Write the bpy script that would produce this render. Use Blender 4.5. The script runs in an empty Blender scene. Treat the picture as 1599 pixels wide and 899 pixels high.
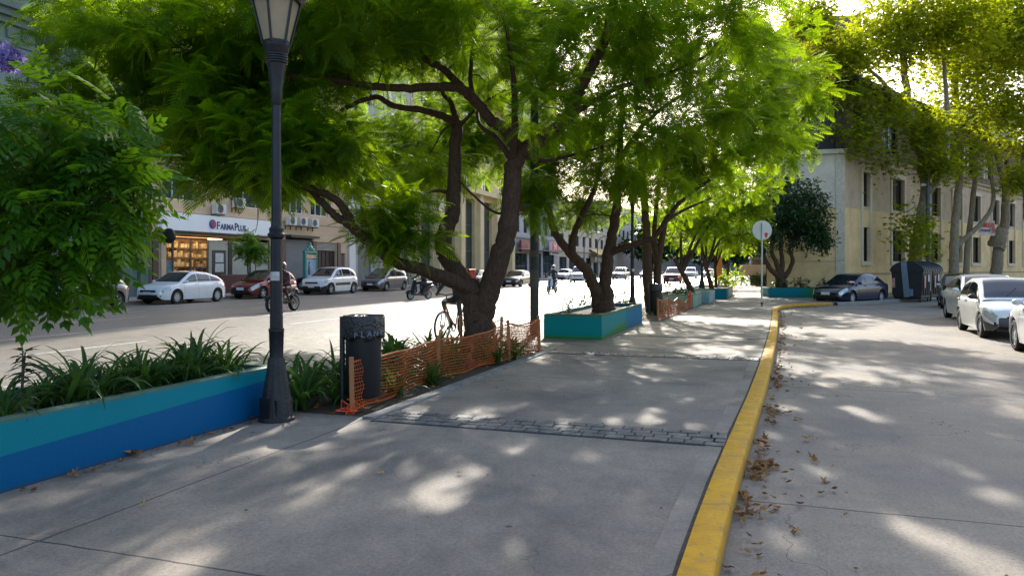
import bpy, bmesh, math, random
import numpy as np
from mathutils import Vector, Matrix, Euler, Quaternion

random.seed(7); rng = np.random.default_rng(11)
R = math.radians
C = bpy.context.scene.collection
scene = bpy.context.scene

# ------------------------------------------------------------------ camera, sky, sun, exposure
EYE = 1.55; FOC = 1180.0; HZ = 418.0; CX = 800.0
cam_d = bpy.data.cameras.new('camera'); cam = bpy.data.objects.new('camera', cam_d); C.objects.link(cam)
cam.location = (0, 0, EYE); cam.rotation_euler = (R(90), 0, 0)
cam_d.sensor_width = 36.0; cam_d.lens = 36.0*FOC/1599.0
cam_d.shift_y = -(449.5-HZ)/1599.0
cam_d.clip_start = 0.05; cam_d.clip_end = 3000
scene.camera = cam

SUN_AZ, SUN_EL = 7.5, 28.0
world = bpy.data.worlds.new('World'); scene.world = world; world.use_nodes = True
wn = world.node_tree.nodes; wl = world.node_tree.links
sky = wn.new('ShaderNodeTexSky'); sky.sky_type = 'NISHITA'; sky.sun_disc = False
sky.sun_elevation = R(SUN_EL); sky.sun_rotation = R(SUN_AZ); sky.air_density = 1.0; sky.dust_density = 2.6; sky.ozone_density = 1.0
bgn = wn['Background']; bgn.inputs['Strength'].default_value = 0.15
wl.new(sky.outputs[0], bgn.inputs['Color'])
sun_d = bpy.data.lights.new('sun', 'SUN'); sun = bpy.data.objects.new('sun', sun_d); C.objects.link(sun)
sun_d.energy = 3.6; sun_d.angle = R(0.6); sun_d.color = (1.0, 0.945, 0.85)
sdir = Vector((math.sin(R(SUN_AZ))*math.cos(R(SUN_EL)), math.cos(R(SUN_AZ))*math.cos(R(SUN_EL)), math.sin(R(SUN_EL))))
sun.rotation_euler = sdir.to_track_quat('Z', 'Y').to_euler(); sun.location = sdir*200
vs = scene.view_settings; vs.view_transform = 'Standard'; vs.look = 'None'; vs.exposure = 1.33; vs.gamma = 1.0; vs.use_curve_mapping = False
cy = scene.cycles
cy.use_denoising = True; cy.denoising_prefilter = 'NONE'; cy.use_adaptive_sampling = False; cy.max_bounces = 7; cy.diffuse_bounces = 4; cy.glossy_bounces = 3; cy.transmission_bounces = 6; cy.transparent_max_bounces = 8
cy.caustics_reflective = False; cy.caustics_refractive = False; cy.sample_clamp_indirect = 6.0

# ------------------------------------------------------------------ frames: the avenue runs along U, its left is V
TH = R(18.8); SU, CU = math.sin(TH), math.cos(TH)
ROT_U = R(90) - TH                      # rotation of an object whose local x runs along the avenue
def W(u, v, z=0.0): return Vector((u*SU - v*CU, u*CU + v*SU, z))
def UV(p): return (p[0]*SU + p[1]*CU, -p[0]*CU + p[1]*SU)
def P(px, py, Y): return Vector(((px-CX)/FOC*Y, Y, EYE + (HZ-py)/FOC*Y))
def G(px, py, z=0.0):
    Y = FOC*(EYE-z)/(py-HZ); return Vector(((px-CX)/FOC*Y, Y, z))
Z_AV, Z_ST = -0.08, -0.13

# ------------------------------------------------------------------ materials
MATS = {}
def _new(name):
    m = bpy.data.materials.new(name); m.use_nodes = True
    return m, m.node_tree.nodes, m.node_tree.links, m.node_tree.nodes['Principled BSDF']
def pm(name, col, rough=0.6, metal=0.0, var=0.18, scale=6.0, bump=0.0, bscale=60.0, spec=0.5, coat=0.0, col2=None, streak=None):
    """plain procedural material: base colour moved by two noises, optional bump"""
    if name in MATS: return MATS[name]
    m, n, l, b = _new(name)
    tc = n.new('ShaderNodeTexCoord')
    mp = n.new('ShaderNodeMapping'); l.new(tc.outputs['Object'], mp.inputs['Vector'])
    if streak: mp.inputs['Scale'].default_value = streak
    n1 = n.new('ShaderNodeTexNoise'); n1.inputs['Scale'].default_value = scale; n1.inputs['Detail'].default_value = 8; n1.inputs['Roughness'].default_value = 0.65
    l.new(mp.outputs[0], n1.inputs['Vector'])
    mx = n.new('ShaderNodeMix'); mx.data_type = 'RGBA'
    c = np.array(col)
    a = c*(1-var) if col2 is None else c
    d = np.clip(c*(1+var), 0, 1) if col2 is None else np.array(col2)
    mx.inputs[6].default_value = (*a, 1); mx.inputs[7].default_value = (*d, 1)
    mr = n.new('ShaderNodeMapRange'); mr.inputs[1].default_value = 0.32; mr.inputs[2].default_value = 0.68
    l.new(n1.outputs[0], mr.inputs[0]); l.new(mr.outputs[0], mx.inputs[0])
    l.new(mx.outputs[2], b.inputs['Base Color'])
    b.inputs['Roughness'].default_value = rough; b.inputs['Metallic'].default_value = metal
    b.inputs['Specular IOR Level'].default_value = spec; b.inputs['Coat Weight'].default_value = coat
    b.inputs['Coat Roughness'].default_value = 0.06
    if bump:
        n2 = n.new('ShaderNodeTexNoise'); n2.inputs['Scale'].default_value = bscale; n2.inputs['Detail'].default_value = 6
        l.new(tc.outputs['Object'], n2.inputs['Vector'])
        bp = n.new('ShaderNodeBump'); bp.inputs['Strength'].default_value = bump; bp.inputs['Distance'].default_value = 0.02
        l.new(n2.outputs[0], bp.inputs['Height']); l.new(bp.outputs[0], b.inputs['Normal'])
    MATS[name] = m
    return m
def emat(name, col, strength):
    m, n, l, b = _new(name)
    b.inputs['Base Color'].default_value = (*col, 1); b.inputs['Emission Color'].default_value = (*col, 1); b.inputs['Emission Strength'].default_value = strength
    MATS[name] = m; return m
def math_node(n, l, op, a, b_=None, clamp=False):
    q = n.new('ShaderNodeMath'); q.operation = op; q.use_clamp = clamp
    for i, v in enumerate((a, b_)):
        if v is None: continue
        if isinstance(v, (int, float)): q.inputs[i].default_value = v
        else: l.new(v, q.inputs[i])
    return q.outputs[0]
def mixc(n, l, fac, a, b_):
    q = n.new('ShaderNodeMix'); q.data_type = 'RGBA'
    for i, v in ((0, fac), (6, a), (7, b_)):
        if isinstance(v, (int, float)): q.inputs[i].default_value = v
        elif isinstance(v, tuple): q.inputs[i].default_value = (*v, 1)
        else: l.new(v, q.inputs[i])
    return q.outputs[2]
def noise(n, l, vec, scale, detail=6, rough=0.6, dist=0.0):
    q = n.new('ShaderNodeTexNoise'); q.inputs['Scale'].default_value = scale; q.inputs['Detail'].default_value = detail
    q.inputs['Roughness'].default_value = rough; q.inputs['Distortion'].default_value = dist
    l.new(vec, q.inputs['Vector']); return q.outputs[0]
def ramp(n, l, v, lo, hi):
    q = n.new('ShaderNodeMapRange'); q.inputs[1].default_value = lo; q.inputs[2].default_value = hi; l.new(v, q.inputs[0]); return q.outputs[0]

def paving(name, base, joints_x=(), joints_y=(), step=None, rough=0.75, spots=True, stain=0.5, grain=0.12, spec=0.4, tint=(1.12, 1.02, 0.9), jw=0.008, lane=None):
    """cast concrete or asphalt: blotches, fine grain, dark gum spots, hairline joints at given local x / y lines"""
    m, n, l, b = _new(name)
    tc = n.new('ShaderNodeTexCoord'); vec = tc.outputs['Object']
    sp = n.new('ShaderNodeSeparateXYZ'); l.new(vec, sp.inputs[0])
    big = ramp(n, l, noise(n, l, vec, 0.55, 8, 0.62, 0.4), 0.33, 0.67)
    mid = ramp(n, l, noise(n, l, vec, 4.5, 8, 0.7), 0.3, 0.7)
    fine = ramp(n, l, noise(n, l, vec, 140, 3, 0.6), 0.25, 0.75)
    bc = np.array(base)
    col = mixc(n, l, big, tuple(bc*(1-stain*0.45)), tuple(np.clip(bc*np.array(tint)*(1+stain*0.28), 0, 1)))
    if lane:      # sunlight put into the colour: near lanes lightened, far ones keep the base tone
        sun_mask = ramp(n, l, math_node(n, l, 'ADD', sp.outputs[1], math_node(n, l, 'MULTIPLY', big, 1.2)), lane[1], lane[0])
        col = mixc(n, l, sun_mask, col, tuple(bc*np.array(lane[2])))
    m1 = n.new('ShaderNodeMix'); m1.data_type = 'RGBA'; m1.blend_type = 'MULTIPLY'; m1.inputs[0].default_value = 1.0
    l.new(col, m1.inputs[6])
    grit = ramp(n, l, noise(n, l, vec, 38, 6, 0.75), 0.3, 0.7)
    g = math_node(n, l, 'ADD', math_node(n, l, 'MULTIPLY', mid, 0.34), math_node(n, l, 'MULTIPLY', fine, grain*1.3))
    g = math_node(n, l, 'ADD', g, math_node(n, l, 'MULTIPLY', grit, grain*1.5))
    g = math_node(n, l, 'ADD', g, 0.83-grain*1.4)
    cb = n.new('ShaderNodeCombineXYZ')
    for i in range(3): l.new(g, cb.inputs[i])
    l.new(cb.outputs[0], m1.inputs[7]); col = m1.outputs[2]
    if spots:
        vo = n.new('ShaderNodeTexVoronoi'); vo.inputs['Scale'].default_value = 2.3; l.new(vec, vo.inputs['Vector'])
        s = ramp(n, l, math_node(n, l, 'ADD', vo.outputs['Distance'], math_node(n, l, 'MULTIPLY', noise(n, l, vec, 25, 3), .05)), .095, .075)
        wn_ = n.new('ShaderNodeTexWhiteNoise'); wn_.noise_dimensions = '3D'; l.new(vo.outputs['Color'], wn_.inputs['Vector'])
        s = math_node(n, l, 'MULTIPLY', s, math_node(n, l, 'GREATER_THAN', wn_.outputs[0], 0.42))
        col = mixc(n, l, math_node(n, l, 'MULTIPLY', s, 0.75), col, (0.03, 0.03, 0.03))
        # hairline cracks, kept to a few places
        vc = n.new('ShaderNodeTexVoronoi'); vc.feature = 'DISTANCE_TO_EDGE'; vc.inputs['Scale'].default_value = 0.42
        wv = n.new('ShaderNodeVectorMath'); wv.operation = 'ADD'; nv = n.new('ShaderNodeTexNoise'); nv.inputs['Scale'].default_value = 2.2; nv.inputs['Detail'].default_value = 8; l.new(vec, nv.inputs['Vector'])
        sv = n.new('ShaderNodeVectorMath'); sv.operation = 'SCALE'; sv.inputs['Scale'].default_value = .9; l.new(nv.outputs['Color'], sv.inputs[0]); l.new(vec, wv.inputs[0]); l.new(sv.outputs[0], wv.inputs[1]); l.new(wv.outputs[0], vc.inputs['Vector'])
        ck = math_node(n, l, 'MULTIPLY', math_node(n, l, 'LESS_THAN', vc.outputs['Distance'], .0022), ramp(n, l, noise(n, l, vec, .35, 2), .5, .56))
        col = mixc(n, l, math_node(n, l, 'MULTIPLY', ck, .75), col, (0.035, 0.033, 0.03))
        # damp or oily darker stains
        dk = ramp(n, l, noise(n, l, vec, 1.7, 9, .7, .8), .60, .74)
        col = mixc(n, l, math_node(n, l, 'MULTIPLY', dk, .5), col, tuple(bc*.45))
        # long worn scuffs
        mp = n.new('ShaderNodeMapping'); mp.inputs['Scale'].default_value = (0.5, 2.6, 1); l.new(vec, mp.inputs['Vector'])
        sc = ramp(n, l, noise(n, l, mp.outputs[0], 1.1, 10, 0.75, 0.6), 0.6, 0.72)
        col = mixc(n, l, math_node(n, l, 'MULTIPLY', sc, 0.42), col, tuple(np.clip(bc*1.7, 0, .8)))
    jm = None
    wob = math_node(n, l, 'MULTIPLY', math_node(n, l, 'SUBTRACT', noise(n, l, vec, 3.0, 4), 0.5), 0.03)
    for ax, lines in ((0, joints_x), (1, joints_y)):
        for k in lines:
            d = math_node(n, l, 'ABSOLUTE', math_node(n, l, 'SUBTRACT', math_node(n, l, 'ADD', sp.outputs[ax], wob), float(k)))
            j = math_node(n, l, 'LESS_THAN', d, jw)
            jm = j if jm is None else math_node(n, l, 'MAXIMUM', jm, j)
    if step:
        d = math_node(n, l, 'PINGPONG', math_node(n, l, 'ADD', sp.outputs[0], wob), step/2)
        j = math_node(n, l, 'LESS_THAN', d, jw)
        jm = j if jm is None else math_node(n, l, 'MAXIMUM', jm, j)
    if jm is not None:
        col = mixc(n, l, math_node(n, l, 'MULTIPLY', jm, 0.8), col, (0.02, 0.019, 0.017))
    l.new(col, b.inputs['Base Color'])
    rr = math_node(n, l, 'ADD', math_node(n, l, 'MULTIPLY', mid, 0.16), rough-0.08)
    l.new(rr, b.inputs['Roughness']); b.inputs['Specular IOR Level'].default_value = spec
    bp = n.new('ShaderNodeBump'); bp.inputs['Strength'].default_value = 0.25; bp.inputs['Distance'].default_value = 0.01
    hh = math_node(n, l, 'ADD', fine, math_node(n, l, 'MULTIPLY', mid, 0.6)); l.new(hh, bp.inputs['Height']); l.new(bp.outputs[0], b.inputs['Normal'])
    MATS[name] = m; return m

def leaf_mat(name, dark, light, trans, rough=0.45, fac=0.5, young=None, yfac=0.0, spec=.12):
    """leaf: diffuse+gloss on the face, light passing through from behind; each frond its own shade"""
    m, n, l, b = _new(name)
    at = n.new('ShaderNodeAttribute'); at.attribute_name = 'shade'
    col = mixc(n, l, at.outputs['Fac'], dark, light)
    if young: col = mixc(n, l, math_node(n, l, 'GREATER_THAN', at.outputs['Fac'], 1-yfac), col, young)
    l.new(col, b.inputs['Base Color']); b.inputs['Roughness'].default_value = rough; b.inputs['Specular IOR Level'].default_value = spec
    tr = n.new('ShaderNodeBsdfTranslucent')
    tcol = mixc(n, l, at.outputs['Fac'], tuple(np.array(trans)*0.7), tuple(np.clip(np.array(trans)*1.25, 0, 1)))
    l.new(tcol, tr.inputs['Color'])
    mx = n.new('ShaderNodeMixShader'); mx.inputs[0].default_value = fac
    l.new(b.outputs[0], mx.inputs[1]); l.new(tr.outputs[0], mx.inputs[2])
    l.new(mx.outputs[0], n['Material Output'].inputs['Surface'])
    MATS[name] = m; return m

def bark_mat(name, a, b2, scale=5):
    m, n, l, b = _new(name)
    tc = n.new('ShaderNodeTexCoord'); mp = n.new('ShaderNodeMapping'); mp.inputs['Scale'].default_value = (2.5, 2.5, 0.7); l.new(tc.outputs['Object'], mp.inputs['Vector'])
    f = noise(n, l, mp.outputs[0], scale*2.2, 10, 0.7, 1.0); g = ramp(n, l, f, 0.35, 0.65)
    l.new(mixc(n, l, g, a, b2), b.inputs['Base Color']); b.inputs['Roughness'].default_value = 0.9; b.inputs['Specular IOR Level'].default_value = 0.2
    bp = n.new('ShaderNodeBump'); bp.inputs['Strength'].default_value = 0.6; bp.inputs['Distance'].default_value = 0.02
    l.new(f, bp.inputs['Height']); l.new(bp.outputs[0], b.inputs['Normal'])
    MATS[name] = m; return m

def glass_mat(name, col=(0.02, 0.03, 0.04), rough=0.04, spec=0.8):
    m, n, l, b = _new(name)
    tc = n.new('ShaderNodeTexCoord'); f = ramp(n, l, noise(n, l, tc.outputs['Object'], 0.7, 3), 0.35, 0.65)
    l.new(mixc(n, l, f, tuple(np.array(col)*0.6), tuple(np.array(col)*1.5)), b.inputs['Base Color'])
    b.inputs['Roughness'].default_value = rough; b.inputs['Specular IOR Level'].default_value = spec
    MATS[name] = m; return m
def clear_mat(name, tint=(0.9, 0.95, 0.95), gloss=0.12):
    m, n, l, b = _new(name)
    t = n.new('ShaderNodeBsdfTransparent'); t.inputs[0].default_value = (*tint, 1)
    g = n.new('ShaderNodeBsdfGlossy'); g.inputs['Roughness'].default_value = 0.04
    mx = n.new('ShaderNodeMixShader'); mx.inputs[0].default_value = gloss
    l.new(t.outputs[0], mx.inputs[1]); l.new(g.outputs[0], mx.inputs[2]); l.new(mx.outputs[0], n['Material Output'].inputs['Surface'])
    MATS[name] = m; return m

M_dark = pm('dark_metal', (0.018, 0.02, 0.022), 0.5, 0.0, 0.4, 9, 0.15, 80)
M_rubber = pm('rubber', (0.012, 0.012, 0.012), 0.85, 0, 0.3, 20)
M_chrome = pm('chrome', (0.6, 0.6, 0.6), 0.22, 1.0, 0.1)
M_rim = pm('rim_silver', (0.50, 0.51, 0.52), 0.3, 0.25, 0.1)
M_white = pm('white_paint', (0.75, 0.75, 0.73), 0.5, 0, 0.06, 3)
M_black = pm('black_plastic', (0.012, 0.012, 0.013), 0.5, 0, 0.3, 12)
M_carglass = glass_mat('car_glass', (0.012, 0.016, 0.02), 0.03, 0.9)
M_winglass = glass_mat('window_glass', (0.03, 0.045, 0.055), 0.05, 0.7)
M_darkglass = glass_mat('dark_glass', (0.012, 0.015, 0.018), 0.12, 0.4)  # darker, duller panes of the corner building
M_head = pm('headlight_lens', (0.55, 0.57, 0.58), 0.08, 0.3, 0.25, 14)
M_tail = pm('tail_lens', (0.45, 0.012, 0.01), 0.12, 0, 0.3, 14)
M_amber = pm('amber_lens', (0.6, 0.2, 0.02), 0.2, 0, 0.2)
M_plate = pm('plate_white', (0.7, 0.7, 0.7), 0.4, 0, 0.05)

# ------------------------------------------------------------------ mesh builder
class MB:
    def __init__(s): s.v = []; s.f = []; s.mi = []; s.cur = 0
    def add(s, vs, fs):
        o = len(s.v); s.v += [tuple(p) for p in vs]
        for f in fs: s.f.append(tuple(i+o for i in f)); s.mi.append(s.cur)
    def box(s, c, d, rz=0.0, rot=None, bev=0.0, taper=1.0):
        x, y, z = d[0]/2, d[1]/2, d[2]/2
        if bev > 0:
            b = min(bev, x*.9, y*.9, z*.9); pts = []
            for sz, zz in ((-1, -z), (-1, -z+b), (1, z-b), (1, z)):
                ins = b if abs(zz) == z else 0
                for (sx, sy) in ((-1, -1), (1, -1), (1, 1), (-1, 1)):
                    k = taper if zz > 0 else 1
                    pts.append((sx*(x-ins)*k, sy*(y-ins)*k, zz))
            fs = [(3, 2, 1, 0), (12, 13, 14, 15)]
            for r in range(3):
                for i in range(4): fs.append((r*4+i, r*4+(i+1) % 4, r*4+4+(i+1) % 4, r*4+4+i))
        else:
            k = taper
            pts = [(-x, -y, -z), (x, -y, -z), (x, y, -z), (-x, y, -z), (-x*k, -y*k, z), (x*k, -y*k, z), (x*k, y*k, z), (-x*k, y*k, z)]
            fs = [(3, 2, 1, 0), (4, 5, 6, 7), (0, 1, 5, 4), (1, 2, 6, 5), (2, 3, 7, 6), (3, 0, 4, 7)]
        m = rot if rot is not None else Matrix.Rotation(rz, 3, 'Z'); c = Vector(c)
        s.add([m @ Vector(p) + c for p in pts], fs); return s
    def tube(s, path, r, n=8, cap=True):
        path = [Vector(p) for p in path]; k = len(path)
        rr = r if isinstance(r, (list, tuple)) else [r]*k
        up = None; rings = []
        for i, p in enumerate(path):
            t = (path[min(i+1, k-1)] - path[max(i-1, 0)])
            t = t.normalized() if t.length > 1e-9 else Vector((0, 0, 1))
            if up is None: up = t.orthogonal().normalized()
            else:
                up = up - t*up.dot(t); up = up.normalized() if up.length > 1e-6 else t.orthogonal().normalized()
            q = t.cross(up)
            rings.append([p + (up*math.cos(2*math.pi*j/n) + q*math.sin(2*math.pi*j/n))*rr[i] for j in range(n)])
        vs = [p for g in rings for p in g]; fs = []
        for i in range(k-1):
            for j in range(n): fs.append((i*n+j, i*n+(j+1) % n, (i+1)*n+(j+1) % n, (i+1)*n+j))
        if cap: fs.append(tuple(range(n-1, -1, -1))); fs.append(tuple((k-1)*n+j for j in range(n)))
        s.add(vs, fs); return s
    def lathe(s, prof, n=24, axis='z', c=(0, 0, 0), closed=False, ph=0.0, cap=True):
        vs = []; c = Vector(c)
        for (r, h) in prof:
            for j in range(n):
                a = 2*math.pi*j/n + ph; x, y = r*math.cos(a), r*math.sin(a)
                p = (x, y, h) if axis == 'z' else ((x, h, y) if axis == 'y' else (h, x, y))
                vs.append(Vector(p)+c)
        k = len(prof); fs = []
        for i in range(k-1 if not closed else k):
            i2 = (i+1) % k
            for j in range(n): fs.append((i*n+j, i*n+(j+1) % n, i2*n+(j+1) % n, i2*n+j))
        if not closed and cap:
            if prof[0][0] > 1e-6: fs.append(tuple(range(n-1, -1, -1)))
            if prof[-1][0] > 1e-6: fs.append(tuple((k-1)*n+j for j in range(n)))
        s.add(vs, fs); return s
    def prism(s, poly, z0, z1):
        n = len(poly)
        s.add([(p[0], p[1], z0) for p in poly]+[(p[0], p[1], z1) for p in poly],
              [tuple(range(n-1, -1, -1)), tuple(range(n, 2*n))]+[(i, (i+1) % n, n+(i+1) % n, n+i) for i in range(n)]); return s
    def quad(s, a, b, c, d): s.add([a, b, c, d], [(0, 1, 2, 3)]); return s
    def grid(s, pts):          # rows of points
        n = len(pts[0]); vs = [p for r in pts for p in r]; fs = []
        for i in range(len(pts)-1):
            for j in range(n-1): fs.append((i*n+j, i*n+j+1, (i+1)*n+j+1, (i+1)*n+j))
        s.add(vs, fs); return s
    def ball(s, c, r, n=12, m=8):
        c = Vector(c); r = r if isinstance(r, (tuple, list)) else (r, r, r)
        vs = []; fs = []
        for i in range(m+1):
            t = math.pi*i/m
            for j in range(n):
                a = 2*math.pi*j/n
                vs.append(c+Vector((r[0]*math.sin(t)*math.cos(a), r[1]*math.sin(t)*math.sin(a), r[2]*math.cos(t))))
        for i in range(m):
            for j in range(n): fs.append((i*n+j, (i+1)*n+j, (i+1)*n+(j+1) % n, i*n+(j+1) % n))
        s.add(vs, fs); return s
    def build(s, name, mat, parent=None, loc=(0, 0, 0), rz=0.0, smooth=35, weld=True):
        me = bpy.data.meshes.new(name); me.from_pydata(s.v, [], s.f)
        mats = mat if isinstance(mat, (list, tuple)) else [mat]
        for m in mats: me.materials.append(m)
        if len(mats) > 1: me.polygons.foreach_set('material_index', s.mi)
        bm = bmesh.new(); bm.from_mesh(me)
        if weld: bmesh.ops.remove_doubles(bm, verts=bm.verts, dist=1e-5)
        bmesh.ops.recalc_face_normals(bm, faces=bm.faces); bm.to_mesh(me); bm.free()
        me.update()
        if smooth:
            me.polygons.foreach_set('use_smooth', [True]*len(me.polygons)); me.set_sharp_from_angle(angle=R(smooth))
        o = bpy.data.objects.new(name, me); C.objects.link(o)
        o.location = loc; o.rotation_euler = (0, 0, rz)
        if parent is not None: o.parent = parent
        return o

def raw_quads(name, V, F, mat, parent=None, shade=None):
    me = bpy.data.meshes.new(name); nv, nf = len(V), len(F)
    me.vertices.add(nv); me.vertices.foreach_set('co', np.ascontiguousarray(V, dtype=np.float32).ravel())
    me.loops.add(nf*4); me.loops.foreach_set('vertex_index', np.ascontiguousarray(F, dtype=np.int32).ravel())
    me.polygons.add(nf); me.polygons.foreach_set('loop_start', np.arange(0, nf*4, 4, dtype=np.int32))
    try: me.polygons.foreach_set('loop_total', np.full(nf, 4, dtype=np.int32))
    except Exception: pass
    if shade is not None:
        at = me.attributes.new('shade', 'FLOAT', 'POINT'); at.data.foreach_set('value', np.ascontiguousarray(shade, dtype=np.float32))
    me.materials.append(mat); me.update(calc_edges=True); me.validate()
    o = bpy.data.objects.new(name, me); C.objects.link(o)
    if parent is not None: o.parent = parent
    return o

def each(name, mat, parent, boxes, smooth=0, **kw):
    for c, d in boxes: b = MB(); b.box(c, d, **kw); b.build(name, mat, parent, smooth=smooth)
def tag(o, label=None, cat=None, group=None, kind=None):
    if label: o['label'] = label
    if cat: o['category'] = cat
    if group: o['group'] = group
    if kind: o['kind'] = kind
    return o
def thing(name, label, cat, loc=(0, 0, 0), rz=0.0, group=None):
    o = bpy.data.objects.new(name, None); C.objects.link(o); o.empty_display_size = 0.2
    o.location = loc; o.rotation_euler = (0, 0, rz)
    return tag(o, label, cat, group)
def dup(root, loc, rz=0.0, label=None, scale=None, group=None):
    r = root.copy(); C.objects.link(r); r.location = loc; r.rotation_euler = (0, 0, rz)
    if scale: r.scale = (scale,)*3 if isinstance(scale, (int, float)) else scale
    if label: r['label'] = label
    if group: r['group'] = group
    for ch in list(root.children):
        c = ch.copy(); C.objects.link(c); c.parent = r
        for g in list(ch.children):
            d = g.copy(); C.objects.link(d); d.parent = c
    return r
ORD = ['first', 'second', 'third', 'fourth', 'fifth', 'sixth', 'seventh', 'eighth', 'ninth', 'tenth', 'eleventh', 'twelfth', 'thirteenth', 'fourteenth', 'fifteenth', 'sixteenth', 'seventeenth', 'eighteenth', 'nineteenth', 'twentieth']
def lettering(txt, size, mat, parent, loc, rot=(R(90), 0, 0), ext=0.006, off=0.0, name='lettering', align='CENTER', sx=1.0):
    cu = bpy.data.curves.new(name, 'FONT'); cu.body = txt; cu.size = size; cu.extrude = ext; cu.offset = off; cu.align_x = align; cu.resolution_u = 3
    t = bpy.data.objects.new(name, cu); C.objects.link(t)
    dg = bpy.context.evaluated_depsgraph_get(); dg.update()
    me = bpy.data.meshes.new_from_object(t.evaluated_get(dg)); bpy.data.objects.remove(t)
    o = bpy.data.objects.new(name, me); C.objects.link(o); me.materials.clear(); me.materials.append(mat)
    o.parent = parent; o.location = loc; o.rotation_euler = rot; o.scale = (sx, 1, 1)
    return o

# ------------------------------------------------------------------ ground, streets, plaza
def sheet(name, pts, mat, z, loc=(0, 0, 0), rz=0.0):
    b = MB(); b.add([(p[0], p[1], z) for p in pts], [tuple(range(len(pts)))])
    return tag(b.build(name, mat, None, loc, rz, smooth=0), kind='structure')
M_ground = paving('ground_asphalt', (0.10, 0.098, 0.092), spots=False)
sheet('ground', [(-900, -300), (900, -300), (900, 1500), (-900, 1500)], M_ground, -0.2)
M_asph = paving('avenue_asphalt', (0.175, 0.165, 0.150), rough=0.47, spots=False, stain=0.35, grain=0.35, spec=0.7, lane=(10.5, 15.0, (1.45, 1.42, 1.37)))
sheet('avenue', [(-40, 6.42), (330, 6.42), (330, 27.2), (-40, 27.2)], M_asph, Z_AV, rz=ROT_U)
M_road = paving('street_concrete', (0.225, 0.205, 0.182), joints_x=(5.72, 11.4, 17.1, 22.8, 28.4), rough=0.8, spots=True, stain=0.5, grain=0.42, jw=0.010)
sheet('side_street', [(-30, -120), (40, -120), (140, -60), (140, 0.3), (-30, 0.3)], M_road, Z_ST, rz=ROT_U)
M_walk = paving('far_sidewalk_tiles', (0.27, 0.26, 0.24), step=0.6, spots=False)
b = MB(); b.prism([(-40, 27.2), (330, 27.2), (330, 31.6), (-40, 31.6)], -0.19, 0.05)
tag(b.build('far_sidewalk', M_walk, None, rz=ROT_U, smooth=0), kind='structure')

# plaza slab, its right side follows the kerb
KIN = [(-0.55, -0.35), (0.805, 3.80), (1.815, 6.49), (3.42, 10.63), (5.95, 17.5), (8.62, 25.0)]     # inner edge of the yellow kerb (x, y)
CURVE = [(9.35, 27.2), (10.0, 29.0), (10.75, 30.6), (11.9, 32.2), (13.6, 33.3), (16.0, 34.6), (19.0, 37.4), (24.0, 42.2), (60, 76)]
edge = KIN + CURVE
def offset_line(pts, d):
    out = []
    for i, p in enumerate(pts):
        a = Vector(pts[max(i-1, 0)]); c = Vector(pts[min(i+1, len(pts)-1)]); t = (c-a).normalized()
        out.append((p[0]+t.y*d, p[1]-t.x*d))
    return out
def dense(pts, it=2):
    for _ in range(it):
        q = [pts[0]]
        for a, c in zip(pts[:-1], pts[1:]):
            q += [(a[0]*.75+c[0]*.25, a[1]*.75+c[1]*.25), (a[0]*.25+c[0]*.75, a[1]*.25+c[1]*.75)]
        pts = q+[pts[-1]]
    return pts
edge = dense(edge)
edge_uv = [UV(p) for p in edge]
M_plaza = paving('plaza_concrete', (0.235, 0.213, 0.190), joints_x=(3.2, 10.3, 16.9, 20.4, 24.1, 28, 32), joints_y=(3.93,), rough=0.78, stain=1.0, grain=0.40)
poly = list(edge_uv) + [(150, 6.3), (13.7, 6.3), (13.7, 3.95), (6.95, 3.95), (6.95, 6.3), (-8, 6.3), (-8, 0.5)]
b = MB(); b.prism(poly, -0.19, 0.0); tag(b.build('plaza', M_plaza, None, rz=ROT_U, smooth=0), kind='structure')
# grey strip beside the kerb
inn = offset_line(edge, -0.16); b = MB()
b.grid([[(p[0], p[1], 0.004) for p in offset_line(edge, -0.012)], [(p[0], p[1], 0.004) for p in inn]])
tag(b.build('kerb_margin', paving('margin_concrete', (0.255, 0.235, 0.21), stain=1.0, grain=.3), smooth=0), kind='structure')
# dirt line between kerb and paving
b = MB(); random.seed(6); i0 = offset_line(edge, -.02); i1 = offset_line(edge, .003)
b.grid([[(p[0]+random.uniform(-.008, .008), p[1], .0075) for p in i0], [(p[0], p[1], .0075) for p in i1]])
tag(b.build('kerb_joint', pm('joint_dirt', (.045, .038, .028), .95, 0, .5, 12), smooth=0), kind='structure')
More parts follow.
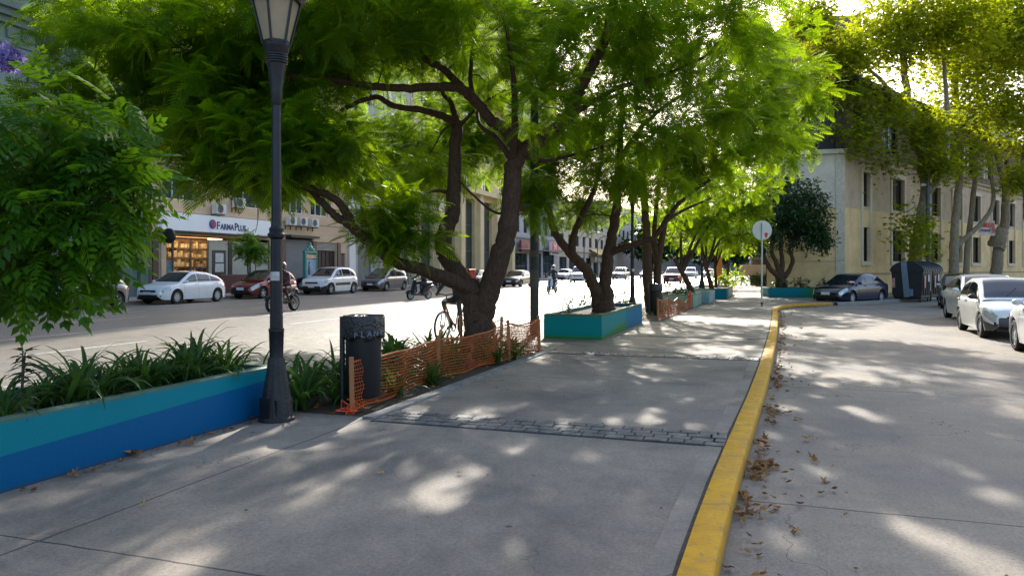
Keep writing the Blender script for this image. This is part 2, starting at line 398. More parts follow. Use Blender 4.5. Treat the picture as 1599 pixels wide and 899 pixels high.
# yellow kerb
def kerb_mat():
    m, n, l, bs = _new('yellow_kerb_paint')
    tc = n.new('ShaderNodeTexCoord'); vec = tc.outputs['Object']
    w1 = ramp(n, l, noise(n, l, vec, 2.2, 10, 0.75, 0.5), 0.52, 0.66); w2 = ramp(n, l, noise(n, l, vec, 22, 8, 0.7), 0.55, 0.68)
    sep = n.new('ShaderNodeSeparateXYZ'); l.new(vec, sep.inputs[0])
    low = ramp(n, l, sep.outputs[2], -0.03, -0.10)
    sk = n.new('ShaderNodeSeparateXYZ'); l.new(vec, sk.inputs[0])
    pp = math_node(n, l, 'PINGPONG', math_node(n, l, 'ADD', sk.outputs[1], math_node(n, l, 'MULTIPLY', noise(n, l, vec, 14, 4), .03)), .62)
    seam = math_node(n, l, 'MULTIPLY', math_node(n, l, 'LESS_THAN', pp, .009), .9)
    chip = ramp(n, l, noise(n, l, vec, 9, 10, .8, .3), .55, .62)
    wear = math_node(n, l, 'MAXIMUM', math_node(n, l, 'MULTIPLY', math_node(n, l, 'MAXIMUM', w1, w2), 0.5), math_node(n, l, 'MULTIPLY', low, 0.85))
    wear = math_node(n, l, 'MAXIMUM', math_node(n, l, 'MAXIMUM', wear, seam), math_node(n, l, 'MULTIPLY', chip, .8))
    y = mixc(n, l, ramp(n, l, noise(n, l, vec, 5, 6), 0.3, 0.7), (0.55, 0.265, 0.001), (0.70, 0.36, 0.003))
    l.new(mixc(n, l, wear, y, (0.17, 0.14, 0.09)), bs.inputs['Base Color']); bs.inputs['Roughness'].default_value = 0.6; bs.inputs['Specular IOR Level'].default_value = .2
    bp = n.new('ShaderNodeBump'); bp.inputs['Strength'].default_value = 0.4; bp.inputs['Distance'].default_value = 0.01
    l.new(noise(n, l, vec, 30, 8), bp.inputs['Height']); l.new(bp.outputs[0], bs.inputs['Normal']); return m
K_all = dense(edge, 1); K = [p for p in K_all if p[0] < 14.2]; K_rest = [p for p in K_all if p[0] >= 14.1]
b = MB(); rows = []
random.seed(3)
wob = [random.uniform(-.006, .006) for _ in K]
for d, z in ((0.0, -0.15), (0.0, 0.0), (0.006, 0.012), (0.165, 0.012), (0.176, 0.004), (0.182, -0.02), (0.195, -0.19)):
    rows.append([(p[0], p[1], z+(w if z > -.02 else 0)) for p, w in zip(offset_line(K, d), wob)])
b.grid(rows); tag(b.build('kerb', kerb_mat(), smooth=60), kind='structure')
b = MB(); b.grid([[(p[0], p[1], z) for p in offset_line(K_rest, d)] for d, z in ((0.0, -0.15), (0.0, 0.0), (0.006, 0.012), (0.165, 0.012), (0.176, 0.004), (0.182, -0.02), (0.195, -0.19))])
tag(b.build('kerb', pm('kerb_stone', (0.26, 0.25, 0.23), 0.8, 0, 0.2, 3, 0.3, 30), smooth=60), kind='structure')
# avenue kerbs
for v0, nm in ((6.3, 'kerb'), (27.08, 'kerb')):
    b = MB(); z1 = 0.012 if v0 < 10 else 0.062
    b.prism([(-40, v0), (300, v0), (300, v0+.14), (-40, v0+.14)], -0.19, z1)
    tag(b.build(nm, pm('kerb_stone', (0.26, 0.25, 0.23), 0.8, 0, 0.2, 3, 0.3, 30), None, rz=ROT_U, smooth=0), kind='structure')
# cobble strips
M_cob = pm('granite_setts', (0.11, 0.108, 0.108), 0.6, 0, 0.65, 7.0, 0.5, 45)
M_grout = pm('setts_grout', (0.035, 0.033, 0.03), 0.9, 0, 0.3, 20)
def setts(u0, rows, x0, x1, s=0.115):
    b = MB(); b.cur = 0
    du = rows*s
    b.prism([(u0-.012, x0), (u0+du+.012, x0), (u0+du+.012, x1), (u0-.012, x1)], -0.01, 0.004); b.cur = 1
    for r in range(rows):
        v = x0+.01; first = True
        while v < x1-.03:
            w = min(s*random.uniform(1.0, 1.55)*(.55 if first and r % 2 else 1), x1-.005-v); first = False; h = random.uniform(.006, .014)
            cx, cyv = u0+r*s+s/2, v+w/2
            b.box((cx, cyv, h/2+.002), (s-.016, w-.016, h), rz=random.uniform(-.05, .05), bev=.006); v += w
    tag(b.build('cobble_strip', [M_grout, M_cob], None, rz=ROT_U), kind='structure')
setts(6.78, 4, 0.35, 3.82, .14); setts(13.2, 3, 0.15, 3.85, 0.14); setts(17.15, 1, 0.1, 3.3, 0.12)
# soil beds
M_soil = pm('soil', (0.045, 0.032, 0.022), 0.95, 0, 0.5, 9, 0.9, 25, col2=(0.10, 0.06, 0.035))
sheet('flower_bed', [(6.97, 3.97), (13.68, 3.97), (13.68, 6.28), (6.97, 6.28)], M_soil, -0.03, rz=ROT_U)
sheet('flower_bed', [(21.9, 2.95), (29.4, 2.75), (29.4, 5.2), (21.9, 5.2)], M_soil, 0.006, rz=ROT_U)
b = MB(); b.prism([(6.86, 3.82), (13.8, 3.82), (13.8, 3.96), (6.86, 3.96)], -.02, 0.025)
tag(b.build('bed_kerb', pm('bed_kerb_concrete', (0.22, 0.21, 0.195), .85, 0, .3, 4, .3, 40), None, rz=ROT_U), kind='structure')
# road markings
M_line = pm('road_paint', (0.62, 0.61, 0.58), 0.6, 0, 0.25, 3, col2=(0.36, 0.355, 0.34))
b = MB()
def mark(u0, u1, v, w=.12): b.quad((u0, v-w/2, Z_AV+.004), (u1, v-w/2, Z_AV+.004), (u1, v+w/2, Z_AV+.004), (u0, v+w/2, Z_AV+.004))
mark(-30, 300, 16.35); mark(-30, 300, 24.7, .1)
for v in (9.9, 13.1, 19.7, 22.2):
    u = -20 + v
    while u < 260: mark(u, u+3.2, v); u += 8.5
def arrow(u, v):
    z = Z_AV+.004
    b.quad((u, v-.12, z), (u+3.2, v-.12, z), (u+3.2, v+.12, z), (u, v+.12, z))
    b.add([(u, v-.55, z), (u-1.5, v, z), (u, v+.55, z)], [(0, 1, 2)])
for u, v in ((20.3, 8.3), (25.5, 11.4), (27.5, 14.7), (46, 8.3), (52, 11.4)): arrow(u, v)
tag(b.build('road_markings', M_line, None, rz=ROT_U, smooth=0, weld=False), kind='structure')
# ------------------------------------------------------------------ buildings
def wall_with_holes(b, L, H, holes, y=0.0, depth=0.22, x0=0.0, z0=0.0):
    xs = sorted({x0, L, *[h[0] for h in holes], *[h[0]+h[2] for h in holes]})
    zs = sorted({z0, H, *[h[1] for h in holes], *[h[1]+h[3] for h in holes]})
    xs = [x for x in xs if x0 <= x <= L]; zs = [z for z in zs if z0 <= z <= H]
    for xa, xb in zip(xs[:-1], xs[1:]):
        for za, zb in zip(zs[:-1], zs[1:]):
            mx, mz = (xa+xb)/2, (za+zb)/2
            if any(h[0] < mx < h[0]+h[2] and h[1] < mz < h[1]+h[3] for h in holes): continue
            b.quad((xa, y, za), (xb, y, za), (xb, y, zb), (xa, y, zb))
    for h in holes:
        a, c, e, g = h[0], h[0]+h[2], h[1], h[1]+h[3]
        b.quad((a, y, e), (a, y+depth, e), (a, y+depth, g), (a, y, g)); b.quad((c, y, e), (c, y, g), (c, y+depth, g), (c, y+depth, e))
        b.quad((a, y, g), (a, y+depth, g), (c, y+depth, g), (c, y, g)); b.quad((a, y, e), (c, y, e), (c, y+depth, e), (a, y+depth, e))
M_curtain = pm('curtain_cloth', (0.42, 0.41, 0.38), 0.9, 0, 0.25, 1.2, streak=(9, 1, .3))
def window(parent, h, y=0.0, style='sash', frame=None, glass=None, cols=2, rows=1, depth=0.22, fw=0.06):
    """a window set in a hole: frame (part) with the pane as its own sub-part"""
    x, z, w, hh = h; b = MB(); yy = y+depth*0.55
    fd = .06
    b.box((x+w/2, yy, z+fw/2), (w, fd, fw)); b.box((x+w/2, yy, z+hh-fw/2), (w, fd, fw))
    b.box((x+fw/2, yy, z+hh/2), (fw, fd, hh-2*fw)); b.box((x+w-fw/2, yy, z+hh/2), (fw, fd, hh-2*fw))
    for i in range(1, cols): b.box((x+w*i/cols, yy, z+hh/2), (fw*.8, fd*.9, hh-2*fw))
    for i in range(1, rows): b.box((x+w/2, yy-.001, z+hh*i/rows), (w-2*fw, fd*.8, fw*.7))
    f = b.build('window', frame or M_white, parent, smooth=0)
    g = MB(); g.box((x+w/2, yy+.05, z+hh/2), (w-.004, .012, hh-.004)); g.build('pane', glass or M_winglass, f, smooth=0)
    return f
def shell(b, L, H, D):         # sides, back and roof behind a front at y=0
    b.quad((0, 0, 0), (0, D, 0), (0, D, H), (0, 0, H)); b.quad((L, 0, 0), (L, 0, H), (L, D, H), (L, D, 0))
    b.quad((0, D, 0), (L, D, 0), (L, D, H), (0, D, H)); b.quad((0, 0, H), (L, 0, H), (L, D, H), (0, D, H))
FV = 31.0
def bldg(name, label, u0, u1, H, wall, holes, D=14.0, v=FV, glass=None, frame=None, cols=2, rows=1, cat='building', depth=.22):
    t = thing(name, label, cat, W(u0, v, 0), ROT_U); L = u1-u0
    b = MB(); wall_with_holes(b, L, H, holes, depth=depth); shell(b, L, H, D)
    b.build('wall', wall, t, smooth=0)
    for h in holes:
        if len(h) > 4 and h[4] == 'none': continue
        st = h[4] if len(h) > 4 else None
        window(t, h[:4], frame=frame if st != 'white' else M_white, glass=glass, cols=cols, rows=rows, depth=depth)
    return t
def floors(L, zlist, xs, w, h): return [(x, z, w, h) for z in zlist for x in xs]

# green building at the far left of the avenue
M_green = pm('green_stucco', (0.17, 0.235, 0.205), 0.85, 0, 0.1, 1.5, 0.2, 50)
hs = [(1.0+i*3.9, 4.6, 1.5, 2.2) for i in range(11)] + [(1.0+i*3.9, 8.2, 1.5, 2.2) for i in range(11)] + [(1.0+i*3.9, 15, 1.5, 2.2) for i in range(11)]
gates = [(29.4, 0.05, 1.9, 3.1, 'none'), (40.0, 0.05, 1.6, 3.2, 'none'), (24.5, .3, 2.6, 2.8, 'none'), (34.4, .3, 3.6, 2.8, 'none')]
GB = bldg('green_building', 'tall grey green stuccoed building with a moulded cornice left of the pharmacy', -12.0, 31.55, 34, M_green, hs+gates, frame=M_dark)
b = MB()
for z, p, h in ((12.75, .55, .28), (12.45, .38, .3), (12.15, .2, .3), (11.2, .08, .12), (7.4, .12, .2)): b.box((21.77, -p/2-.002, z), (43.4, p, h))
for i in range(60): b.box((.6+i*.72, -.05, 11.7), (.38, .1, .5))
b.build('cornice', pm('cornice_green', (0.12, 0.165, 0.145), .85, 0, .1, 2), GB, smooth=0)
each('pilaster', pm('pilaster_green', (0.10, 0.155, 0.115), .8, 0, .12, 2), GB, [((x, -.11, 1.9), (.5, .22, 3.7)) for x in (28.9, 31.62, 38.0, 41.9, 43.05)])
for (x, z, w, h, _) in gates:
    b = MB(); n = int(w/.13)
    for i in range(n+1): b.box((x+.03+i*(w-.06)/n, .1, z+h/2), (.025, .025, h-.06))
    for zz in (z+.1, z+h*.45, z+h-.1): b.box((x+w/2, .102, zz), (w-.01, .03, .06))
    b.build('gate', M_dark, GB, smooth=0)
    b = MB(); b.box((x+w/2, .3, z+h/2), (w, .1, h)); b.build('doorway', pm('doorway_dark', (0.02, 0.022, 0.026), .6, 0, .3, 2), GB, smooth=0)

# beige building with the pharmacy
M_beige = pm('beige_tile_cladding', (0.62, 0.44, 0.285), 0.7, 0, 0.12, 1.2, 0.1, 30, streak=(.4, 1, 1.5))
L2 = 51.5-31.75; o = 31.75
win_z = [5.3, 8.5, 11.7, 14.9, 18.1]
hs = []
for z in win_z: hs += [(.75, z, 2.5, 1.75), (6.3, z, 3.6, 1.75), (11.7, z, 2.1, 1.75), (14.7, z, 2.2, 1.75)]
shop = [(1.05, 0.06, 9.0, 3.3, 'none'), (11.75, .06, 3.2, 3.55, 'none'), (15.2, .06, 2.9, 3.35, 'none'), (18.4, .06, .95, 2.6, 'none')]
FB = bldg('apartment_building', 'beige tiled apartment building with white framed windows above the pharmacy', 31.75, 51.5, 26, M_beige, hs+shop, frame=M_white, cols=3)
for x in (.75, 6.3, 11.7, 14.7):
    b = MB(); b.quad((x+.3, .2, 5.35), (x+1.3, .2, 5.35), (x+1.3, .2, 7.0), (x+.3, .2, 7.0)); b.build('curtain', M_curtain, FB, smooth=0)
each('stone_pier', pm('purple_granite', (0.10, 0.06, 0.055), 0.35, 0, .3, 14), FB, [((x+.12, -.05, 1.75), (.4, .1, 3.4)) for x in (.1, 10.45, 11.35, 14.98, 18.25)])
each('band', pm('band_beige', (0.33, .24, .16), .7), FB, [((10.1, -.012, 4.62), (19.6, .02, .06)), ((10.1, -.012, 7.6), (19.6, .02, .08))])
# pharmacy front: lit room behind glass doors, pale show panels
t = thing('shopfront', 'lit pharmacy entrance with glass doors and warm orange interior under the white signboard', 'shopfront', W(31.75+1.05, FV, 0), ROT_U)
b = MB(); b.quad((0, .05, 0), (9, .05, 0), (9, 1.7, 0), (0, 1.7, 0)); b.quad((0, 1.7, 0), (9, 1.7, 0), (9, 1.7, 3.3), (0, 1.7, 3.3)); b.quad((0, .1, 0), (0, 1.7, 0), (0, 1.7, 3.3), (0, .1, 3.3)); b.quad((0, .1, 3.3), (9, .1, 3.3), (9, 1.7, 3.3), (0, 1.7, 3.3)); b.quad((6, .3, 0), (6, 1.7, 0), (6, 1.7, 3.3), (6, .3, 3.3))
b.build('interior', pm('warm_interior', (0.30, 0.15, 0.045), .7, 0, .3, 2.5), t, smooth=0)
b = MB(); b.box((2.6, .7, 3.26), (4.6, .6, .04)); b.build('ceiling_lamp', emat('warm_lamp', (1.0, 0.66, 0.26), 4.0), t, smooth=0)
b = MB()
for k in range(5): b.box((2.9, 1.52, .5+k*.55), (5.6, .3, .05))
for k in range(9): b.box((.25+k*.68, 1.53, 1.6), (.05, .28, 3.0))
b.box((2.4, .85, .5), (1.6, .4, 1.0)); b.build('shelf', pm('shelf_wood', (0.16, .07, .02), .6), t, smooth=0)
b = MB()
random.seed(5)
for k in range(5):
    x = .2
    while x < 5.6:
        w = random.uniform(.10, .34); h = random.uniform(.12, .42); b.box((x+w/2, 1.44, .53+k*.55+h/2), (w*.9, .14, h)); x += w+random.choice((.02, .05, .2))
b.build('packages', pm('package_mix', (0.85, .78, .62), .6, 0, .5, 3, col2=(.10, .05, .06)), t, smooth=0)
M_alum = pm('shop_frame', (0.10, 0.10, 0.10), .4, .4, .2); b = MB()
for x in (0.03, .55, 1.9, 3.3): b.box((x, .08, 1.6), (.07, .09, 3.2))
for z in (.9, 3.22): b.box((1.65, .082, z), (3.2, .07, .09))
b.build('door_frame', M_alum, t, smooth=0)
each('mullion', M_alum, t, [((x, .08, 1.6), (.07, .09, 3.2)) for x in (5.1, 5.35, 7.1, 8.97)])
b = MB(); b.box((1.7, .1, 1.6), (3.2, .012, 3.1)); b.build('glass_door', clear_mat('door_glass', (.93, .93, .9), .07), t, smooth=0)
each('door_decal', pm('decal_teal', (0.10, 0.2, 0.24), .5, 0, .6, 2), t, [((1.9, .085, .72), (2.6, .02, .32)), ((.29, .09, 1.15), (.45, .02, 1.6))])
each('show_panel', pm('panel_pale', (0.42, 0.42, 0.36), .4, 0, .1, 1), t, [((4.2, .1, 1.6), (1.7, .03, 3.15)), ((6.2, .1, 1.6), (1.65, .03, 3.15)), ((8.05, .1, 1.6), (1.75, .03, 3.15))])
b = MB(); b.box((4.25, .07, 1.75), (1.15, .03, 1.7), bev=.01); b.box((5.2, .06, 2.1), (.3, .05, 1.9)); b.build('poster_case', pm('poster_dark', (0.03, 0.035, 0.045), .3, 0, .2, 3), t, smooth=0)
each('poster', pm('poster_paper', (0.6, .6, .58), .6, 0, .2, 6), t, [((4.25, .045, 2.15), (.7, .01, .55)), ((4.25, .045, 1.55), (.75, .01, .5))])
b = MB(); b.box((4.9, -.35, .6), (2.6, .5, 1.1), bev=.02); b.build('planter_counter', pm('counter_maroon', (0.07, .02, .02), .5), t, smooth=0)
b = MB(); b.box((7.2, -.35, .58), (1.9, .5, 1.06), bev=.02)
for k in range(6): b.box((7.2, -.62, .2+k*.16), (1.8, .04, .07))
b.build('slatted_bench', pm('bench_grey', (0.22, .25, .30), .5), t, smooth=0)
# signboard
t = thing('shop_sign', 'long white pharmacy signboard with dark blue lettering and a round pink and blue emblem', 'sign', W(32.15, FV-.32, 0), ROT_U)
b = MB(); b.box((4.85, .15, 4.08), (9.7, .3, .98), bev=.015); b.build('board', pm('sign_white', (0.90, 0.90, 0.90), .45, 0, .03, 1), t, smooth=0)
M_navy = pm('sign_navy', (0.02, 0.035, 0.16), .4, 0, .1)
lettering('F', .62, M_navy, t, (4.35, -.012, 3.82), off=.014); lettering('ARMA', .47, M_navy, t, (5.13, -.012, 3.82), off=.014, sx=.92)
lettering('P', .62, M_navy, t, (5.93, -.012, 3.82), off=.014); lettering('LUS', .47, M_navy, t, (6.46, -.012, 3.82), off=.014, sx=.95)
b = MB(); b.lathe([(.0, -.02), (.27, -.02), (.27, .02), (0, .02)], 28, 'y', (3.87, -.02, 4.08)); b.build('emblem', M_navy, t)
b = MB(); b.lathe([(0, -.012), (.2, -.012), (.2, .012), (0, .012)], 24, 'y', (3.93, -.038, 4.08)); b.build('emblem_disc', pm('sign_pink', (0.55, 0.06, 0.14), .5), t)
lettering('C', .34, M_navy, t, (3.93, -.056, 3.96), off=.008)
b = MB(); b.box((4.6, .4, 3.52), (9.2, .8, .06)); b.build('soffit', M_dark, t, smooth=0)
# black round blade sign
t = thing('blade_sign', 'black round blade sign on a bracket below the left end of the white signboard', 'sign', W(32.2, FV-.75, 3.25), ROT_U)
b = MB(); b.lathe([(0, -.09), (.34, -.09), (.4, -.06), (.4, .06), (.34, .09), (0, .09)], 24, 'x'); b.build('disc', M_black, t)
b = MB(); b.tube([(0, .38, 0), (0, .76, 0)], .03); b.build('bracket', M_dark, t)
# roller shutter, service box, garage
b = MB()
for k in range(34): b.box((13.35, .1+.015*(k % 2), .15+k*.1), (3.15, .03, .096))
b.build('roller_shutter', pm('shutter_grey', (0.16, 0.185, 0.215), .5, .2, .1, 2), FB, smooth=0)
b = MB(); b.box((13.35, -.25, 3.7), (3.4, .55, .16)); b.build('shutter_hood', M_dark, FB, smooth=0)
b = MB(); b.box((16.65, .2, 1.4), (2.9, .05, 2.75))
for k in range(6): b.box((15.4+k*.5, .16, 1.4), (.05, .03, 2.7))
b.build('garage_door', pm('garage_brown', (0.045, 0.022, 0.02), .6, 0, .3, 3), FB, smooth=0)
b = MB()
for k in range(6): b.box((16.65, .1, 2.86+k*.095), (2.85, .1, .05), rot=Matrix.Rotation(R(35), 3, 'X'))
b.build('louvre', pm('louvre_cream', (0.5, .47, .4), .6), FB, smooth=0)
b = MB(); b.box((18.87, .16, 1.35), (.9, .05, 2.5)); b.build('door', pm('door_grey', (0.12, .11, .10), .5), FB, smooth=0)
b = MB(); b.tube([(.62, -.06, 0), (.62, -.06, 5.0), (.62, -.06, 26)], .045); b.build('drain_pipe', pm('pipe_beige', (0.4, .33, .25), .6), FB)
# air conditioners
def air_con(u, z, label):
    t = thing('air_conditioner', label, 'air conditioner', W(u, FV-.32, z), ROT_U, 'air conditioners on the beige facade')
    b = MB(); b.box((0, 0, 0), (.84, .34, .6), bev=.03); b.build('casing', pm('ac_white', (0.62, .62, .6), .5, 0, .1, 3), t)
    b = MB(); b.lathe([(.23, -.185), (.25, -.19), (.25, -.17), (.23, -.17)], 24, 'y', (-.1, 0, 0), closed=True)
    for r in (.06, .12, .18): b.lathe([(r, -.182), (r+.012, -.182), (r+.012, -.172), (r, -.172)], 20, 'y', (-.1, 0, 0), closed=True)
    b.build('grille', pm('ac_grille', (.3, .3, .3), .5), t)
    b = MB(); b.lathe([(0, -.173), (.23, -.173), (.23, -.171), (0, -.171)], 24, 'y', (-.1, 0, 0)); b.build('fan', M_black, t)
    for sx in (-.3, .3): b = MB(); b.box((sx, .08, -.33), (.04, .46, .04)); b.box((sx, .285, -.45), (.045, .045, .26)); b.build('bracket', M_dark, t)
air_con(43.7, 4.72, 'white air conditioner on the beige wall just right of the near lamp post')
air_con(44.95, 4.74, 'white air conditioner left of two side by side above the grey roller shutter')
air_con(46.35, 4.72, 'white air conditioner right of two side by side above the grey roller shutter')
air_con(36.6, 5.0, 'white air conditioner on the beige wall above the dark blue lettering of the sign')
air_con(38.35, 5.5, 'white air conditioner beside the middle white framed window above the signboard')
# advertising panel
t = thing('advertising_panel', 'green framed advertising panel with ornate crest on the far sidewalk by the shutter', 'advertising panel', W(42.5, 28.4, .05), ROT_U)
M_teal = pm('panel_teal', (0.02, 0.22, 0.18), .4, 0, .15)
b = MB()
for x in (-.62, .62): b.box((x, 0, 1.3), (.14, .2, 2.6), bev=.02)
for z in (.25, 2.5): b.box((0, 0, z), (1.1, .2, .16), bev=.02)
b.box((0, 0, .1), (1.4, .4, .2), bev=.03); b.build('frame', M_teal, t)
b = MB(); b.ball((0, 0, 2.8), (.3, .08, .2)); b.ball((-.32, 0, 2.68), (.2, .06, .11)); b.ball((.32, 0, 2.68), (.2, .06, .11)); b.ball((0, 0, 3.03), (.1, .06, .12)); b.build('crest', M_teal, t)
b = MB(); b.box((0, -.02, 1.2), (1.1, .1, 1.7)); b.build('poster', pm('poster_blue', (0.10, 0.26, 0.42), .3, 0, .7, 2.2, col2=(.4, .5, .6)), t, smooth=0)
b = MB(); b.box((0, -.03, 2.23), (1.1, .1, .26)); b.build('poster_strip', pm('poster_cream', (0.6, .42, .3), .4, 0, .4, 4), t, smooth=0)
b = MB(); b.ball((-.22, -.06, 1.35), (.16, .03, .4)); b.ball((-.2, -.06, 1.82), (.09, .03, .12)); b.build('poster_figure', pm('poster_ink', (0.05, .07, .13), .4), t)  # dark figure printed on the poster

# white strip and grey building, red projecting sign
M_grey = pm('grey_render', (0.42, 0.43, 0.43), .8, 0, .12, 1, .1, 40)
hs = floors(11, (5.0, 8.3, 11.6, 14.8), (1.8, 5.2, 8.4), 1.7, 1.9) + [(1.4, .06, 2.2, 3.2, 'none'), (4.3, .06, 4.2, 3.0, 'none'), (9.1, .06, 1.4, 2.7, 'none')]
t = bldg('grey_building', 'grey rendered building with a white corner strip right of the beige building', 51.55, 62.3, 24, M_grey, hs, frame=M_white)
b = MB(); b.box((.45, -.06, 12), (.9, .12, 24)); b.build('corner_strip', M_white, t, smooth=0)
each('door', pm('door_steel', (0.12, .14, .16), .5), t, [((2.5, .12, 1.6), (2.15, .05, 3.1)), ((9.8, .12, 1.4), (1.35, .05, 2.6))])
b = MB()
for k in range(29): b.box((6.4, .1+.012*(k % 2), .15+k*.1), (4.1, .03, .097))
b.build('roller_shutter', pm('shutter_pale', (0.30, 0.32, 0.33), .5, .1, .1), t, smooth=0)
for z in (4.6, 7.9, 11.2):
    b = MB(); b.box((5.3, -.4, z), (9.0, .8, .14))
    for i in range(45): b.box((.9+i*.2, -.78, z+.55), (.02, .02, .95))
    b.box((5.3, -.78, z+1.05), (9.0, .05, .05)); b.build('balcony', pm('balcony_grey', (.24, .25, .26), .7), t, smooth=0)
t = thing('pharmacy_sign', 'red and white projecting pharmacy sign with a cross beside the white corner strip', 'sign', W(52.6, FV-.9, 5.75), ROT_U)
M_red = pm('sign_red', (0.62, 0.02, 0.02), .4, 0, .08); M_signw = pm('sign_face', (.75, .73, .72), .4, 0, .05)
b = MB(); b.box((1.0, 0, 0), (2.2, .2, 1.15), bev=.02); b.build('box', M_red, t)
b = MB(); b.box((.72, -.1, -.05), (1.1, .02, .85)); b.build('face', M_signw, t, smooth=0)
b = MB(); b.box((.62, -.115, 0), (.14, .012, .6)); b.box((.8, -.115, .22), (.36, .012, .13)); b.box((.76, -.116, -.03), (.28, .012, .12)); b.box((1.65, -.105, 0), (.2, .02, .62)); b.box((1.65, -.106, 0), (.62, .02, .2)); b.build('cross', M_red, t, smooth=0)
b = MB(); b.box((1.65, -.101, 0), (.66, .008, .78)); b.build('cross_field', M_signw, t, smooth=0)
for z in (.4, -.4): b = MB(); b.tube([(.3, 0, z), (.3, .9, z)], .03); b.build('bracket', M_dark, t)
# a red shop sign far left
t = thing('red_shop_sign', 'plain bright red shop sign half hidden behind the sapling at the left edge', 'sign', W(22.6, FV-.5, 4.3), ROT_U)
b = MB(); b.box((0.6, 0, 0), (2.4, .25, .55), bev=.02); b.build('box', M_red, t)
b = MB(); b.box((0.6, -.14, -.33), (2.2, .1, .16)); b.build('strip', M_signw, t); b = MB(); b.tube([(.6, .1, 0), (.6, .5, 0)], .04); b.build('bracket', M_dark, t)

# yellow stone building with tall pilasters
M_cream = pm('cream_stone', (0.62, 0.50, 0.29), .8, 0, .12, 1.0, .1, 30)
Lc = 91.0-62.4; hs = []
for i in range(5): hs += [(1.6+i*5.5, .5, 3.2, 8.6, 'w'), (1.6+i*5.5, 10.2, 3.2, 2.4), (1.6+i*5.5, 13.6, 3.2, 2.4), (1.6+i*5.5, 17, 3.2, 2.4)]
t = bldg('stone_building', 'yellowish stone building with tall pilasters and high recessed windows behind the near tree trunk', 62.4, 91.0, 43, M_cream, hs, frame=pm('bronze_frame', (.12, .12, .11), .5), cols=2, rows=3, depth=.7)
for i in range(6): b = MB(); b.box((.35+i*5.5, -.25, 5.0), (1.1, .5, 9.3)); b.box((.35+i*5.5, -.3, .4), (1.4, .62, .8)); b.build('pilaster', pm('pilaster_stone', (0.66, .55, .33), .8, 0, .1, 1), t, smooth=0)
each('cornice', MATS['pilaster_stone'], t, [((14.3, -.45, 9.9), (28.5, .9, .5)), ((14.3, -.3, 20.3), (28.5, .6, .5))])
t = thing('no_entry_sign', 'round red no entry sign on a grey pole before the yellowish stone building', 'sign', W(62.5, 28.0, .05), ROT_U)
b = MB(); b.tube([(0, 0, 0), (0, 0, 4.2)], .045); b.build('pole', pm('galvanised', (.35, .36, .37), .5, .6), t)
b = MB(); b.lathe([(0, -.08), (.36, -.08), (.36, -.05), (0, -.05)], 24, 'y', (0, 0, 3.75)); b.build('disc', M_red, t)
b = MB(); b.box((0, -.09, 3.75), (.5, .012, .12)); b.build('bar', M_signw, t)
# blue grey building with shop signs
M_bluegrey = pm('bluegrey_render', (0.36, 0.39, 0.42), .8, 0, .12, 1)
hs = floors(21, (6.2, 9.4, 12.6, 15.8, 19), (1.5, 4.8, 8.1, 11.4, 14.7, 17.8), 1.5, 1.9) + [(1.2, .1, 5.2, 3.4, 'w'), (7.2, .1, 5.8, 3.5, 'w'), (13.8, .1, 6.0, 4.2, 'w')]
t = bldg('blue_grey_building', 'pale blue grey building with shop signs behind the dark pole', 91.1, 112.4, 38.5, M_bluegrey, hs, frame=M_dark, cols=3, rows=2)
each('canopy', pm('canopy_grey', (.2, .2, .2), .6), t, [((10.6, -.1, 5.6), (21, .2, .25)), ((10.6, -.6, 4.0), (21, 1.2, .12))])
t = thing('red_brown_sign', 'reddish brown shop fascia with white letters behind the dark green pole', 'sign', W(93.0, FV-.5, 4.4), ROT_U)
b = MB(); b.box((4.1, 0, 0), (8.2, .3, 1.5)); b.build('board', pm('fascia_brown', (.22, .045, .04), .6, 0, .2, 1), t, smooth=0)
for s, x in (('U', 1.1), ('N', 2.7), ('T', 5.2)): lettering(s, 1.4, pm('letter_red', (.45, .08, .07), .5) if s != 'T' else M_signw, t, (x, -.17, -.5), off=.02)
t = thing('square_sign', 'square white shop sign with a big red M and a black base line', 'sign', W(106.3, FV-.8, 4.4), ROT_U)
b = MB(); b.box((1.8, 0, 0), (4.2, .3, 1.9)); b.build('board', M_signw, t, smooth=0)
b = MB(); b.box((1.8, -.16, .28), (3.8, .03, 1.2)); b.build('field', pm('sign_pinkred', (.62, .05, .10), .4), t, smooth=0)
lettering('M', 1.45, M_signw, t, (1.8, -.2, -.22), off=.03, sx=1.25); b = MB(); b.box((1.8, -.17, -.68), (3.8, .04, .3)); b.build('base_strip', M_black, t, smooth=0)
# lower cream row beyond
M_pale = pm('pale_render', (0.48, 0.42, 0.35), .8, 0, .15, .6)
hs = floors(36, (5.2, 8.3), (2, 7, 12, 17, 22, 27, 32), 2.2, 1.8) + [(1.5+i*6, .1, 4.5, 3.2, 'w') for i in range(6)]
t = bldg('low_building', 'low cream building with a market canopy further along the avenue', 112.5, 149, 12.2, M_pale, hs, frame=M_dark)
each('band', M_pale, t, [((18, -.15, 4.35), (36, .3, .2)), ((18, -.2, 12.0), (36.4, .5, .4))])
t = thing('awning', 'yellow shop awning over pale capital letters far along the avenue', 'awning', W(134.5, FV, 3.9), ROT_U)
b = MB(); b.grid([[(x, 0, 1.1) for x in (0, 14)], [(x, -1.6, .25) for x in (0, 14)], [(x, -1.62, -.05) for x in (0, 14)]]); b.build('cloth', pm('awning_yellow', (.60, .46, .16), .8, 0, .15, .8), t, smooth=0)
b = MB(); b.box((7, -.3, -.75), (14, .2, 1.3)); b.build('fascia', pm('fascia_olive', (.18, .15, .09), .7), t, smooth=0); lettering('MARRI', 1.5, M_signw, t, (6.5, -.42, -1.25), off=.02, sx=1.5)
hs = floors(60, (5.2, 8.6, 12), tuple(2+i*5 for i in range(11)), 2.2, 1.8)
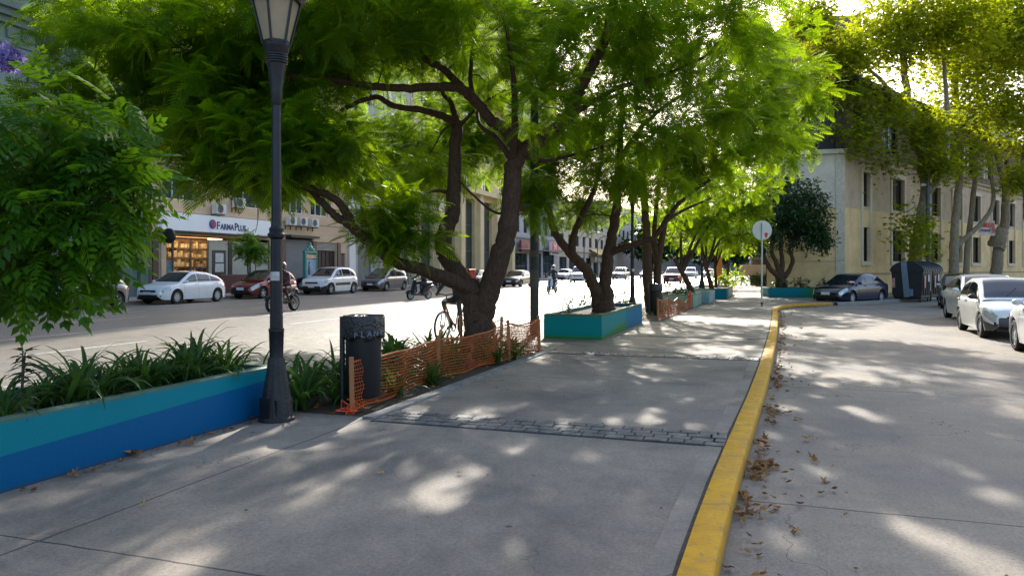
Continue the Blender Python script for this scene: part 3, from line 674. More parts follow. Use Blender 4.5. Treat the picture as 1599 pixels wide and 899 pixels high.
t = thing('end_building', 'low dark grey block closing the far end of the avenue behind the trees', 'building', W(215, 34, 0), ROT_U-R(90))
hs = [(3+i*5.2, 5+k*3.2, 2.4, 1.7) for i in range(11) for k in range(3)]
b = MB(); wall_with_holes(b, 64, 16, hs); shell(b, 64, 16, 12); b.build('wall', pm('end_grey', (.20, .21, .22), .85, 0, .12, .3), t, smooth=0)
for h in hs: window(t, h, frame=M_dark, cols=2)
bldg('far_building', 'long pale building closing the left side at the far end of the avenue', 149.2, 210, 15, pm('far_render', (.42, .40, .38), .8, 0, .1, .4), hs, frame=M_dark)
# gooseneck street lights
for u, lab in ((118, 'nearer curved grey street light arm on the far sidewalk, left of the two'), (128, 'farther curved grey street light arm on the far sidewalk, right of the two')):
    t = thing('street_light', lab, 'street light', W(u, 28.0, .05), ROT_U, 'curved street lights')
    b = MB(); pts = [(0, 0, z) for z in (0, 2, 4, 5.6)] + [(0, -2.0+2.0*math.cos(R(a)), 5.6+1.5*math.sin(R(a))) for a in range(15, 106, 15)]; b.tube(pts, .09); b.build('pole', pm('pole_grey', (.12, .12, .12), .5), t)
    b = MB(); b.ball((0, -2.75, 7.0), (.14, .45, .09)); b.build('lamp_head', pm('lamp_grey', (.3, .3, .3), .5), t)

# ------------------------------------------------------------------ corner building on the right
A = Vector((14.7, 43.6, 0)); Bc = Vector((18.75, 42.55, 0)); dR = Vector((math.sin(R(46.6)), math.cos(R(46.6)), 0)); Lr = 52.0
M_yel = pm('yellow_wall_paint', (0.70, 0.49, 0.23), .85, 0, .2, .9, .15, 20); M_up = pm('upper_wall_render', (0.48, 0.37, 0.25), .85, 0, .2, .8, .15, 20); M_upg = pm('upper_wall_grey', (0.62, .55, .43), .85, 0, .16, .8)
CB = thing('corner_building', 'beige corner office building with yellow lower wall and tall framed windows behind the plane trees', 'building', Bc, R(90-46.6))
ZB = 4.95
hs_low = []; hs_up = []; hs_top = []
cen = [2.9, 7.9, 14.8, 19.6, 24.2, 29.4, 34.3, 39.2, 44.1, 49.0]
for c_ in cen:
    w = 1.0 if c_ < 3 else 2.0
    hs_low.append((c_-w/2, 1.93, w, 2.0)); hs_up.append((c_-w/2, 5.15, w, 2.0)); hs_top.append((c_-w*.6, 8.9, w*1.3, 2.4))
b = MB(); wall_with_holes(b, Lr, ZB, hs_low, depth=.3); b.build('lower_wall', M_yel, CB, smooth=0)
b = MB(); wall_with_holes(b, Lr, 8.2, hs_up, depth=.3, z0=ZB); b.build('upper_wall', M_up, CB, smooth=0)
b = MB(); wall_with_holes(b, Lr, 12.0, hs_top, y=.5, depth=.3, z0=8.2); b.quad((0, 0, 8.2), (Lr, 0, 8.2), (Lr, .5, 8.2), (0, .5, 8.2)); b.build('attic_wall', pm('attic_brown', (0.17, .125, .09), .9, 0, .2, 1), CB, smooth=0)
M_wf = pm('window_trim', (0.58, .50, .36), .8, 0, .1)
for h in hs_low: window(CB, h, style='dark', frame=M_black, glass=M_darkglass, cols=2, depth=.3)
for h in hs_up: window(CB, h, style='dark', frame=pm('window_brown', (.10, .075, .06), .6), glass=M_darkglass, cols=2, depth=.3)
for h in hs_top: window(CB, h, y=.5, style='dark', frame=M_black, glass=M_darkglass, cols=2, depth=.3)
for c_ in cen:
    b = MB(); w = 1.0 if c_ < 3 else 2.0
    for sx in (-1, 1): b.box((c_+sx*(w/2+.13), -.04, 4.55), (.25, .08, 5.7))
    b.box((c_, -.05, 1.8), (w+.5, .14, .22)); b.box((c_, -.042, 7.3), (w+.01, .085, .28)); b.build('window_surround', M_wf, CB, smooth=0)
each('moulding', pm('moulding_brown', (.33, .25, .17), .8), CB, [((Lr/2, -.08, 8.12), (Lr, .16, .16)), ((Lr/2, -.03, 1.2), (Lr, .05, .08)), ((Lr/2, -.04, 7.75), (Lr, .07, .07))])
b = MB(); b.box((Lr/2, .1, 12.1), (Lr+.6, 1.8, .22)); b.build('eave', pm('eave_dark', (.05, .045, .04), .8), CB, smooth=0)
# chamfer and avenue side (world coordinates turned into the building's frame)
inv = Matrix.Rotation(-R(90-46.6), 4, 'Z')
def loc_c(p, z): q = inv @ (Vector((p[0], p[1], 0))-Bc); return (q.x, q.y, z)
Uv = Vector((SU, CU, 0)); A2 = A+Uv*46; B2 = Bc+dR*Lr
A3 = Vector((16.0, 43.27, 0))
b = MB(); b.quad(loc_c(A, 0), loc_c(Bc, 0), loc_c(Bc, ZB), loc_c(A, ZB)); b.quad(loc_c(A, 0), loc_c(A, ZB), loc_c(A2, ZB), loc_c(A2, 0)); b.build('corner_wall', M_yel, CB, smooth=0)
b = MB(); b.quad(loc_c(A, ZB), loc_c(Bc, ZB), loc_c(Bc, 8.2), loc_c(A, 8.2)); b.quad(loc_c(A, ZB), loc_c(A, 8.2), loc_c(A2, 8.2), loc_c(A2, ZB)); b.build('corner_upper_wall', M_upg, CB, smooth=0)
b = MB(); b.add([loc_c(p, 12.0) for p in (A+Uv*.8, Bc+Uv*.8, B2, B2+Uv*10, A2)], [(0, 1, 2, 3, 4)]); b.quad(loc_c(A+Uv*.8, 8.2), loc_c(Bc+Uv*.8, 8.2), loc_c(Bc+Uv*.8, 12), loc_c(A+Uv*.8, 12)); b.quad(loc_c(A+Uv*.8, 8.2), loc_c(A+Uv*.8, 12), loc_c(A2, 12), loc_c(A2, 8.2)); b.quad(loc_c(A2, 0), loc_c(A2, 12), loc_c(B2+Uv*10, 12), loc_c(B2+Uv*10, 0)); b.quad(loc_c(B2, 0), loc_c(B2, 12), loc_c(B2+Uv*10, 12), loc_c(B2+Uv*10, 0)); b.build('roof', M_dark, CB, smooth=0)
dC = (Bc-A).normalized(); nC = Vector((dC.y, -dC.x, 0)); rzc = math.atan2(dC.y, dC.x)-R(90-46.6); Lc_ = (Bc-A).length
def cbox(b, s, z, ls, lz, d):        # a strip on the chamfer, s metres from its left end
    c = A+dC*s+nC*(d/2); q = loc_c(c, z); b.box(q, (ls, d, lz), rz=rzc)
for a_ in ((Lc_/2, 1.95, Lc_, .05, .05), (Lc_/2, 8.1, Lc_+.2, .25, .2), (Lc_-.25, 4.1, .5, 8.0, .05)): b = MB(); cbox(b, *a_); b.build('corner_moulding', pm('moulding_grey', (.52, .46, .34), .8), CB, smooth=0)
b = MB()
for i in range(26): b.tube([loc_c(A+dC*(i*Lc_/25), 8.25), loc_c(A+dC*(i*Lc_/25), 9.3)], .02, 4)
b.tube([loc_c(A, 9.3), loc_c(Bc, 9.3)], .03, 5); b.build('railing', M_dark, CB)
# tall block behind
t = thing('tower_block', 'tall grey slab block rising behind the corner building roof', 'building', (33.6, 92, 0), R(-6))
hs = [(1+i*2.4, 3+k*3, 1.3, 1.5) for i in range(3) for k in range(9)]
b = MB(); wall_with_holes(b, 8.6, 32, hs); shell(b, 8.6, 32, 14); b.build('wall', pm('tower_grey', (.16, .15, .145), .85, 0, .1, .5), t, smooth=0)
for h in hs: window(t, h, frame=M_dark, cols=2)
t = thing('white_block', 'pale apartment block behind the plane tree crowns', 'building', (41, 84, 0), R(-20))
hs = [(1+i*3, 3+k*3, 1.6, 1.6) for i in range(4) for k in range(5)]
b = MB(); wall_with_holes(b, 13, 19, hs); shell(b, 13, 19, 14); b.build('wall', pm('block_white', (.5, .47, .42), .85, 0, .1, .5), t, smooth=0)
for h in hs: window(t, h, frame=M_dark, cols=2)
# sidewalk along the right facade
def Rf(s, d, z=0.0): q = Bc+dR*s+Vector((dR.y, -dR.x, 0))*d; return Vector((q.x, q.y, z))
b = MB(); b.prism([tuple(Rf(4, 0.02)[:2]), tuple(Rf(4, 3.2)[:2]), tuple(Rf(60, 3.2)[:2]), tuple(Rf(60, 0.02)[:2])][::-1], -.19, 0.004); tag(b.build('right_sidewalk', M_walk, smooth=0), kind='structure')
# banner between two trunks
t = thing('banner', 'white cloth banner with red painted lettering tied between two plane tree trunks', 'banner', P(1541, 356, 51.0), R(90-60))
b = MB(); rows = []
for i in range(15):
    x = -1.0+2.0*i/14; rows.append([(x, .05*math.sin(i*.9), .52-.1*math.sin(math.pi*i/14)), (x, .07*math.sin(i*.8+.4), 0), (x, .06*math.sin(i*.7), -.5)])
b.grid(rows); b.build('cloth', pm('banner_cloth', (.58, .48, .45), .9, 0, .1, 2), t)
lettering('VERMUGATE', .44, pm('banner_red', (.50, .07, .04), .8), t, (-.05, -.09, .05), off=.008, sx=.72, name='lettering'); lettering('ESTE LUGAR VIVE', .22, M_black, t, (-.3, -.09, -.25), sx=.72, off=.004); lettering('YA', .5, pm('banner_red', (.5, .07, .04), .8), t, (.72, -.09, -.32), off=.01, sx=.7)
b = MB()
for z, x in ((.5, -1), (.5, 1), (-.48, -1), (-.48, 1)): b.tube([(x, 0, z), (x*1.25, .1, z+.05)], .012, 4)
b.build('rope', M_dark, t)
# ------------------------------------------------------------------ foliage templates (numpy)
def kite(b, tip, side, w, lift=0.0):
    b, tip, side = map(np.array, (b, tip, side)); m = b+(tip-b)*.45; up = np.array((0, 0, lift))
    return [b, m+side*w+up, tip, m-side*w+up]
def frond(pairs=11, plen=.30, pw=.022, droop=.30, ang=58, start=.1, dip=.12):
    V = []; F = []
    def zc(x): return -droop*x*x
    for i in range(4):
        x0, x1 = i/4, (i+1)/4; w = .008
        o = len(V); V += [(x0, -w, zc(x0)), (x1, -w, zc(x1)), (x1, w, zc(x1)), (x0, w, zc(x0))]; F.append((o, o+1, o+2, o+3))
    for k in range(pairs):
        t = start+(1-start)*(k+.5)/pairs; L = plen*(math.sin(math.pi*min(1, .12+.80*t)))**.7
        a = R(ang-22*t)
        for s in (-1, 1):
            base = np.array((t, 0, zc(t))); d = np.array((math.cos(a), s*math.sin(a), -dip-droop*t))
            tip = base+d*L; side = np.array((-math.sin(a)*s, math.cos(a), 0))*1.0
            o = len(V); V += [tuple(p) for p in kite(base, tip, side, pw)]; F.append((o, o+1, o+2, o+3))
    o = len(V); V += [tuple(p) for p in kite((.93, 0, zc(.93)), (1.12, 0, zc(1.14)), (0, 1, 0), pw)]; F.append((o, o+1, o+2, o+3))
    return np.array(V), np.array(F)
def single_leaf(w=.22, fold=.06, n=1):
    V = [(0, 0, 0), (.45, w, fold), (1, 0, -.12), (.45, 0, -.02), (.45, -w, fold)]
    return np.array(V), np.array([(0, 1, 2, 3), (0, 3, 2, 4)][:2])
def palmate():
    pts = [(0, 0, 0)]; V = [(0.02, 0, 0)]; F = []
    for a, L, w in ((0, 1, .2), (48, .86, .18), (-48, .86, .18), (100, .55, .15), (-100, .55, .15)):
        c, s = math.cos(R(a)), math.sin(R(a)); o = len(V)
        V += [(.18-.1*c, -.1*s, 0), (.18+c*L*.5-s*w, s*L*.5+c*w, .05), (.18+c*L, s*L, -.1), (.18+c*L*.5+s*w, s*L*.5-c*w, .05)]; F.append((o, o+1, o+2, o+3))
    return np.array(V), np.array(F)
T_JAC = frond(12, .30, .021, .34, 60)
T_JAC2 = frond(7, .33, .036, .30, 58)
T_PIN = frond(5, .30, .058, .35, 62, .22, .25)
T_LEAF = single_leaf(.2); T_PALM = palmate()

def place(tmpl, pos, fwd, up, size):
    """copies of one leaf at many places, as one array"""
    V, F = tmpl; n = len(pos)
    f = fwd/np.linalg.norm(fwd, axis=1, keepdims=True); s = np.cross(up, f); s /= np.maximum(np.linalg.norm(s, axis=1, keepdims=True), 1e-6); u = np.cross(f, s)
    out = pos[:, None, :] + size[:, None, None]*(V[None, :, 0:1]*f[:, None, :] + V[None, :, 1:2]*s[:, None, :] + V[None, :, 2:3]*u[:, None, :])
    FF = (F[None]+(np.arange(n)*len(V))[:, None, None]).reshape(-1, 4)
    return out.reshape(-1, 3), FF
def catmull(pts, n=6):
    pts = [np.array(p, float) for p in pts]; q = [pts[0]*2-pts[1]]+pts+[pts[-1]*2-pts[-2]]; out = []
    for i in range(1, len(q)-2):
        for k in range(n):
            t = k/n; a, b_, c, d = q[i-1], q[i], q[i+1], q[i+2]
            out.append(.5*((2*b_)+(-a+c)*t+(2*a-5*b_+4*c-d)*t*t+(-a+3*b_-3*c+d)*t**3))
    out.append(pts[-1]); return out

# openings in the canopy where the sun reaches the ground: (ground point, radius)
OPEN = []
_r = np.random.default_rng(3)
for px, py, r in ((690, 760, .22), (720, 735, .18), (700, 785, .2), (655, 790, .12), (800, 705, .16), (905, 715, .2), (870, 700, .12), (760, 690, .14), (640, 650, .15), (740, 655, .18), (850, 650, .18), (950, 660, .2), (1010, 655, .22), (1080, 665, .2), (930, 625, .15), (1080, 625, .14), (620, 730, .15), (520, 740, .16), (600, 715, .12), (480, 770, .14), (90, 770, .18), (300, 870, .25), (180, 885, .2), (780, 860, .2), (1000, 770, .14), (930, 800, .12)):
    OPEN.append((np.array(G(px, py, 0)), r))
for px, py, r in ((1420, 825, .25), (1460, 845, .25), (1500, 870, .2), (1300, 690, .15), (1250, 640, .2), (1330, 640, .25), (1290, 600, .25), (1400, 660, .2), (1230, 690, .15), (1490, 740, .2), (1560, 780, .2), (1220, 560, .3), (1260, 580, .25), (1350, 590, .3)):
    OPEN.append((np.array(G(px, py, Z_ST)), r))
OPEN += [(p+np.array((_r.normal(0, .45), _r.normal(0, .75), 0)), r*_r.uniform(.35, .75)) for p, r in OPEN for _ in range(3)]
OPEN = [(p+_r.normal(0, .10, 3)*np.array((1, 1, 0)), r*k) for p, r in OPEN for k in (.5, .33)]
def lit_by_opening(q):
    s_ = np.array(sdir); bad = np.zeros(len(q), bool)
    for p, r in OPEN:
        d = q-p; a = d @ s_; bad |= (np.linalg.norm(d-a[:, None]*s_, axis=1) < r) & (a > 0)
    return bad
def tree(name, label, cat, base, limbs, crowns, bark, leafm, tmpl, size, per=9, group=None, droop=0.1, spread=1.0, twig_r=.012, flat=0.0, shell_p=2.4, seed=1, n_limb=10, maxtwig=3.0, up_bias=.12, scatter=None, gap=.0, gap_s=1.0, gap_x=-1e9):
    """limbs: [(points in world, r0, r1)], crowns: [(centre, (rx,ry,rz), clusters)]. Root Empty > trunk, crown"""
    g = np.random.default_rng(seed); base = Vector(base)
    t = thing(name, label, cat, base, 0, group); B0 = np.array(base)
    wood = MB(); pool = []; poolr = []
    for pts, r0, r1 in limbs:
        c = catmull(pts, 6); n = len(c); c = [p-B0+g.normal(0, .006*max(r0, .03)/.1, 3)*(0 if i == 0 else 1) for i, p in enumerate(c)]
        rr = [(r0+(r1-r0)*(i/(n-1))**.8)*(1+g.normal(0, .025)) for i in range(n)]
        wood.tube([Vector(p) for p in c], rr, n_limb if r0 > .06 else 6)
        k0 = 0 if r0 < .12 else n//3
        for i in range(k0, n): pool.append(c[i]); poolr.append(rr[i])
    pts = []; out = []
    for cc, r, k in crowns:
        cc = np.array(cc)-B0
        d = g.normal(size=(k, 3)); d /= np.linalg.norm(d, axis=1, keepdims=True)
        rad = g.random(k)**(1/shell_p); d *= rad[:, None]
        if flat: d[:, 2] = np.where(d[:, 2] < 0, d[:, 2]*(1-flat), d[:, 2])
        pts.append(cc+d*np.array(r)); o_ = d.copy(); out.append(o_)
    pts = np.concatenate(pts); out = np.concatenate(out)
    if gap:           # uneven crown: clumps with gaps between
        ph = g.uniform(0, 6.28, (5, 3)); fr = g.uniform(.7, 1.6, (5, 3))*2.6/gap_s
        nz = sum(np.sin(pts[:, 0]*fr[i, 0]+ph[i, 0])*np.sin(pts[:, 1]*fr[i, 1]+ph[i, 1])*np.sin(pts[:, 2]*fr[i, 2]+ph[i, 2]) for i in range(5))
        keep = (nz > np.quantile(nz, gap)) | (pts[:, 0]+B0[0] < gap_x); pts = pts[keep]; out = out[keep]
    pool_a = np.array(pool); d0 = np.array([np.min(np.linalg.norm(pool_a-p, axis=1)) for p in pts])
    order = np.argsort(d0); tips = []; dirs = []
    buf = np.zeros((len(pool)+len(pts)*4, 3)); buf[:len(pool)] = pool_a; nb = len(pool); br = list(poolr)
    for i in order:
        p = pts[i]; dd = np.linalg.norm(buf[:nb]-p, axis=1); j = int(np.argmin(dd)); q = buf[j].copy(); L = dd[j]
        if L < 1e-3: continue
        mid = (p+q)/2 + g.normal(0, .10*L, 3); mid[2] += .10*L
        m1 = q*.62+mid*.38+ (mid-(p+q)/2)*.3; m2 = mid*.5+p*.5
        r0 = min(br[j]*.75, twig_r*(1+L*.9)); path = [q, m1, mid, m2, p]
        wood.tube([Vector(x) for x in path], [r0, r0*.85, r0*.7, r0*.55, r0*.35], 4, cap=False)
        for x, rr in ((m1, r0*.85), (mid, r0*.7), (m2, r0*.55), (p, r0*.35)):
            buf[nb] = x; br.append(rr); nb += 1
        dv = p-m2; dv /= max(np.linalg.norm(dv), 1e-6)
        tips.append(p); dirs.append(dv*.6+out[i]*.5)
    wood.build('trunk', bark, t, smooth=60, weld=False)
    tips = np.array(tips); dirs = np.array(dirs); n = len(tips)
    pos = np.repeat(tips, per, 0) + g.normal(0, scatter or .05*size/.45, (n*per, 3)); fw = np.repeat(dirs, per, 0)*.55 + g.normal(0, .62*spread, (n*per, 3)); fw[:, 2] = fw[:, 2]*.6 + up_bias - droop
    pos -= fw/np.linalg.norm(fw, axis=1, keepdims=True)*size*.12
    up = np.tile(np.array([0, 0, 1.]), (n*per, 1)) + g.normal(0, .35*spread, (n*per, 3))
    sz = size*g.uniform(.65, 1.25, n*per)
    clump = np.repeat(g.random(n), per); sh = np.clip(clump*.6+g.random(n*per)*.4, 0, 1)
    if name == 'jacaranda_tree':
        fn = fw/np.linalg.norm(fw, axis=1, keepdims=True)*sz[:, None]; bad = np.zeros(len(pos), bool)
        for f_ in (.2, .5, .8, 1.05): bad |= lit_by_opening(pos+fn*f_+B0-np.array((0, 0, .2))*sz[:, None]*f_**2)
        pos, fw, up, sz, sh = pos[~bad], fw[~bad], up[~bad], sz[~bad], sh[~bad]
    V, F = place(tmpl, pos, fw, up, sz)
    raw_quads('crown', V, F, leafm, t, np.repeat(sh, len(tmpl[0])))
    return t

M_bark = bark_mat('jacaranda_bark', (0.040, 0.024, 0.016), (0.105, 0.064, 0.042))
M_bark2 = bark_mat('plane_bark', (0.16, 0.13, 0.09), (0.34, 0.29, 0.21), 2.5)
M_bark3 = bark_mat('dark_bark', (0.05, 0.033, 0.022), (0.13, 0.08, 0.05))
M_jac = leaf_mat('jacaranda_leaf', (0.017, 0.064, 0.004), (0.052, 0.135, 0.005), (0.37, 0.56, 0.006), .5, .5)
M_jacy = leaf_mat('young_jacaranda_leaf', (0.024, 0.078, 0.004), (0.066, 0.145, 0.006), (0.43, 0.62, 0.008), .5, .52)
M_sap = leaf_mat('sapling_leaf', (0.020, 0.082, 0.008), (0.060, 0.165, 0.012), (0.24, 0.45, 0.010), .36, .45, spec=.22)
M_plane = leaf_mat('plane_leaf', (0.06, 0.10, 0.018), (0.11, 0.16, 0.022), (0.56, 0.62, 0.014), .55, .6, young=(0.18, 0.11, 0.03), yfac=.05)
M_dleaf = leaf_mat('dark_glossy_leaf', (0.018, 0.052, 0.022), (0.045, 0.10, 0.042), (0.10, 0.22, 0.025), .28, .25, spec=.4)

# near jacaranda in the fenced bed
b0 = P(748, 533, 14.3); b0.z = -0.03
def L_(*pp): return [P(*p) for p in pp]
limbs = [
 ([b0+Vector((0, 0, -.05)), P(748, 505, 14.3), P(742, 470, 14.3), P(733, 447, 14.3)], .32, .22),
 (L_((752, 500, 14.25), (762, 460, 14.2), (776, 415, 14.1), (790, 370, 14.0), (799, 310, 14), (803, 262, 14), (812, 238, 14)), .23, .15),
 (L_((742, 470, 14.3), (722, 437, 14.3), (700, 405, 14.4), (692, 374, 14.4), (706, 335, 14.5), (710, 290, 14.6), (711, 230, 14.8), (714, 190, 15.0)), .20, .115),
 (L_((690, 378, 14.3), (685, 371, 14.15), (686, 364, 14.1)), .13, .06),
 (L_((738, 450, 14.2), (705, 438, 14.0), (660, 421, 13.6), (620, 410, 13.3), (590, 390, 13.1), (548, 352, 12.9), (525, 338, 12.8), (505, 318, 12.7), (480, 292, 12.6)), .155, .05),
 (L_((548, 352, 12.9), (543, 335, 12.8), (528, 314, 12.7), (500, 300, 12.6), (472, 291, 12.4), (440, 283, 12.2), (400, 268, 12.1)), .09, .04),
 (L_((812, 238, 14), (850, 215, 13.9), (885, 185, 13.8), (905, 140, 13.8), (928, 98, 13.8), (948, 55, 13.8), (955, 15, 13.9), (957, -60, 14)), .15, .07),
 (L_((812, 240, 14), (790, 205, 14), (765, 185, 13.9), (740, 155, 13.8), (718, 138, 13.7), (695, 136, 13.6), (640, 138, 13.5), (590, 135, 13.4), (540, 128, 13.3), (480, 120, 13.2), (420, 125, 13.1)), .13, .045),
 (L_((728, 145, 13.8), (710, 125, 13.8), (688, 105, 13.7), (668, 95, 13.6), (640, 60, 13.4), (610, 10, 13.2)), .085, .04),
 (L_((738, 150, 13.9), (735, 120, 14), (737, 95, 14.1), (740, 30, 14.2)), .05, .03),
 (L_((714, 195, 15), (700, 185, 14.9), (680, 178, 14.7), (650, 170, 14.4), (615, 166, 14.2), (590, 152, 14), (560, 160, 13.8), (500, 190, 13.4), (440, 215, 13)), .09, .03),
 (L_((714, 192, 15), (704, 160, 15.2), (692, 145, 15.4), (690, 110, 15.8)), .07, .03),
 (L_((720, 195, 15), (750, 165, 15.5), (790, 140, 16.5)), .045, .02),
 (L_((800, 250, 14), (775, 215, 14.3), (750, 195, 15), (744, 160, 16)), .07, .03),
 (L_((818, 245, 14), (860, 250, 14.5), (910, 238, 15), (960, 225, 15.5)), .05, .02),
 (L_((828, 320, 14), (800, 330, 14.05), (775, 332, 14.3), (745, 310, 14.5), (718, 283, 14.7)), .035, .02),
 (L_((700, 300, 14.6), (680, 298, 14.5), (660, 305, 14.3)), .045, .02),
 (L_((885, 185, 13.8), (960, 140, 14), (1030, 120, 14.2), (1100, 90, 14.4)), .06, .025),
 (L_((800, 255, 14), (805, 180, 13.3), (800, 100, 12.8), (790, 40, 12.5)), .08, .03),
]
crowns = [
 (P(255, 60, 13.2), (1.9, 2.2, 1.4), 170), (P(150, 185, 12.8), (1.2, 1.2, .7), 80), (P(300, 160, 14.5), (2.2, 1.5, 1.0), 70),
 (P(500, 25, 13.2), (2.4, 2.4, 1.5), 230), (P(440, 110, 14.5), (2.0, 1.6, .9), 100), (P(790, 30, 13.6), (2.4, 2.6, 1.6), 190), (P(1040, 50, 14.2), (2.2, 2.4, 1.6), 160),
 (P(385, 190, 12.9), (1.7, 1.6, .85), 140), (P(490, 230, 12.6), (.95, 1.0, .55), 60), (P(400, 265, 12.4), (1.25, .8, .45), 70), 
 (P(622, 352, 13.2), (.72, .65, .72), 46), (P(850, 165, 13.2), (.85, .75, .75), 46), (P(1000, 190, 14.4), (1.7, 1.5, .95), 80), (P(1130, 170, 14.6), (1.2, 1.3, .9), 46), (P(1000, 270, 15.3), (1.1, .9, .5), 30),
 (P(690, 200, 20.0), (2.6, .8, 1.5), 110), (P(620, 250, 20.5), (2.0, .7, 1.4), 75), (P(770, 215, 20.5), (1.6, .7, 1.6), 75), (P(840, 300, 14.8), (.45, .5, .7), 18), (P(520, 270, 16), (1.3, 1.2, .7), 36), (P(650, 265, 17), (1.3, 1.2, .6), 36), (P(560, 60, 17), (3.6, 2.2, 1.4), 110), (P(900, 60, 17), (3.0, 2.2, 1.6), 110),
]
tree('jacaranda_tree', 'big near jacaranda with several dark leaning stems rising from the orange fenced bed', 'tree', b0, limbs, crowns, M_bark, M_jac, T_JAC, .52, 11, 'jacarandas along the plaza', flat=.35, seed=4, droop=.14, gap=.12, gap_s=.7, gap_x=-1.2, scatter=.09)

# flower heads on its left end
M_flow = leaf_mat('lilac_flower', (0.28, 0.22, 0.55), (0.45, 0.38, 0.72), (0.5, 0.4, 0.8), .6, .35)
g = np.random.default_rng(9)
for c_, k, s, lab in ((P(14, 92, 12.4), 260, (.22, .2, .25), 'lilac jacaranda flower cluster at the left edge, lower and larger of the two'), (P(77, 74, 12.6), 220, (.2, .16, .1), 'small lilac jacaranda flower cluster beside the green cornice')):
    q = g.normal(0, 1, (k, 3)); q = q/np.linalg.norm(q, axis=1, keepdims=True)*g.random((k, 1))**.33*np.array(s)*.85
    V, F = place(single_leaf(.3, .2), q, g.normal(0, 1, (k, 3)), g.normal(0, 1, (k, 3)), np.full(k, .13))
    f_ = raw_quads('flower_cluster', V, F, M_flow, None, np.repeat(g.random(k), 5)); f_.location = c_
    tag(f_, lab, 'flowers', 'lilac flower clusters')

# second jacaranda, in the painted planter
b1 = P(943, 490, 18.8); b1.z = .42
limbs = [
 ([b1+Vector((-.1, 0, -.05)), P(935, 470, 18.8), P(930, 450, 18.7), P(918, 425, 18.6), P(900, 405, 18.5), P(886, 388, 18.4), P(872, 372, 18.3), P(862, 350, 18.2), P(855, 320, 18)], .20, .07),
 ([b1+Vector((.08, 0, -.05)), P(948, 470, 18.8), P(946, 440, 18.8), P(950, 400, 18.8), P(957, 365, 18.8), P(963, 325, 18.8), P(966, 285, 18.9), P(968, 240, 19), P(972, 150, 19)], .21, .07),
 ([b1+Vector((0, 0, -.12)), P(944, 478, 18.8), P(943, 465, 18.8)], .34, .22),
 (L_((893, 397, 18.4), (896, 370, 18.3), (905, 345, 18.2), (920, 315, 18.2), (932, 285, 18.2), (940, 230, 18.2), (945, 150, 18)), .10, .05),
 (L_((952, 395, 18.8), (975, 386, 18.6), (1000, 379, 18.5), (1022, 370, 18.4), (1036, 350, 18.3), (1052, 328, 18.2), (1075, 305, 18.1), (1110, 280, 18)), .10, .04),
 (L_((1028, 362, 18.4), (1048, 340, 18.6), (1075, 325, 18.9), (1110, 310, 19.2)), .06, .03),
 (L_((968, 250, 19), (1010, 190, 19), (1080, 140, 19), (1150, 110, 19)), .07, .03),
 (L_((964, 300, 18.8), (985, 250, 19.5), (1030, 200, 20.5)), .06, .03),
]
crowns = [
 (P(930, 120, 18.6), (2.2, 2.2, 1.7), 170), (P(900, 200, 20.3), (1.3, 1.1, 1.0), 54), (P(965, 270, 21), (1.2, .9, .8), 40), (P(1090, 110, 18.8), (2.2, 2.3, 1.7), 150), (P(1150, 215, 18.6), (1.2, 1.3, 1.0), 70), (P(1060, 230, 18.2), (1.2, 1.2, .6), 56),
 (P(850, 270, 17.9), (.55, .8, .9), 36), (P(905, 240, 19.8), (1.0, 1.0, .7), 36), (P(1090, 270, 18.6), (1.2, 1.0, .55), 50), (P(1180, 130, 19.5), (1.1, 1.5, 1.3), 60), (P(1000, 60, 22), (3.0, 2.2, 1.6), 100),(P(900, 330, 20.4), (.8, .8, .5), 20),
]
tree('jacaranda_tree', 'jacaranda with a Y shaped trunk growing in the blue and green painted planter', 'tree', b1, limbs, crowns, M_bark, M_jac, T_JAC, .50, 11, 'jacarandas along the plaza', flat=.3, seed=5, droop=.12, gap=.10, gap_s=.7, scatter=.09)

b2 = P(1018, 487, 26.5); b2.z = 0
limbs = [
 ([b2, P(1013, 450, 26.5), P(1011, 410, 26.5), P(1010, 370, 26.5), P(1008, 330, 26.5), P(1005, 290, 26.5), P(1010, 240, 26.5)], .22, .10),
 ([b2+Vector((.3, 0, 0)), P(1027, 450, 26.6), P(1028, 410, 26.7), P(1033, 380, 26.8), P(1040, 345, 27), P(1060, 300, 27), P(1110, 230, 27), P(1170, 180, 27)], .17, .07),
 (L_((1028, 410, 26.7), (1022, 370, 26.8), (1025, 330, 26.9), (1030, 270, 27)), .11, .06),
 (L_((1060, 300, 27), (1130, 270, 26.8), (1210, 230, 26.5), (1260, 180, 26)), .08, .03),
]
crowns = [(P(985, 200, 27), (2.2, 1.8, 1.6), 80), (P(1040, 260, 26.5), (2.2, 2.0, 1.2), 90), (P(1170, 190, 26.8), (2.3, 2.2, 2.0), 150), (P(1255, 140, 25.8), (1.15, 1.3, 1.15), 64), (P(1230, 230, 26), (1.2, 1.2, .9), 50), (P(1010, 330, 27.2), (1.7, 1.4, .7), 44), (P(1110, 300, 26.6), (1.6, 1.5, .8), 56), (P(1200, 60, 27.5), (2.2, 2, 1.4), 70)]
tree('jacaranda_tree', 'jacaranda with two upright stems behind the dark bin and far orange net', 'tree', b2, limbs, crowns, M_bark, M_jacy, T_JAC2, .50, 9, 'jacarandas along the plaza', flat=.25, seed=6, droop=.1, gap=.28, scatter=.09)
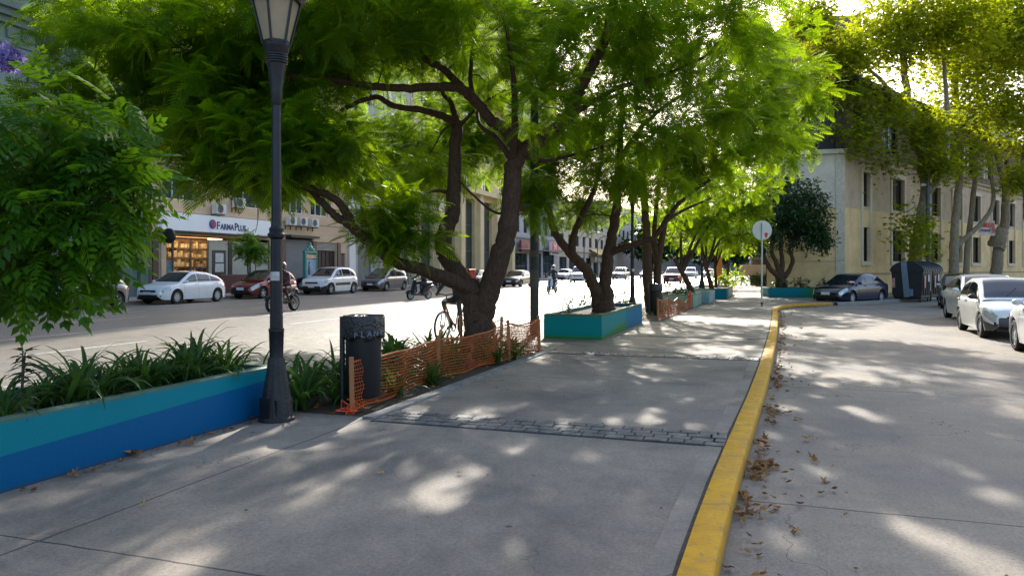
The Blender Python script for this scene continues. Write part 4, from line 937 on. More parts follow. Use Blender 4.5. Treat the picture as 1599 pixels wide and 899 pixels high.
def small_tree(px, py, Y, lab, lean, crowns, seed, r=.16, z0=0.42):
    bb = P(px, py, Y); bb.z = z0
    top = [P(px+lean[0]*k, py-lean[1]*k, Y) for k in (.3, .6, 1.0)]
    limbs = [([bb+Vector((0, 0, -.1))]+top, r, r*.55)]
    for (cc, rr, k) in crowns: limbs.append(([top[1], (top[2]+cc)/2+Vector((0, 0, .1)), cc], r*.5, .03))
    return tree('jacaranda_tree', lab, 'tree', bb, limbs, crowns, M_bark, M_jacy, T_JAC2, .55, 8, 'jacarandas along the plaza', flat=.2, seed=seed, droop=.08, n_limb=8)
small_tree(1083, 457, 33, 'slim jacaranda leaning left out of the pale green planter', (-30, 55), [(P(1075, 340, 33.5), (2.0, 1.8, 1.2), 90), (P(1130, 320, 33.5), (1.9, 1.8, 1.3), 90), (P(1175, 290, 33.5), (1.2, 1.5, 1.3), 60)], 21)
small_tree(1113, 450, 38.5, 'slim jacaranda leaning left in the pale blue planter', (-16, 50), [(P(1110, 350, 39), (2.2, 2, 1.2), 90), (P(1150, 360, 39), (1.6, 1.6, 1.1), 60), (P(1170, 250, 40), (2.4, 2, 1.5), 90), (P(1080, 290, 40), (2, 2, 1.2), 60)], 22, .14)
small_tree(1119, 448, 43, 'thin upright jacaranda at the far end of the planters', (-3, 50), [(P(1130, 368, 44), (2.2, 2, 1.0), 80), (P(1160, 340, 44), (1.7, 1.6, 1.2), 60)], 23, .10)
small_tree(1135, 440, 56, 'distant jacaranda beyond the last planter', (4, 28), [(P(1140, 375, 57), (3, 2.6, 1.7), 90), (P(1090, 370, 57), (2.6, 2.4, 1.6), 70)], 24, .13, 0)

# dark round tree in the planter by the corner building
b3 = P(1221, 455, 40.4); b3.z = .4
limbs = [([b3+Vector((0, 0, -.1)), P(1220, 440, 40.4), P(1218, 428, 40.4)], .34, .24),
 (L_((1218, 432, 40.4), (1207, 424, 40.3), (1199, 412, 40.2), (1193, 398, 40.2), (1190, 370, 40.2)), .17, .08), (L_((1218, 430, 40.4), (1213, 410, 40.4), (1206, 395, 40.4), (1205, 360, 40.5)), .17, .08),
 (L_((1221, 430, 40.4), (1222, 408, 40.4), (1220, 385, 40.4), (1222, 340, 40.4)), .16, .07), (L_((1226, 432, 40.4), (1234, 420, 40.4), (1238, 405, 40.3), (1234, 385, 40.3), (1250, 350, 40.2)), .15, .07)]
crowns = [(P(1232, 330, 40.4), (2.1, 1.9, 2.0), 230), (P(1200, 320, 40.4), (1.3, 1.5, 1.6), 90), (P(1262, 345, 40.2), (1.15, 1.2, 1.5), 100), (P(1280, 372, 40.2), (.6, .8, .9), 36), (P(1190, 370, 40.2), (.8, .9, .8), 36)]
tree('round_tree', 'dense dark glossy leaved tree with several stems in the planter by the corner building', 'tree', b3, limbs, crowns, M_bark3, M_dleaf, T_LEAF, .26, 24, seed=31, droop=.2, twig_r=.015, scatter=.2, gap=.06, gap_s=.8)

# sapling at the left edge, close to the camera
b4 = W(1.2, 5.55, .42)
limbs = [([b4, P(-110, 560, 4.15), P(-60, 470, 4.3), P(-20, 425, 4.5), P(25, 403, 4.7), P(55, 398, 4.8), P(80, 380, 4.9)], .05, .028), (L_((20, 405, 4.7), (30, 330, 4.8), (60, 250, 4.9), (90, 190, 4.9)), .025, .012), (L_((80, 380, 4.9), (130, 340, 4.9), (180, 300, 4.9)), .022, .01), (L_((55, 398, 4.8), (80, 430, 4.8), (100, 450, 4.8)), .018, .008), (L_((-20, 425, 4.5), (-60, 300, 4.6), (-40, 200, 4.7)), .03, .012)]
crowns = [(P(95, 300, 4.9), (.52, .42, .40), 62), (P(180, 265, 4.95), (.24, .28, .26), 22), (P(95, 190, 4.9), (.36, .35, .24), 26), (P(20, 250, 4.8), (.4, .4, .5), 34), (P(70, 420, 4.75), (.34, .3, .16), 26), (P(-50, 330, 4.6), (.4, .4, .5), 24), (P(170, 360, 4.9), (.24, .25, .17), 14), (P(205, 160, 4.9), (.1, .1, .05), 3)]
tree('sapling', 'bushy sapling with large pinnate leaves leaning over the blue planter at the left edge', 'tree', b4, limbs, crowns, M_bark3, M_sap, T_PIN, .30, 5, seed=41, droop=.22, twig_r=.004, flat=0, gap=.08, gap_s=.22)

# small tree before the pharmacy
bs = W(35.7, 27.9, .05)
crs = [(bs+Vector((0, 0, 2.75)), (.95, .8, .8), 60), (bs+Vector((.5, 0, 2.3)), (.6, .6, .5), 22)]
tree('street_tree', 'small green street tree standing on the far sidewalk before the pharmacy', 'tree', bs, [([bs, bs+Vector((0, 0, .8)), bs+Vector((-.05, 0, 1.6)), bs+Vector((0, 0, 2.6))], .07, .03), ([bs+Vector((.35, 0, 0)), bs+Vector((.4, 0, 1.2)), bs+Vector((.3, 0, 2.2))], .04, .02)], crs, M_bark3, M_sap, T_PIN, .42, 8, seed=51, droop=.15)

# plane trees before the corner building
def plane(lab, limbs, crowns, seed): 
    bb = Vector(limbs[0][0][0])
    return tree('plane_tree', lab, 'tree', bb, limbs, crowns, M_bark2, M_plane, T_PALM, .21, 38, 'plane trees before the corner building', seed=seed, droop=.15, shell_p=2.0, twig_r=.016, spread=1.2, scatter=.46, gap=.05, gap_s=2.0)
def Lz(pp, z0): q = L_(*pp); q[0].z = z0; return q
plane('thick pale plane tree rising just behind the black containers, leftmost of the row', [(Lz([(1424, 452, 45), (1430, 400, 45), (1438, 350, 45), (1446, 300, 45), (1440, 250, 45), (1430, 210, 45), (1420, 160, 45), (1410, 90, 45), (1400, 20, 45)], 0), .42, .16), (L_((1442, 310, 45), (1470, 270, 45), (1480, 200, 45), (1476, 120, 45), (1470, 40, 45)), .22, .09), (L_((1430, 205, 45), (1380, 130, 44), (1330, 90, 43), (1280, 70, 42.5)), .16, .05)],
 [(P(1265, 35, 42), (1.5, 1.4, 1.1), 60), (P(1400, 50, 44), (3.2, 3, 2.6), 150), (P(1310, 90, 42.5), (1.9, 2, 1.2), 76), (P(1480, 40, 44), (3, 3, 2.6), 130), (P(1430, 370, 43.6), (1.3, .8, 1.5), 22), (P(1350, 200, 42), (1.6, 1.0, 1.0), 16), (P(1330, 140, 42), (1.6, .8, .9), 18), (P(1466, 262, 44), (.9, .7, .6), 22), (P(1400, 170, 42.5), (2.0, 1.2, 1.4), 20), (P(1450, 205, 43), (1.4, 1, 1.2), 34), (P(1395, 255, 43), (1.0, .8, .9), 8), (P(1360, 240, 42), (1.1, .7, .7), 9)], 61)
plane('plane tree with a trunk forking low to the right, second from the black containers', [(Lz([(1488, 450, 50), (1490, 400, 50), (1492, 350, 50), (1497, 300, 50), (1500, 240, 50), (1495, 180, 50), (1490, 60, 50)], 0), .34, .14), (L_((1493, 385, 50), (1515, 365, 50), (1540, 340, 50), (1552, 310, 50), (1545, 250, 50), (1540, 160, 50)), .2, .08)],
 [(P(1520, 80, 49), (3.6, 3, 3), 150), (P(1560, 180, 48), (2.4, 2, 2.0), 46), (P(1500, 165, 48), (2.4, 2, 1.8), 36), (P(1520, 245, 48), (1.6, 1.2, 1.2), 22)], 62)
plane('slender dark leaning plane tree tied to the left end of the banner', [(Lz([(1507, 445, 51.5), (1512, 380, 51.5), (1520, 310, 51.5), (1524, 260, 51.5), (1524, 200, 51.5), (1530, 100, 51.5)], 0), .22, .1)], [(P(1530, 20, 50), (3, 3, 2.6), 90)], 63)
plane('plane tree with a burred trunk at the right end of the banner', [(Lz([(1553, 452, 53), (1558, 410, 53), (1562, 380, 53), (1570, 340, 53), (1570, 290, 53), (1560, 250, 53), (1545, 200, 53), (1530, 150, 53)], 0), .42, .16), (L_((1570, 300, 53), (1590, 270, 53), (1600, 230, 52), (1610, 130, 51)), .22, .1), ([P(1556, 385, 53), P(1560, 370, 52.8), P(1566, 358, 53)], .6, .4)],
 [(P(1580, 90, 52), (3.6, 3.4, 3.2), 150), (P(1600, 200, 50), (2, 2, 2.2), 60), (P(1590, 275, 49), (1.2, 1, 1.0), 22)], 64)
plane('plane tree cut by the right edge of the picture', [(Lz([(1618, 455, 50), (1612, 380, 50), (1605, 320, 50), (1600, 260, 50), (1608, 180, 50), (1620, 60, 50)], 0), .36, .16)], [(P(1610, 30, 48), (3.6, 3.4, 3.4), 150), (P(1625, 160, 48), (2.2, 2, 2), 44)], 65)

# trees closing the far end of the avenue
for i, (u, v, h, r) in enumerate(((165, 24, 11, 7), (175, 14, 12, 7), (168, 2, 12, 7), (185, -6, 13, 8), (160, 8, 9, 5), (190, 20, 13, 8))):
    bb = W(u, v, -.08); cc = bb+Vector((0, 0, h*.62))
    tree('far_tree', f'dark tree closing the far end of the avenue, {ORD[i]} of the clump counted as planted', 'tree', bb, [([bb, bb+Vector((0, 0, h*.3)), bb+Vector((.3, 0, h*.6))], .35, .15)], [(cc, (r, r, h*.4), 110)], M_bark3, M_dleaf, T_PALM, 1.2, 9, 'trees closing the far end of the avenue', seed=70+i, twig_r=.04)
# ------------------------------------------------------------------ planters
def planter_paint(name, kind):
    m, n, l, b = _new(name)
    tc = n.new('ShaderNodeTexCoord'); vec = tc.outputs['Object']; sp = n.new('ShaderNodeSeparateXYZ'); l.new(vec, sp.inputs[0])
    x, z = sp.outputs[0], sp.outputs[2]
    teal, blue, green = (0.001, 0.185, 0.24), (0.001, 0.092, 0.235), (0.03, 0.19, 0.035)
    wv = math_node(n, l, 'MULTIPLY', math_node(n, l, 'SUBTRACT', noise(n, l, vec, 1.2, 3), .5), .02)
    if kind == 'long':
        lim = math_node(n, l, 'ADD', math_node(n, l, 'MULTIPLY', x, 0.042), -0.285)
        q = math_node(n, l, 'GREATER_THAN', math_node(n, l, 'ADD', z, wv), lim); col = mixc(n, l, q, blue, teal)
    elif kind == 'short':
        # swooping bands: green rising, teal above, blue at the far end
        lim = math_node(n, l, 'MULTIPLY', math_node(n, l, 'POWER', math_node(n, l, 'MAXIMUM', math_node(n, l, 'ADD', math_node(n, l, 'MULTIPLY', x, .16), math_node(n, l, 'MULTIPLY', sp.outputs[1], -.34)), 0.0), 1.4), .55)
        q = ramp(n, l, math_node(n, l, 'SUBTRACT', z, math_node(n, l, 'ADD', lim, .06)), -.03, .03); col = mixc(n, l, q, green, (0.004, 0.20, 0.20))
        fx = ramp(n, l, x, 2.6, 3.3); col = mixc(n, l, fx, col, (0.005, 0.13, 0.25))
    elif kind == 'corner':
        col = mixc(n, l, ramp(n, l, x, 1.5, 2.1), (0.004, 0.17, 0.20), (0.02, 0.17, 0.06)); col = mixc(n, l, ramp(n, l, x, 2.4, 2.5), col, (0.005, 0.10, 0.24))
    elif kind == 'pale': col = mixc(n, l, ramp(n, l, noise(n, l, vec, 1.1, 5), .4, .6), (0.20, .28, .20), (0.28, .36, .30))
    elif kind == 'paleblue': col = mixc(n, l, ramp(n, l, noise(n, l, vec, .9, 5), .4, .6), (0.16, .30, .33), (0.36, .42, .42))
    else: col = mixc(n, l, ramp(n, l, x, 1.8, 2.2), (0.004, 0.13, 0.17), (0.42, .42, .38))
    dirt = ramp(n, l, noise(n, l, vec, 7, 10, .75, .4), .62, .75)
    top = ramp(n, l, math_node(n, l, 'ADD', z, math_node(n, l, 'MULTIPLY', noise(n, l, vec, 6, 5), .05)), .495, .525)
    col = mixc(n, l, math_node(n, l, 'MULTIPLY', dirt, .12), col, (0.10, .10, .09))
    col = mixc(n, l, math_node(n, l, 'MULTIPLY', top, .75), col, (0.10, .12, .045))
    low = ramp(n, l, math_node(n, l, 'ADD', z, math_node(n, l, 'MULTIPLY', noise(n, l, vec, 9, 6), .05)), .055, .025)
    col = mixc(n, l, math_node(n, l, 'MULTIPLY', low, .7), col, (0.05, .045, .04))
    l.new(col, b.inputs['Base Color']); b.inputs['Roughness'].default_value = .55; b.inputs['Specular IOR Level'].default_value = .08
    bp = n.new('ShaderNodeBump'); bp.inputs['Strength'].default_value = .25; bp.inputs['Distance'].default_value = .01; l.new(noise(n, l, vec, 35, 8), bp.inputs['Height']); l.new(bp.outputs[0], b.inputs['Normal'])
    return m
def planter(label, u0, u1, v0, v1, kind, h=.505, skew=0.0, wt=.11, pos=None, rz=None):
    L = u1-u0; Wd = v1-v0
    t = thing('planter', label, 'planter', W(u0, v0, 0) if pos is None else pos, ROT_U if rz is None else rz)
    b = MB()
    def ring(z, ins): return [(ins, ins, z), (L-ins, ins+skew*0, z), (L-ins, Wd-ins, z), (ins, Wd-ins, z)]
    rows = [ring(-.02, 0), ring(h-.015, 0), ring(h, .015), ring(h, wt-.01), ring(h-.02, wt), ring(h-.2, wt)]
    # subdivide long edges so nothing looks machine-straight
    def sub(r):
        out = []
        for i in range(4):
            p, q = Vector(r[i]), Vector(r[(i+1) % 4]); k = 24 if i % 2 == 0 else 4
            out += [p.lerp(q, j/k) for j in range(k)]
        return out
    random.seed(int(L*100)); rows = [sub(r) for r in rows]; n = len(rows[0]); jit = [(random.uniform(-.006, .006), random.uniform(-.006, .006)) for _ in range(n)]
    for r in rows[1:4]:
        for j in range(n): r[j] = r[j]+Vector((0, jit[j][0]*.6, jit[j][1]))
    b.grid([r+[r[0]] for r in rows]); b.build('box', planter_paint('planter_paint_'+kind+str(int(L*100)), kind), t, smooth=50)
    b = MB(); b.quad((wt-.02, wt-.02, h-.09), (L-wt+.02, wt-.02, h-.09), (L-wt+.02, Wd-wt+.02, h-.09), (wt-.02, Wd-wt+.02, h-.09)); b.build('soil', M_soil, t, smooth=0)
    return t
planter('long planter wall painted teal over blue at the left edge', -9.0, 6.88, 5.0, 6.2, 'long')
planter('planter with green swoosh and blue end holding the Y shaped jacaranda', 16.05, 21.5, 3.42, 4.72, 'short', .54)
planter('pale green planter with a worn slab front beyond the far orange net', 29.6, 33.3, 2.75, 4.4, 'pale', .52)
planter('pale blue planter, between the pale green and the white ended ones', 33.5, 37.2, 2.45, 4.2, 'paleblue', .52)
planter('last planter of the row, dark teal side and whitish end', 38.8, 45.6, 2.0, 4.0, 'teal', .52)
planter('teal and green planter against the yellow corner wall', 0, 5.2, 0, 1.9, 'corner', .5, pos=(13.45, 39.6, 0), rz=R(-6))

# ------------------------------------------------------------------ lamp posts
M_lamp = pm('lamp_paint', (0.014, 0.016, 0.022), .42, .3, .3, 8, .2, 40)
M_lampb = pm('lamp_base_paint', (0.035, 0.032, 0.033), .6, .1, .7, 7, .5, 30, col2=(.012, .012, .014))
M_lglass = pm('frosted_glass', (0.32, 0.255, 0.165), .35, 0, .12, 3)
def lamp(label, pos, rz=0):
    t = thing('street_lamp', label, 'street lamp', pos, rz, 'old style lamp posts')
    b = MB(); b.lathe([(0, 0), (.185, 0), (.185, .03), (.165, .05), (.155, .12), (.15, .2), (.125, .36), (.10, .5), (.085, .62), (.078, .64), (0, .64)], 12); b.build('base', M_lampb, t, smooth=28)
    b = MB(); b.lathe([(.158, .06), (.163, .065), (.163, .22), (.158, .225)], 4, ph=.2); b.box((-.09, -.135, .15), (.11, .015, .2), rz=-.5, bev=.004); b.build('hatch', M_lamp, t, smooth=28)
    b = MB(); b.lathe([(.072, .6), (.068, .66), (.075, .9), (.078, .905), (.078, .93), (.066, .935), (.058, 1.75), (.058, 1.84), (.085, 1.86), (.09, 1.89), (.07, 1.91), (.075, 1.945), (.055, 1.97), (.05, 2.05), (.044, 3.2), (.044, 3.24)], 20); b.build('pole', M_lamp, t, smooth=30)
    b = MB(); prof = [(.044, 3.2), (.054, 3.22), (.058, 3.36), (.085, 3.56), (.10, 3.62)]
    for k in range(4): prof += [(.105, 3.625+k*.025), (.112, 3.632+k*.025), (.112, 3.642+k*.025), (.106, 3.648+k*.025)]
    prof += [(.115, 3.74), (.125, 3.78), (.135, 3.80), (.135, 3.825), (.11, 3.84)]; b.lathe(prof, 24); b.build('neck', M_lamp, t, smooth=30)
    b = MB(); b.lathe([(.125, 3.83), (.232, 4.27)], 6, ph=.35); b.build('lamp_glass', M_lglass, t, smooth=0)
    b = MB()
    for k in range(6):
        a = 2*math.pi*k/6+.35; b.tube([(.135*math.cos(a), .135*math.sin(a), 3.82), (.245*math.cos(a), .245*math.sin(a), 4.28)], .014, 6)
    b.lathe([(.13, 3.825), (.142, 3.83), (.142, 3.85), (.128, 3.855)], 6, ph=.35); b.build('frame', M_lamp, t, smooth=30)
    b = MB(); b.lathe([(.24, 4.25), (.285, 4.26), (.29, 4.30), (.27, 4.33), (.20, 4.42), (.12, 4.5), (.05, 4.53), (.03, 4.6), (0, 4.62)], 24); b.build('lamp_cap', M_lamp, t, smooth=30)
    b = MB(); b.grid([[(.0655*math.cos(a), .0655*math.sin(a), z) for a in np.linspace(-2.5, -.9, 9)] for z in (1.42, 1.51)]); b.build('sticker', pm('paper_scrap', (.5, .5, .48), .7, 0, .3, 20), t, smooth=30)
    return t
l1 = lamp('tall near lamp post standing against the end of the long blue planter', (-2.40, 7.70, 0), .1)
dup(l1, P(988, 500, 23.6)*Vector((1, 1, 0)) if False else (3.76, 23.6, .01), .5, 'lamp post half hidden in foliage beyond the planter with the Y shaped tree')
dup(l1, (9.85, 39.2, .4), .3, 'thin distant lamp post standing in the last planters')
# tall plain poles
t = thing('utility_pole', 'thick dark green utility pole behind the far end of the near orange fence', 'pole', (.52, 17.5, 0))
b = MB(); b.tube([(0, 0, 0), (0, 0, 3), (0, 0, 5.6)], [.105, .1, .09], 14); b.build('shaft', pm('pole_green', (0.022, 0.028, 0.022), .6, 0, .4, 5, .3, 30), t)
for z0, z1 in ((1.1, 1.5), (1.8, 1.95)): b = MB(); b.lathe([(.106, z0), (.109, z0), (.109, z1), (.106, z1)], 14, closed=True); b.build('torn_poster', pm('poster_remains', (.07, .07, .065), .8, 0, .5, 30), t)
p_ = Rf(5.3, 2.6); t = thing('utility_pole', 'tall blue grey pole with a small camera box beside the corner building', 'pole', p_)
b = MB(); b.tube([(0, 0, 0), (0, 0, 4), (0, 0, 10.5)], [.15, .13, .10], 12); b.build('shaft', pm('pole_bluegrey', (0.06, 0.075, 0.10), .5, .2, .15, 3), t)
b = MB(); b.box((-.35, -.1, 6.4), (.3, .16, .16), bev=.03); b.tube([(0, 0, 6.4), (-.3, -.1, 6.42)], .03, 6); b.ball((-.45, -.15, 6.38), .1); b.build('camera_box', pm('camera_white', (.4, .42, .45), .4), t)

# ------------------------------------------------------------------ round sign seen from behind
t = thing('traffic_sign', 'round traffic sign seen from its pale grey back, thin white pole, red sticker', 'sign', G(1190, 478))
b = MB(); b.tube([(0, 0, .16), (0, 0, 1.5), (.02, 0, 3.35)], .032, 10); b.build('pole', pm('pole_white', (.55, .56, .57), .45, .2, .1, 3), t)
b = MB(); b.tube([(0, 0, 0), (0, 0, .17)], .038, 10); b.build('pole_foot', M_black, t)
b = MB(); b.lathe([(0, -.02), (.385, -.02), (.395, -.012), (.395, .012), (.385, .02), (0, .02)], 40, 'y', (.03, .055, 3.06)); b.build('disc', pm('sign_back', (.62, .63, .61), .55, .2, .12, 3), t)
b = MB(); b.box((.19, .03, 2.9), (.13, .006, .13), rot=Matrix.Rotation(.5, 3, 'Y')); b.ball((.19, .03, 2.82), (.05, .004, .06), 8, 6); b.build('sticker', M_red, t)

# ------------------------------------------------------------------ litter bins
M_bag = pm('bag_black', (0.010, 0.010, 0.014), .22, 0, .4, 12, 1.0, 26, spec=.6)
def bin_(label, pos, rz=0):
    t = thing('litter_bin', label, 'litter bin', pos, rz)
    b = MB(); b.lathe([(0, .12), (.185, .12), (.19, .13), (.205, .98), (.215, .98), (.215, 1.0), (0, 1.0)], 28); b.build('drum', pm('bin_black', (.010, .011, .013), .5, .1, .3, 6), t)
    b = MB(); b.tube([(-.235, -.02, -.03), (-.235, -.02, 1.02)], .03, 10); b.tube([(-.235, -.02, .4), (-.17, 0, .4)], .015, 6); b.tube([(-.235, -.02, .85), (-.18, 0, .85)], .015, 6); b.build('post', M_dark, t)
    b = MB(); random.seed(8); rows = []
    n = 40
    for k, (r, z, w) in enumerate(((.10, .99, 0), (.20, 1.02, .004), (.225, 1.035, .006), (.236, 1.0, .008), (.236, .92, .011), (.234, .84, .013), (.236, .79, .02), (.222, .775, .01))):
        rows.append([((r+w*.7*math.sin(j*1.3+k*.4)+w*.4*math.sin(j*2.9))*math.cos(2*math.pi*j/n), (r+w*.7*math.sin(j*1.3+k*.4)+w*.4*math.sin(j*2.9))*math.sin(2*math.pi*j/n), z+(.025*math.sin(j*.9)+.015*math.sin(j*2.3) if k > 5 else .003*math.sin(j*.6))) for j in range(n)])
    b.grid([r+[r[0]] for r in rows]); bg_ = b.build('bag', M_bag, t, smooth=80)
    return t, bg_
t, bg_ = bin_('black litter bin with a lettered black bag behind the near orange fence end', (-1.68, 8.55, -.02))
for i, ch in enumerate('PLANI'):
    a = R(-90+(-8+i*17)); r = .256
    lettering(ch, .085, pm('bag_print', (.11, .15, .21), .5, 0, .2, 30), bg_, (r*math.cos(a), r*math.sin(a), .80+.006*i), (R(90), 0, a+R(90)), ext=.001, off=.002)
bin_('dark bin wrapped in a black bag at the foot of the two stemmed jacaranda', (4.72, 24.9, .0), .4)

# ------------------------------------------------------------------ orange net fences
M_net = pm('orange_net_plastic', (0.42, 0.08, 0.008), .5, 0, .35, 4); M_stake = pm('stake_orange', (0.42, 0.13, 0.03), .75, 0, .35, 8, col2=(.30, .17, .07))
def net(label, posts, height, sag, cell=.058, strands=12, seed=1):
    random.seed(seed); o_ = Vector(posts[0]); t = thing('safety_fence', label, 'fence', o_)
    b = MB(); P0 = [Vector(p)-o_ for p in posts]
    for i, p in enumerate(P0):
        lx, ly = random.uniform(-.03, .03), random.uniform(-.03, .03)
        s = MB(); h = height[i]+.06; s.box((p.x+lx/2, p.y+ly/2, p.z+h/2-.02), (.05, .035, h+.04), rot=Euler((-ly*1.0, lx*1.0, random.random())).to_matrix(), bev=.004); s.build('stake', M_stake, t)
    tops = []; S = 0
    cols = []
    for i in range(len(P0)-1):
        a, c = P0[i], P0[i+1]; k = max(3, int((c-a).length/cell))
        for j in range(k+(1 if i == len(P0)-2 else 0)):
            f = j/k; q = a.lerp(c, f); h = height[i]*(1-f)+height[i+1]*f - sag[i]*math.sin(math.pi*f)
            low = .035 + .012*math.sin(j*.23+i)
            bul = .06*math.sin(math.pi*f)*math.sin(j*.35+i*2)
            cols.append((q, low, h, bul))
    nrm = (P0[-1]-P0[0]).cross(Vector((0, 0, 1))).normalized()
    def pt(c, r):
        q, low, h, bul = c; f = r/strands; return q+nrm*(bul*math.sin(math.pi*f)+.012*math.sin(r*1.3+q.x*9))+Vector((0, 0, low+(h-low)*f+.006*math.sin(q.length*7+r)))
    for r in range(strands+1):
        b.tube([pt(c, r) for c in cols], .0052 if r not in (0, strands) else .014, 4)
    for c in cols: b.tube([pt(c, r) for r in range(strands+1)], .0042, 4)
    b.build('net', M_net, t, smooth=60, weld=False); return t
e0 = G(561, 643); e1 = G(693, 592); e2 = G(803, 560); e3 = G(849, 548)
t = net('orange plastic safety net on wooden stakes around the near tree bed', [W(UV(p)[0], UV(p)[1]+.08, -.02) for p in (e0, e1, e2, e3)]+[W(13.3, 4.75, -.02), W(13.2, 5.5, -.02)], [.55, .57, .62, .62, .6, .6], [.02, .06, .1, .1, .12], .05, 13, 3)
random.seed(4); b = MB()
for k in range(9):
    p = Vector((random.uniform(-.1, .05), random.uniform(-.08, .05), random.uniform(.02, .16))); b.tube([p, p+Vector((random.uniform(-.12, .1), random.uniform(-.08, .06), random.uniform(-.1, .1))), p+Vector((random.uniform(-.16, .12), random.uniform(-.1, .06), -.05))], .008, 4)
b.build('loose_netting', pm('ribbon_red', (.75, .07, .015), .5), t)
net('far orange net around the bed of the two stemmed jacaranda', [W(22.0, 3.05, 0), W(24.0, 2.98, 0), W(26.0, 2.92, 0), W(28.9, 2.82, 0)], [.62, .6, .55, .5], [.03, .1, .2], .09, 9, 6)
t = thing('ribbon', 'bright red plastic ribbon tied to a stake by the pale green planter', 'ribbon', W(28.6, 2.78, 0)); b = MB()
b.box((0, 0, .35), (.05, .04, .7)); 
for k in range(4): b.box((.02*k-.03, -.03, .42+.05*k), (.14, .02, .16), rz=.4*k)
b.build('strip', pm('ribbon_red', (.75, .07, .015), .5), t)

# ------------------------------------------------------------------ strap-leaved plants, weeds
M_strap = leaf_mat('strap_leaf', (0.022, 0.060, 0.018), (0.060, 0.125, 0.028), (0.14, 0.28, 0.03), .38, .3)
M_weed = leaf_mat('weed_leaf', (0.03, 0.055, 0.03), (0.06, 0.085, 0.04), (0.10, 0.16, 0.04), .5, .3)
def strap_mesh(nb, seed, L=(.38, .62), w=.021):
    g = np.random.default_rng(seed); V = []; F = []; S = []
    for i in range(nb):
        a = g.uniform(0, 2*math.pi); el = g.uniform(.5, 1.4); ln = g.uniform(*L); cur = g.uniform(1.0, 2.7); p = np.array((g.normal(0, .05), g.normal(0, .05), 0.)); ww = w*g.uniform(.75, 1.3); o_ = len(V); sh = g.random(); tw = g.uniform(-.6, .6)
        for k in range(7):
            f = k/6; e = el-cur*f*f; d = np.array((math.cos(a)*math.cos(e), math.sin(a)*math.cos(e), math.sin(e)))
            s = np.array((-math.sin(a), math.cos(a), tw*f)); wd = ww*(1-f**2.2)*(.7+.6*f if f < .4 else 1)+.0015
            V += [p-s*wd+np.array((0, 0, wd*.35)), p, p+s*wd+np.array((0, 0, wd*.35))]; S += [sh]*3
            p = p+d*ln/6
        for k in range(6):
            q = o_+k*3; F += [(q, q+1, q+4, q+3), (q+1, q+2, q+5, q+4)]
    return np.array(V), np.array(F), np.array(S)
straps = []
for i in range(5):
    V, F, S = strap_mesh(34+4*i, 80+i); q = raw_quads('strap_plant', V, F, M_strap, None, S); straps.append(q.data); bpy.data.objects.remove(q)
def strap(pos, k, s, rz, label, group):
    o_ = bpy.data.objects.new('strap_plant', straps[k % 5]); C.objects.link(o_); o_.location = pos; o_.scale = (s, s, s*random.uniform(.9, 1.1)); o_.rotation_euler = (0, 0, rz); return tag(o_, label, 'plant', group)
random.seed(12); k = 0
for u, v, s in ((4.75, 5.42, 1.08), (5.1, 5.75, .95), (5.45, 5.40, .95), (5.75, 5.8, .8), (6.05, 5.42, .85), (6.3, 5.75, .95), (6.55, 5.42, .95), (6.62, 5.85, 1.0)):
    strap(W(u, v, .42), k, s*1.08, random.uniform(0, 6), f'green strap leaved clump in the long blue planter, {ORD[7-k]} counting from the lamp post' if k < 8 else '', 'strap leaved clumps in the blue planter'); k += 1
random.seed(15)
for i, (u, v) in enumerate(((4.4, 5.8), (4.95, 5.4), (5.3, 5.6), (5.6, 5.45), (5.95, 5.6), (6.2, 5.45), (6.45, 5.6), (5.15, 5.95), (5.9, 5.95), (4.6, 5.6), (4.05, 5.35))):
    strap(W(u, v, .41), i, random.uniform(.6, .78), random.uniform(0, 6), 'low strap leaved clump filling a gap between the taller ones in the blue planter', 'low filler clumps in the blue planter')
k = 0; random.seed(14)
bed = [(7.25, 5.0, 1.15), (7.35, 5.6, 1.15), (7.75, 4.75, 1.0), (8.05, 5.4, 1.1), (8.3, 4.35, .7), (8.7, 5.3, 1.0), (9.0, 4.9, .9), (9.3, 4.3, .75), (9.6, 5.5, 1.1), (9.9, 4.9, 1.1), (10.4, 5.4, 1.15), (10.6, 4.6, 1.0), (11.0, 5.8, 1.1), (11.2, 5.0, 1.1), (11.6, 4.3, .8), (11.8, 5.5, 1.15), (12.2, 4.6, 1.05), (12.4, 4.2, .75), (12.7, 5.5, .9), (13.1, 4.5, .9)]
for u, v, s in bed:
    strap(W(u, v, -.03), k+2, s*1.22, random.uniform(0, 6), f'{ORD[k]} dark strap leaved clump from the lamp post in the near tree bed', 'strap leaved clumps in the near tree bed'); k += 1
for j, (u, v, s) in enumerate(((22.5, 4.2, .8), (23.2, 3.8, .75), (24.2, 4.1, .8), (25.0, 3.5, .7), (26.4, 3.6, .8), (27.6, 3.5, .8), (22.2, 4.9, .9), (23.6, 4.8, .9))):
    strap(W(u, v, 0), j+1, s, random.uniform(0, 6), f'small strap leaved clump inside the far orange net, {ORD[j]} going away', 'strap leaved clumps by the far net')
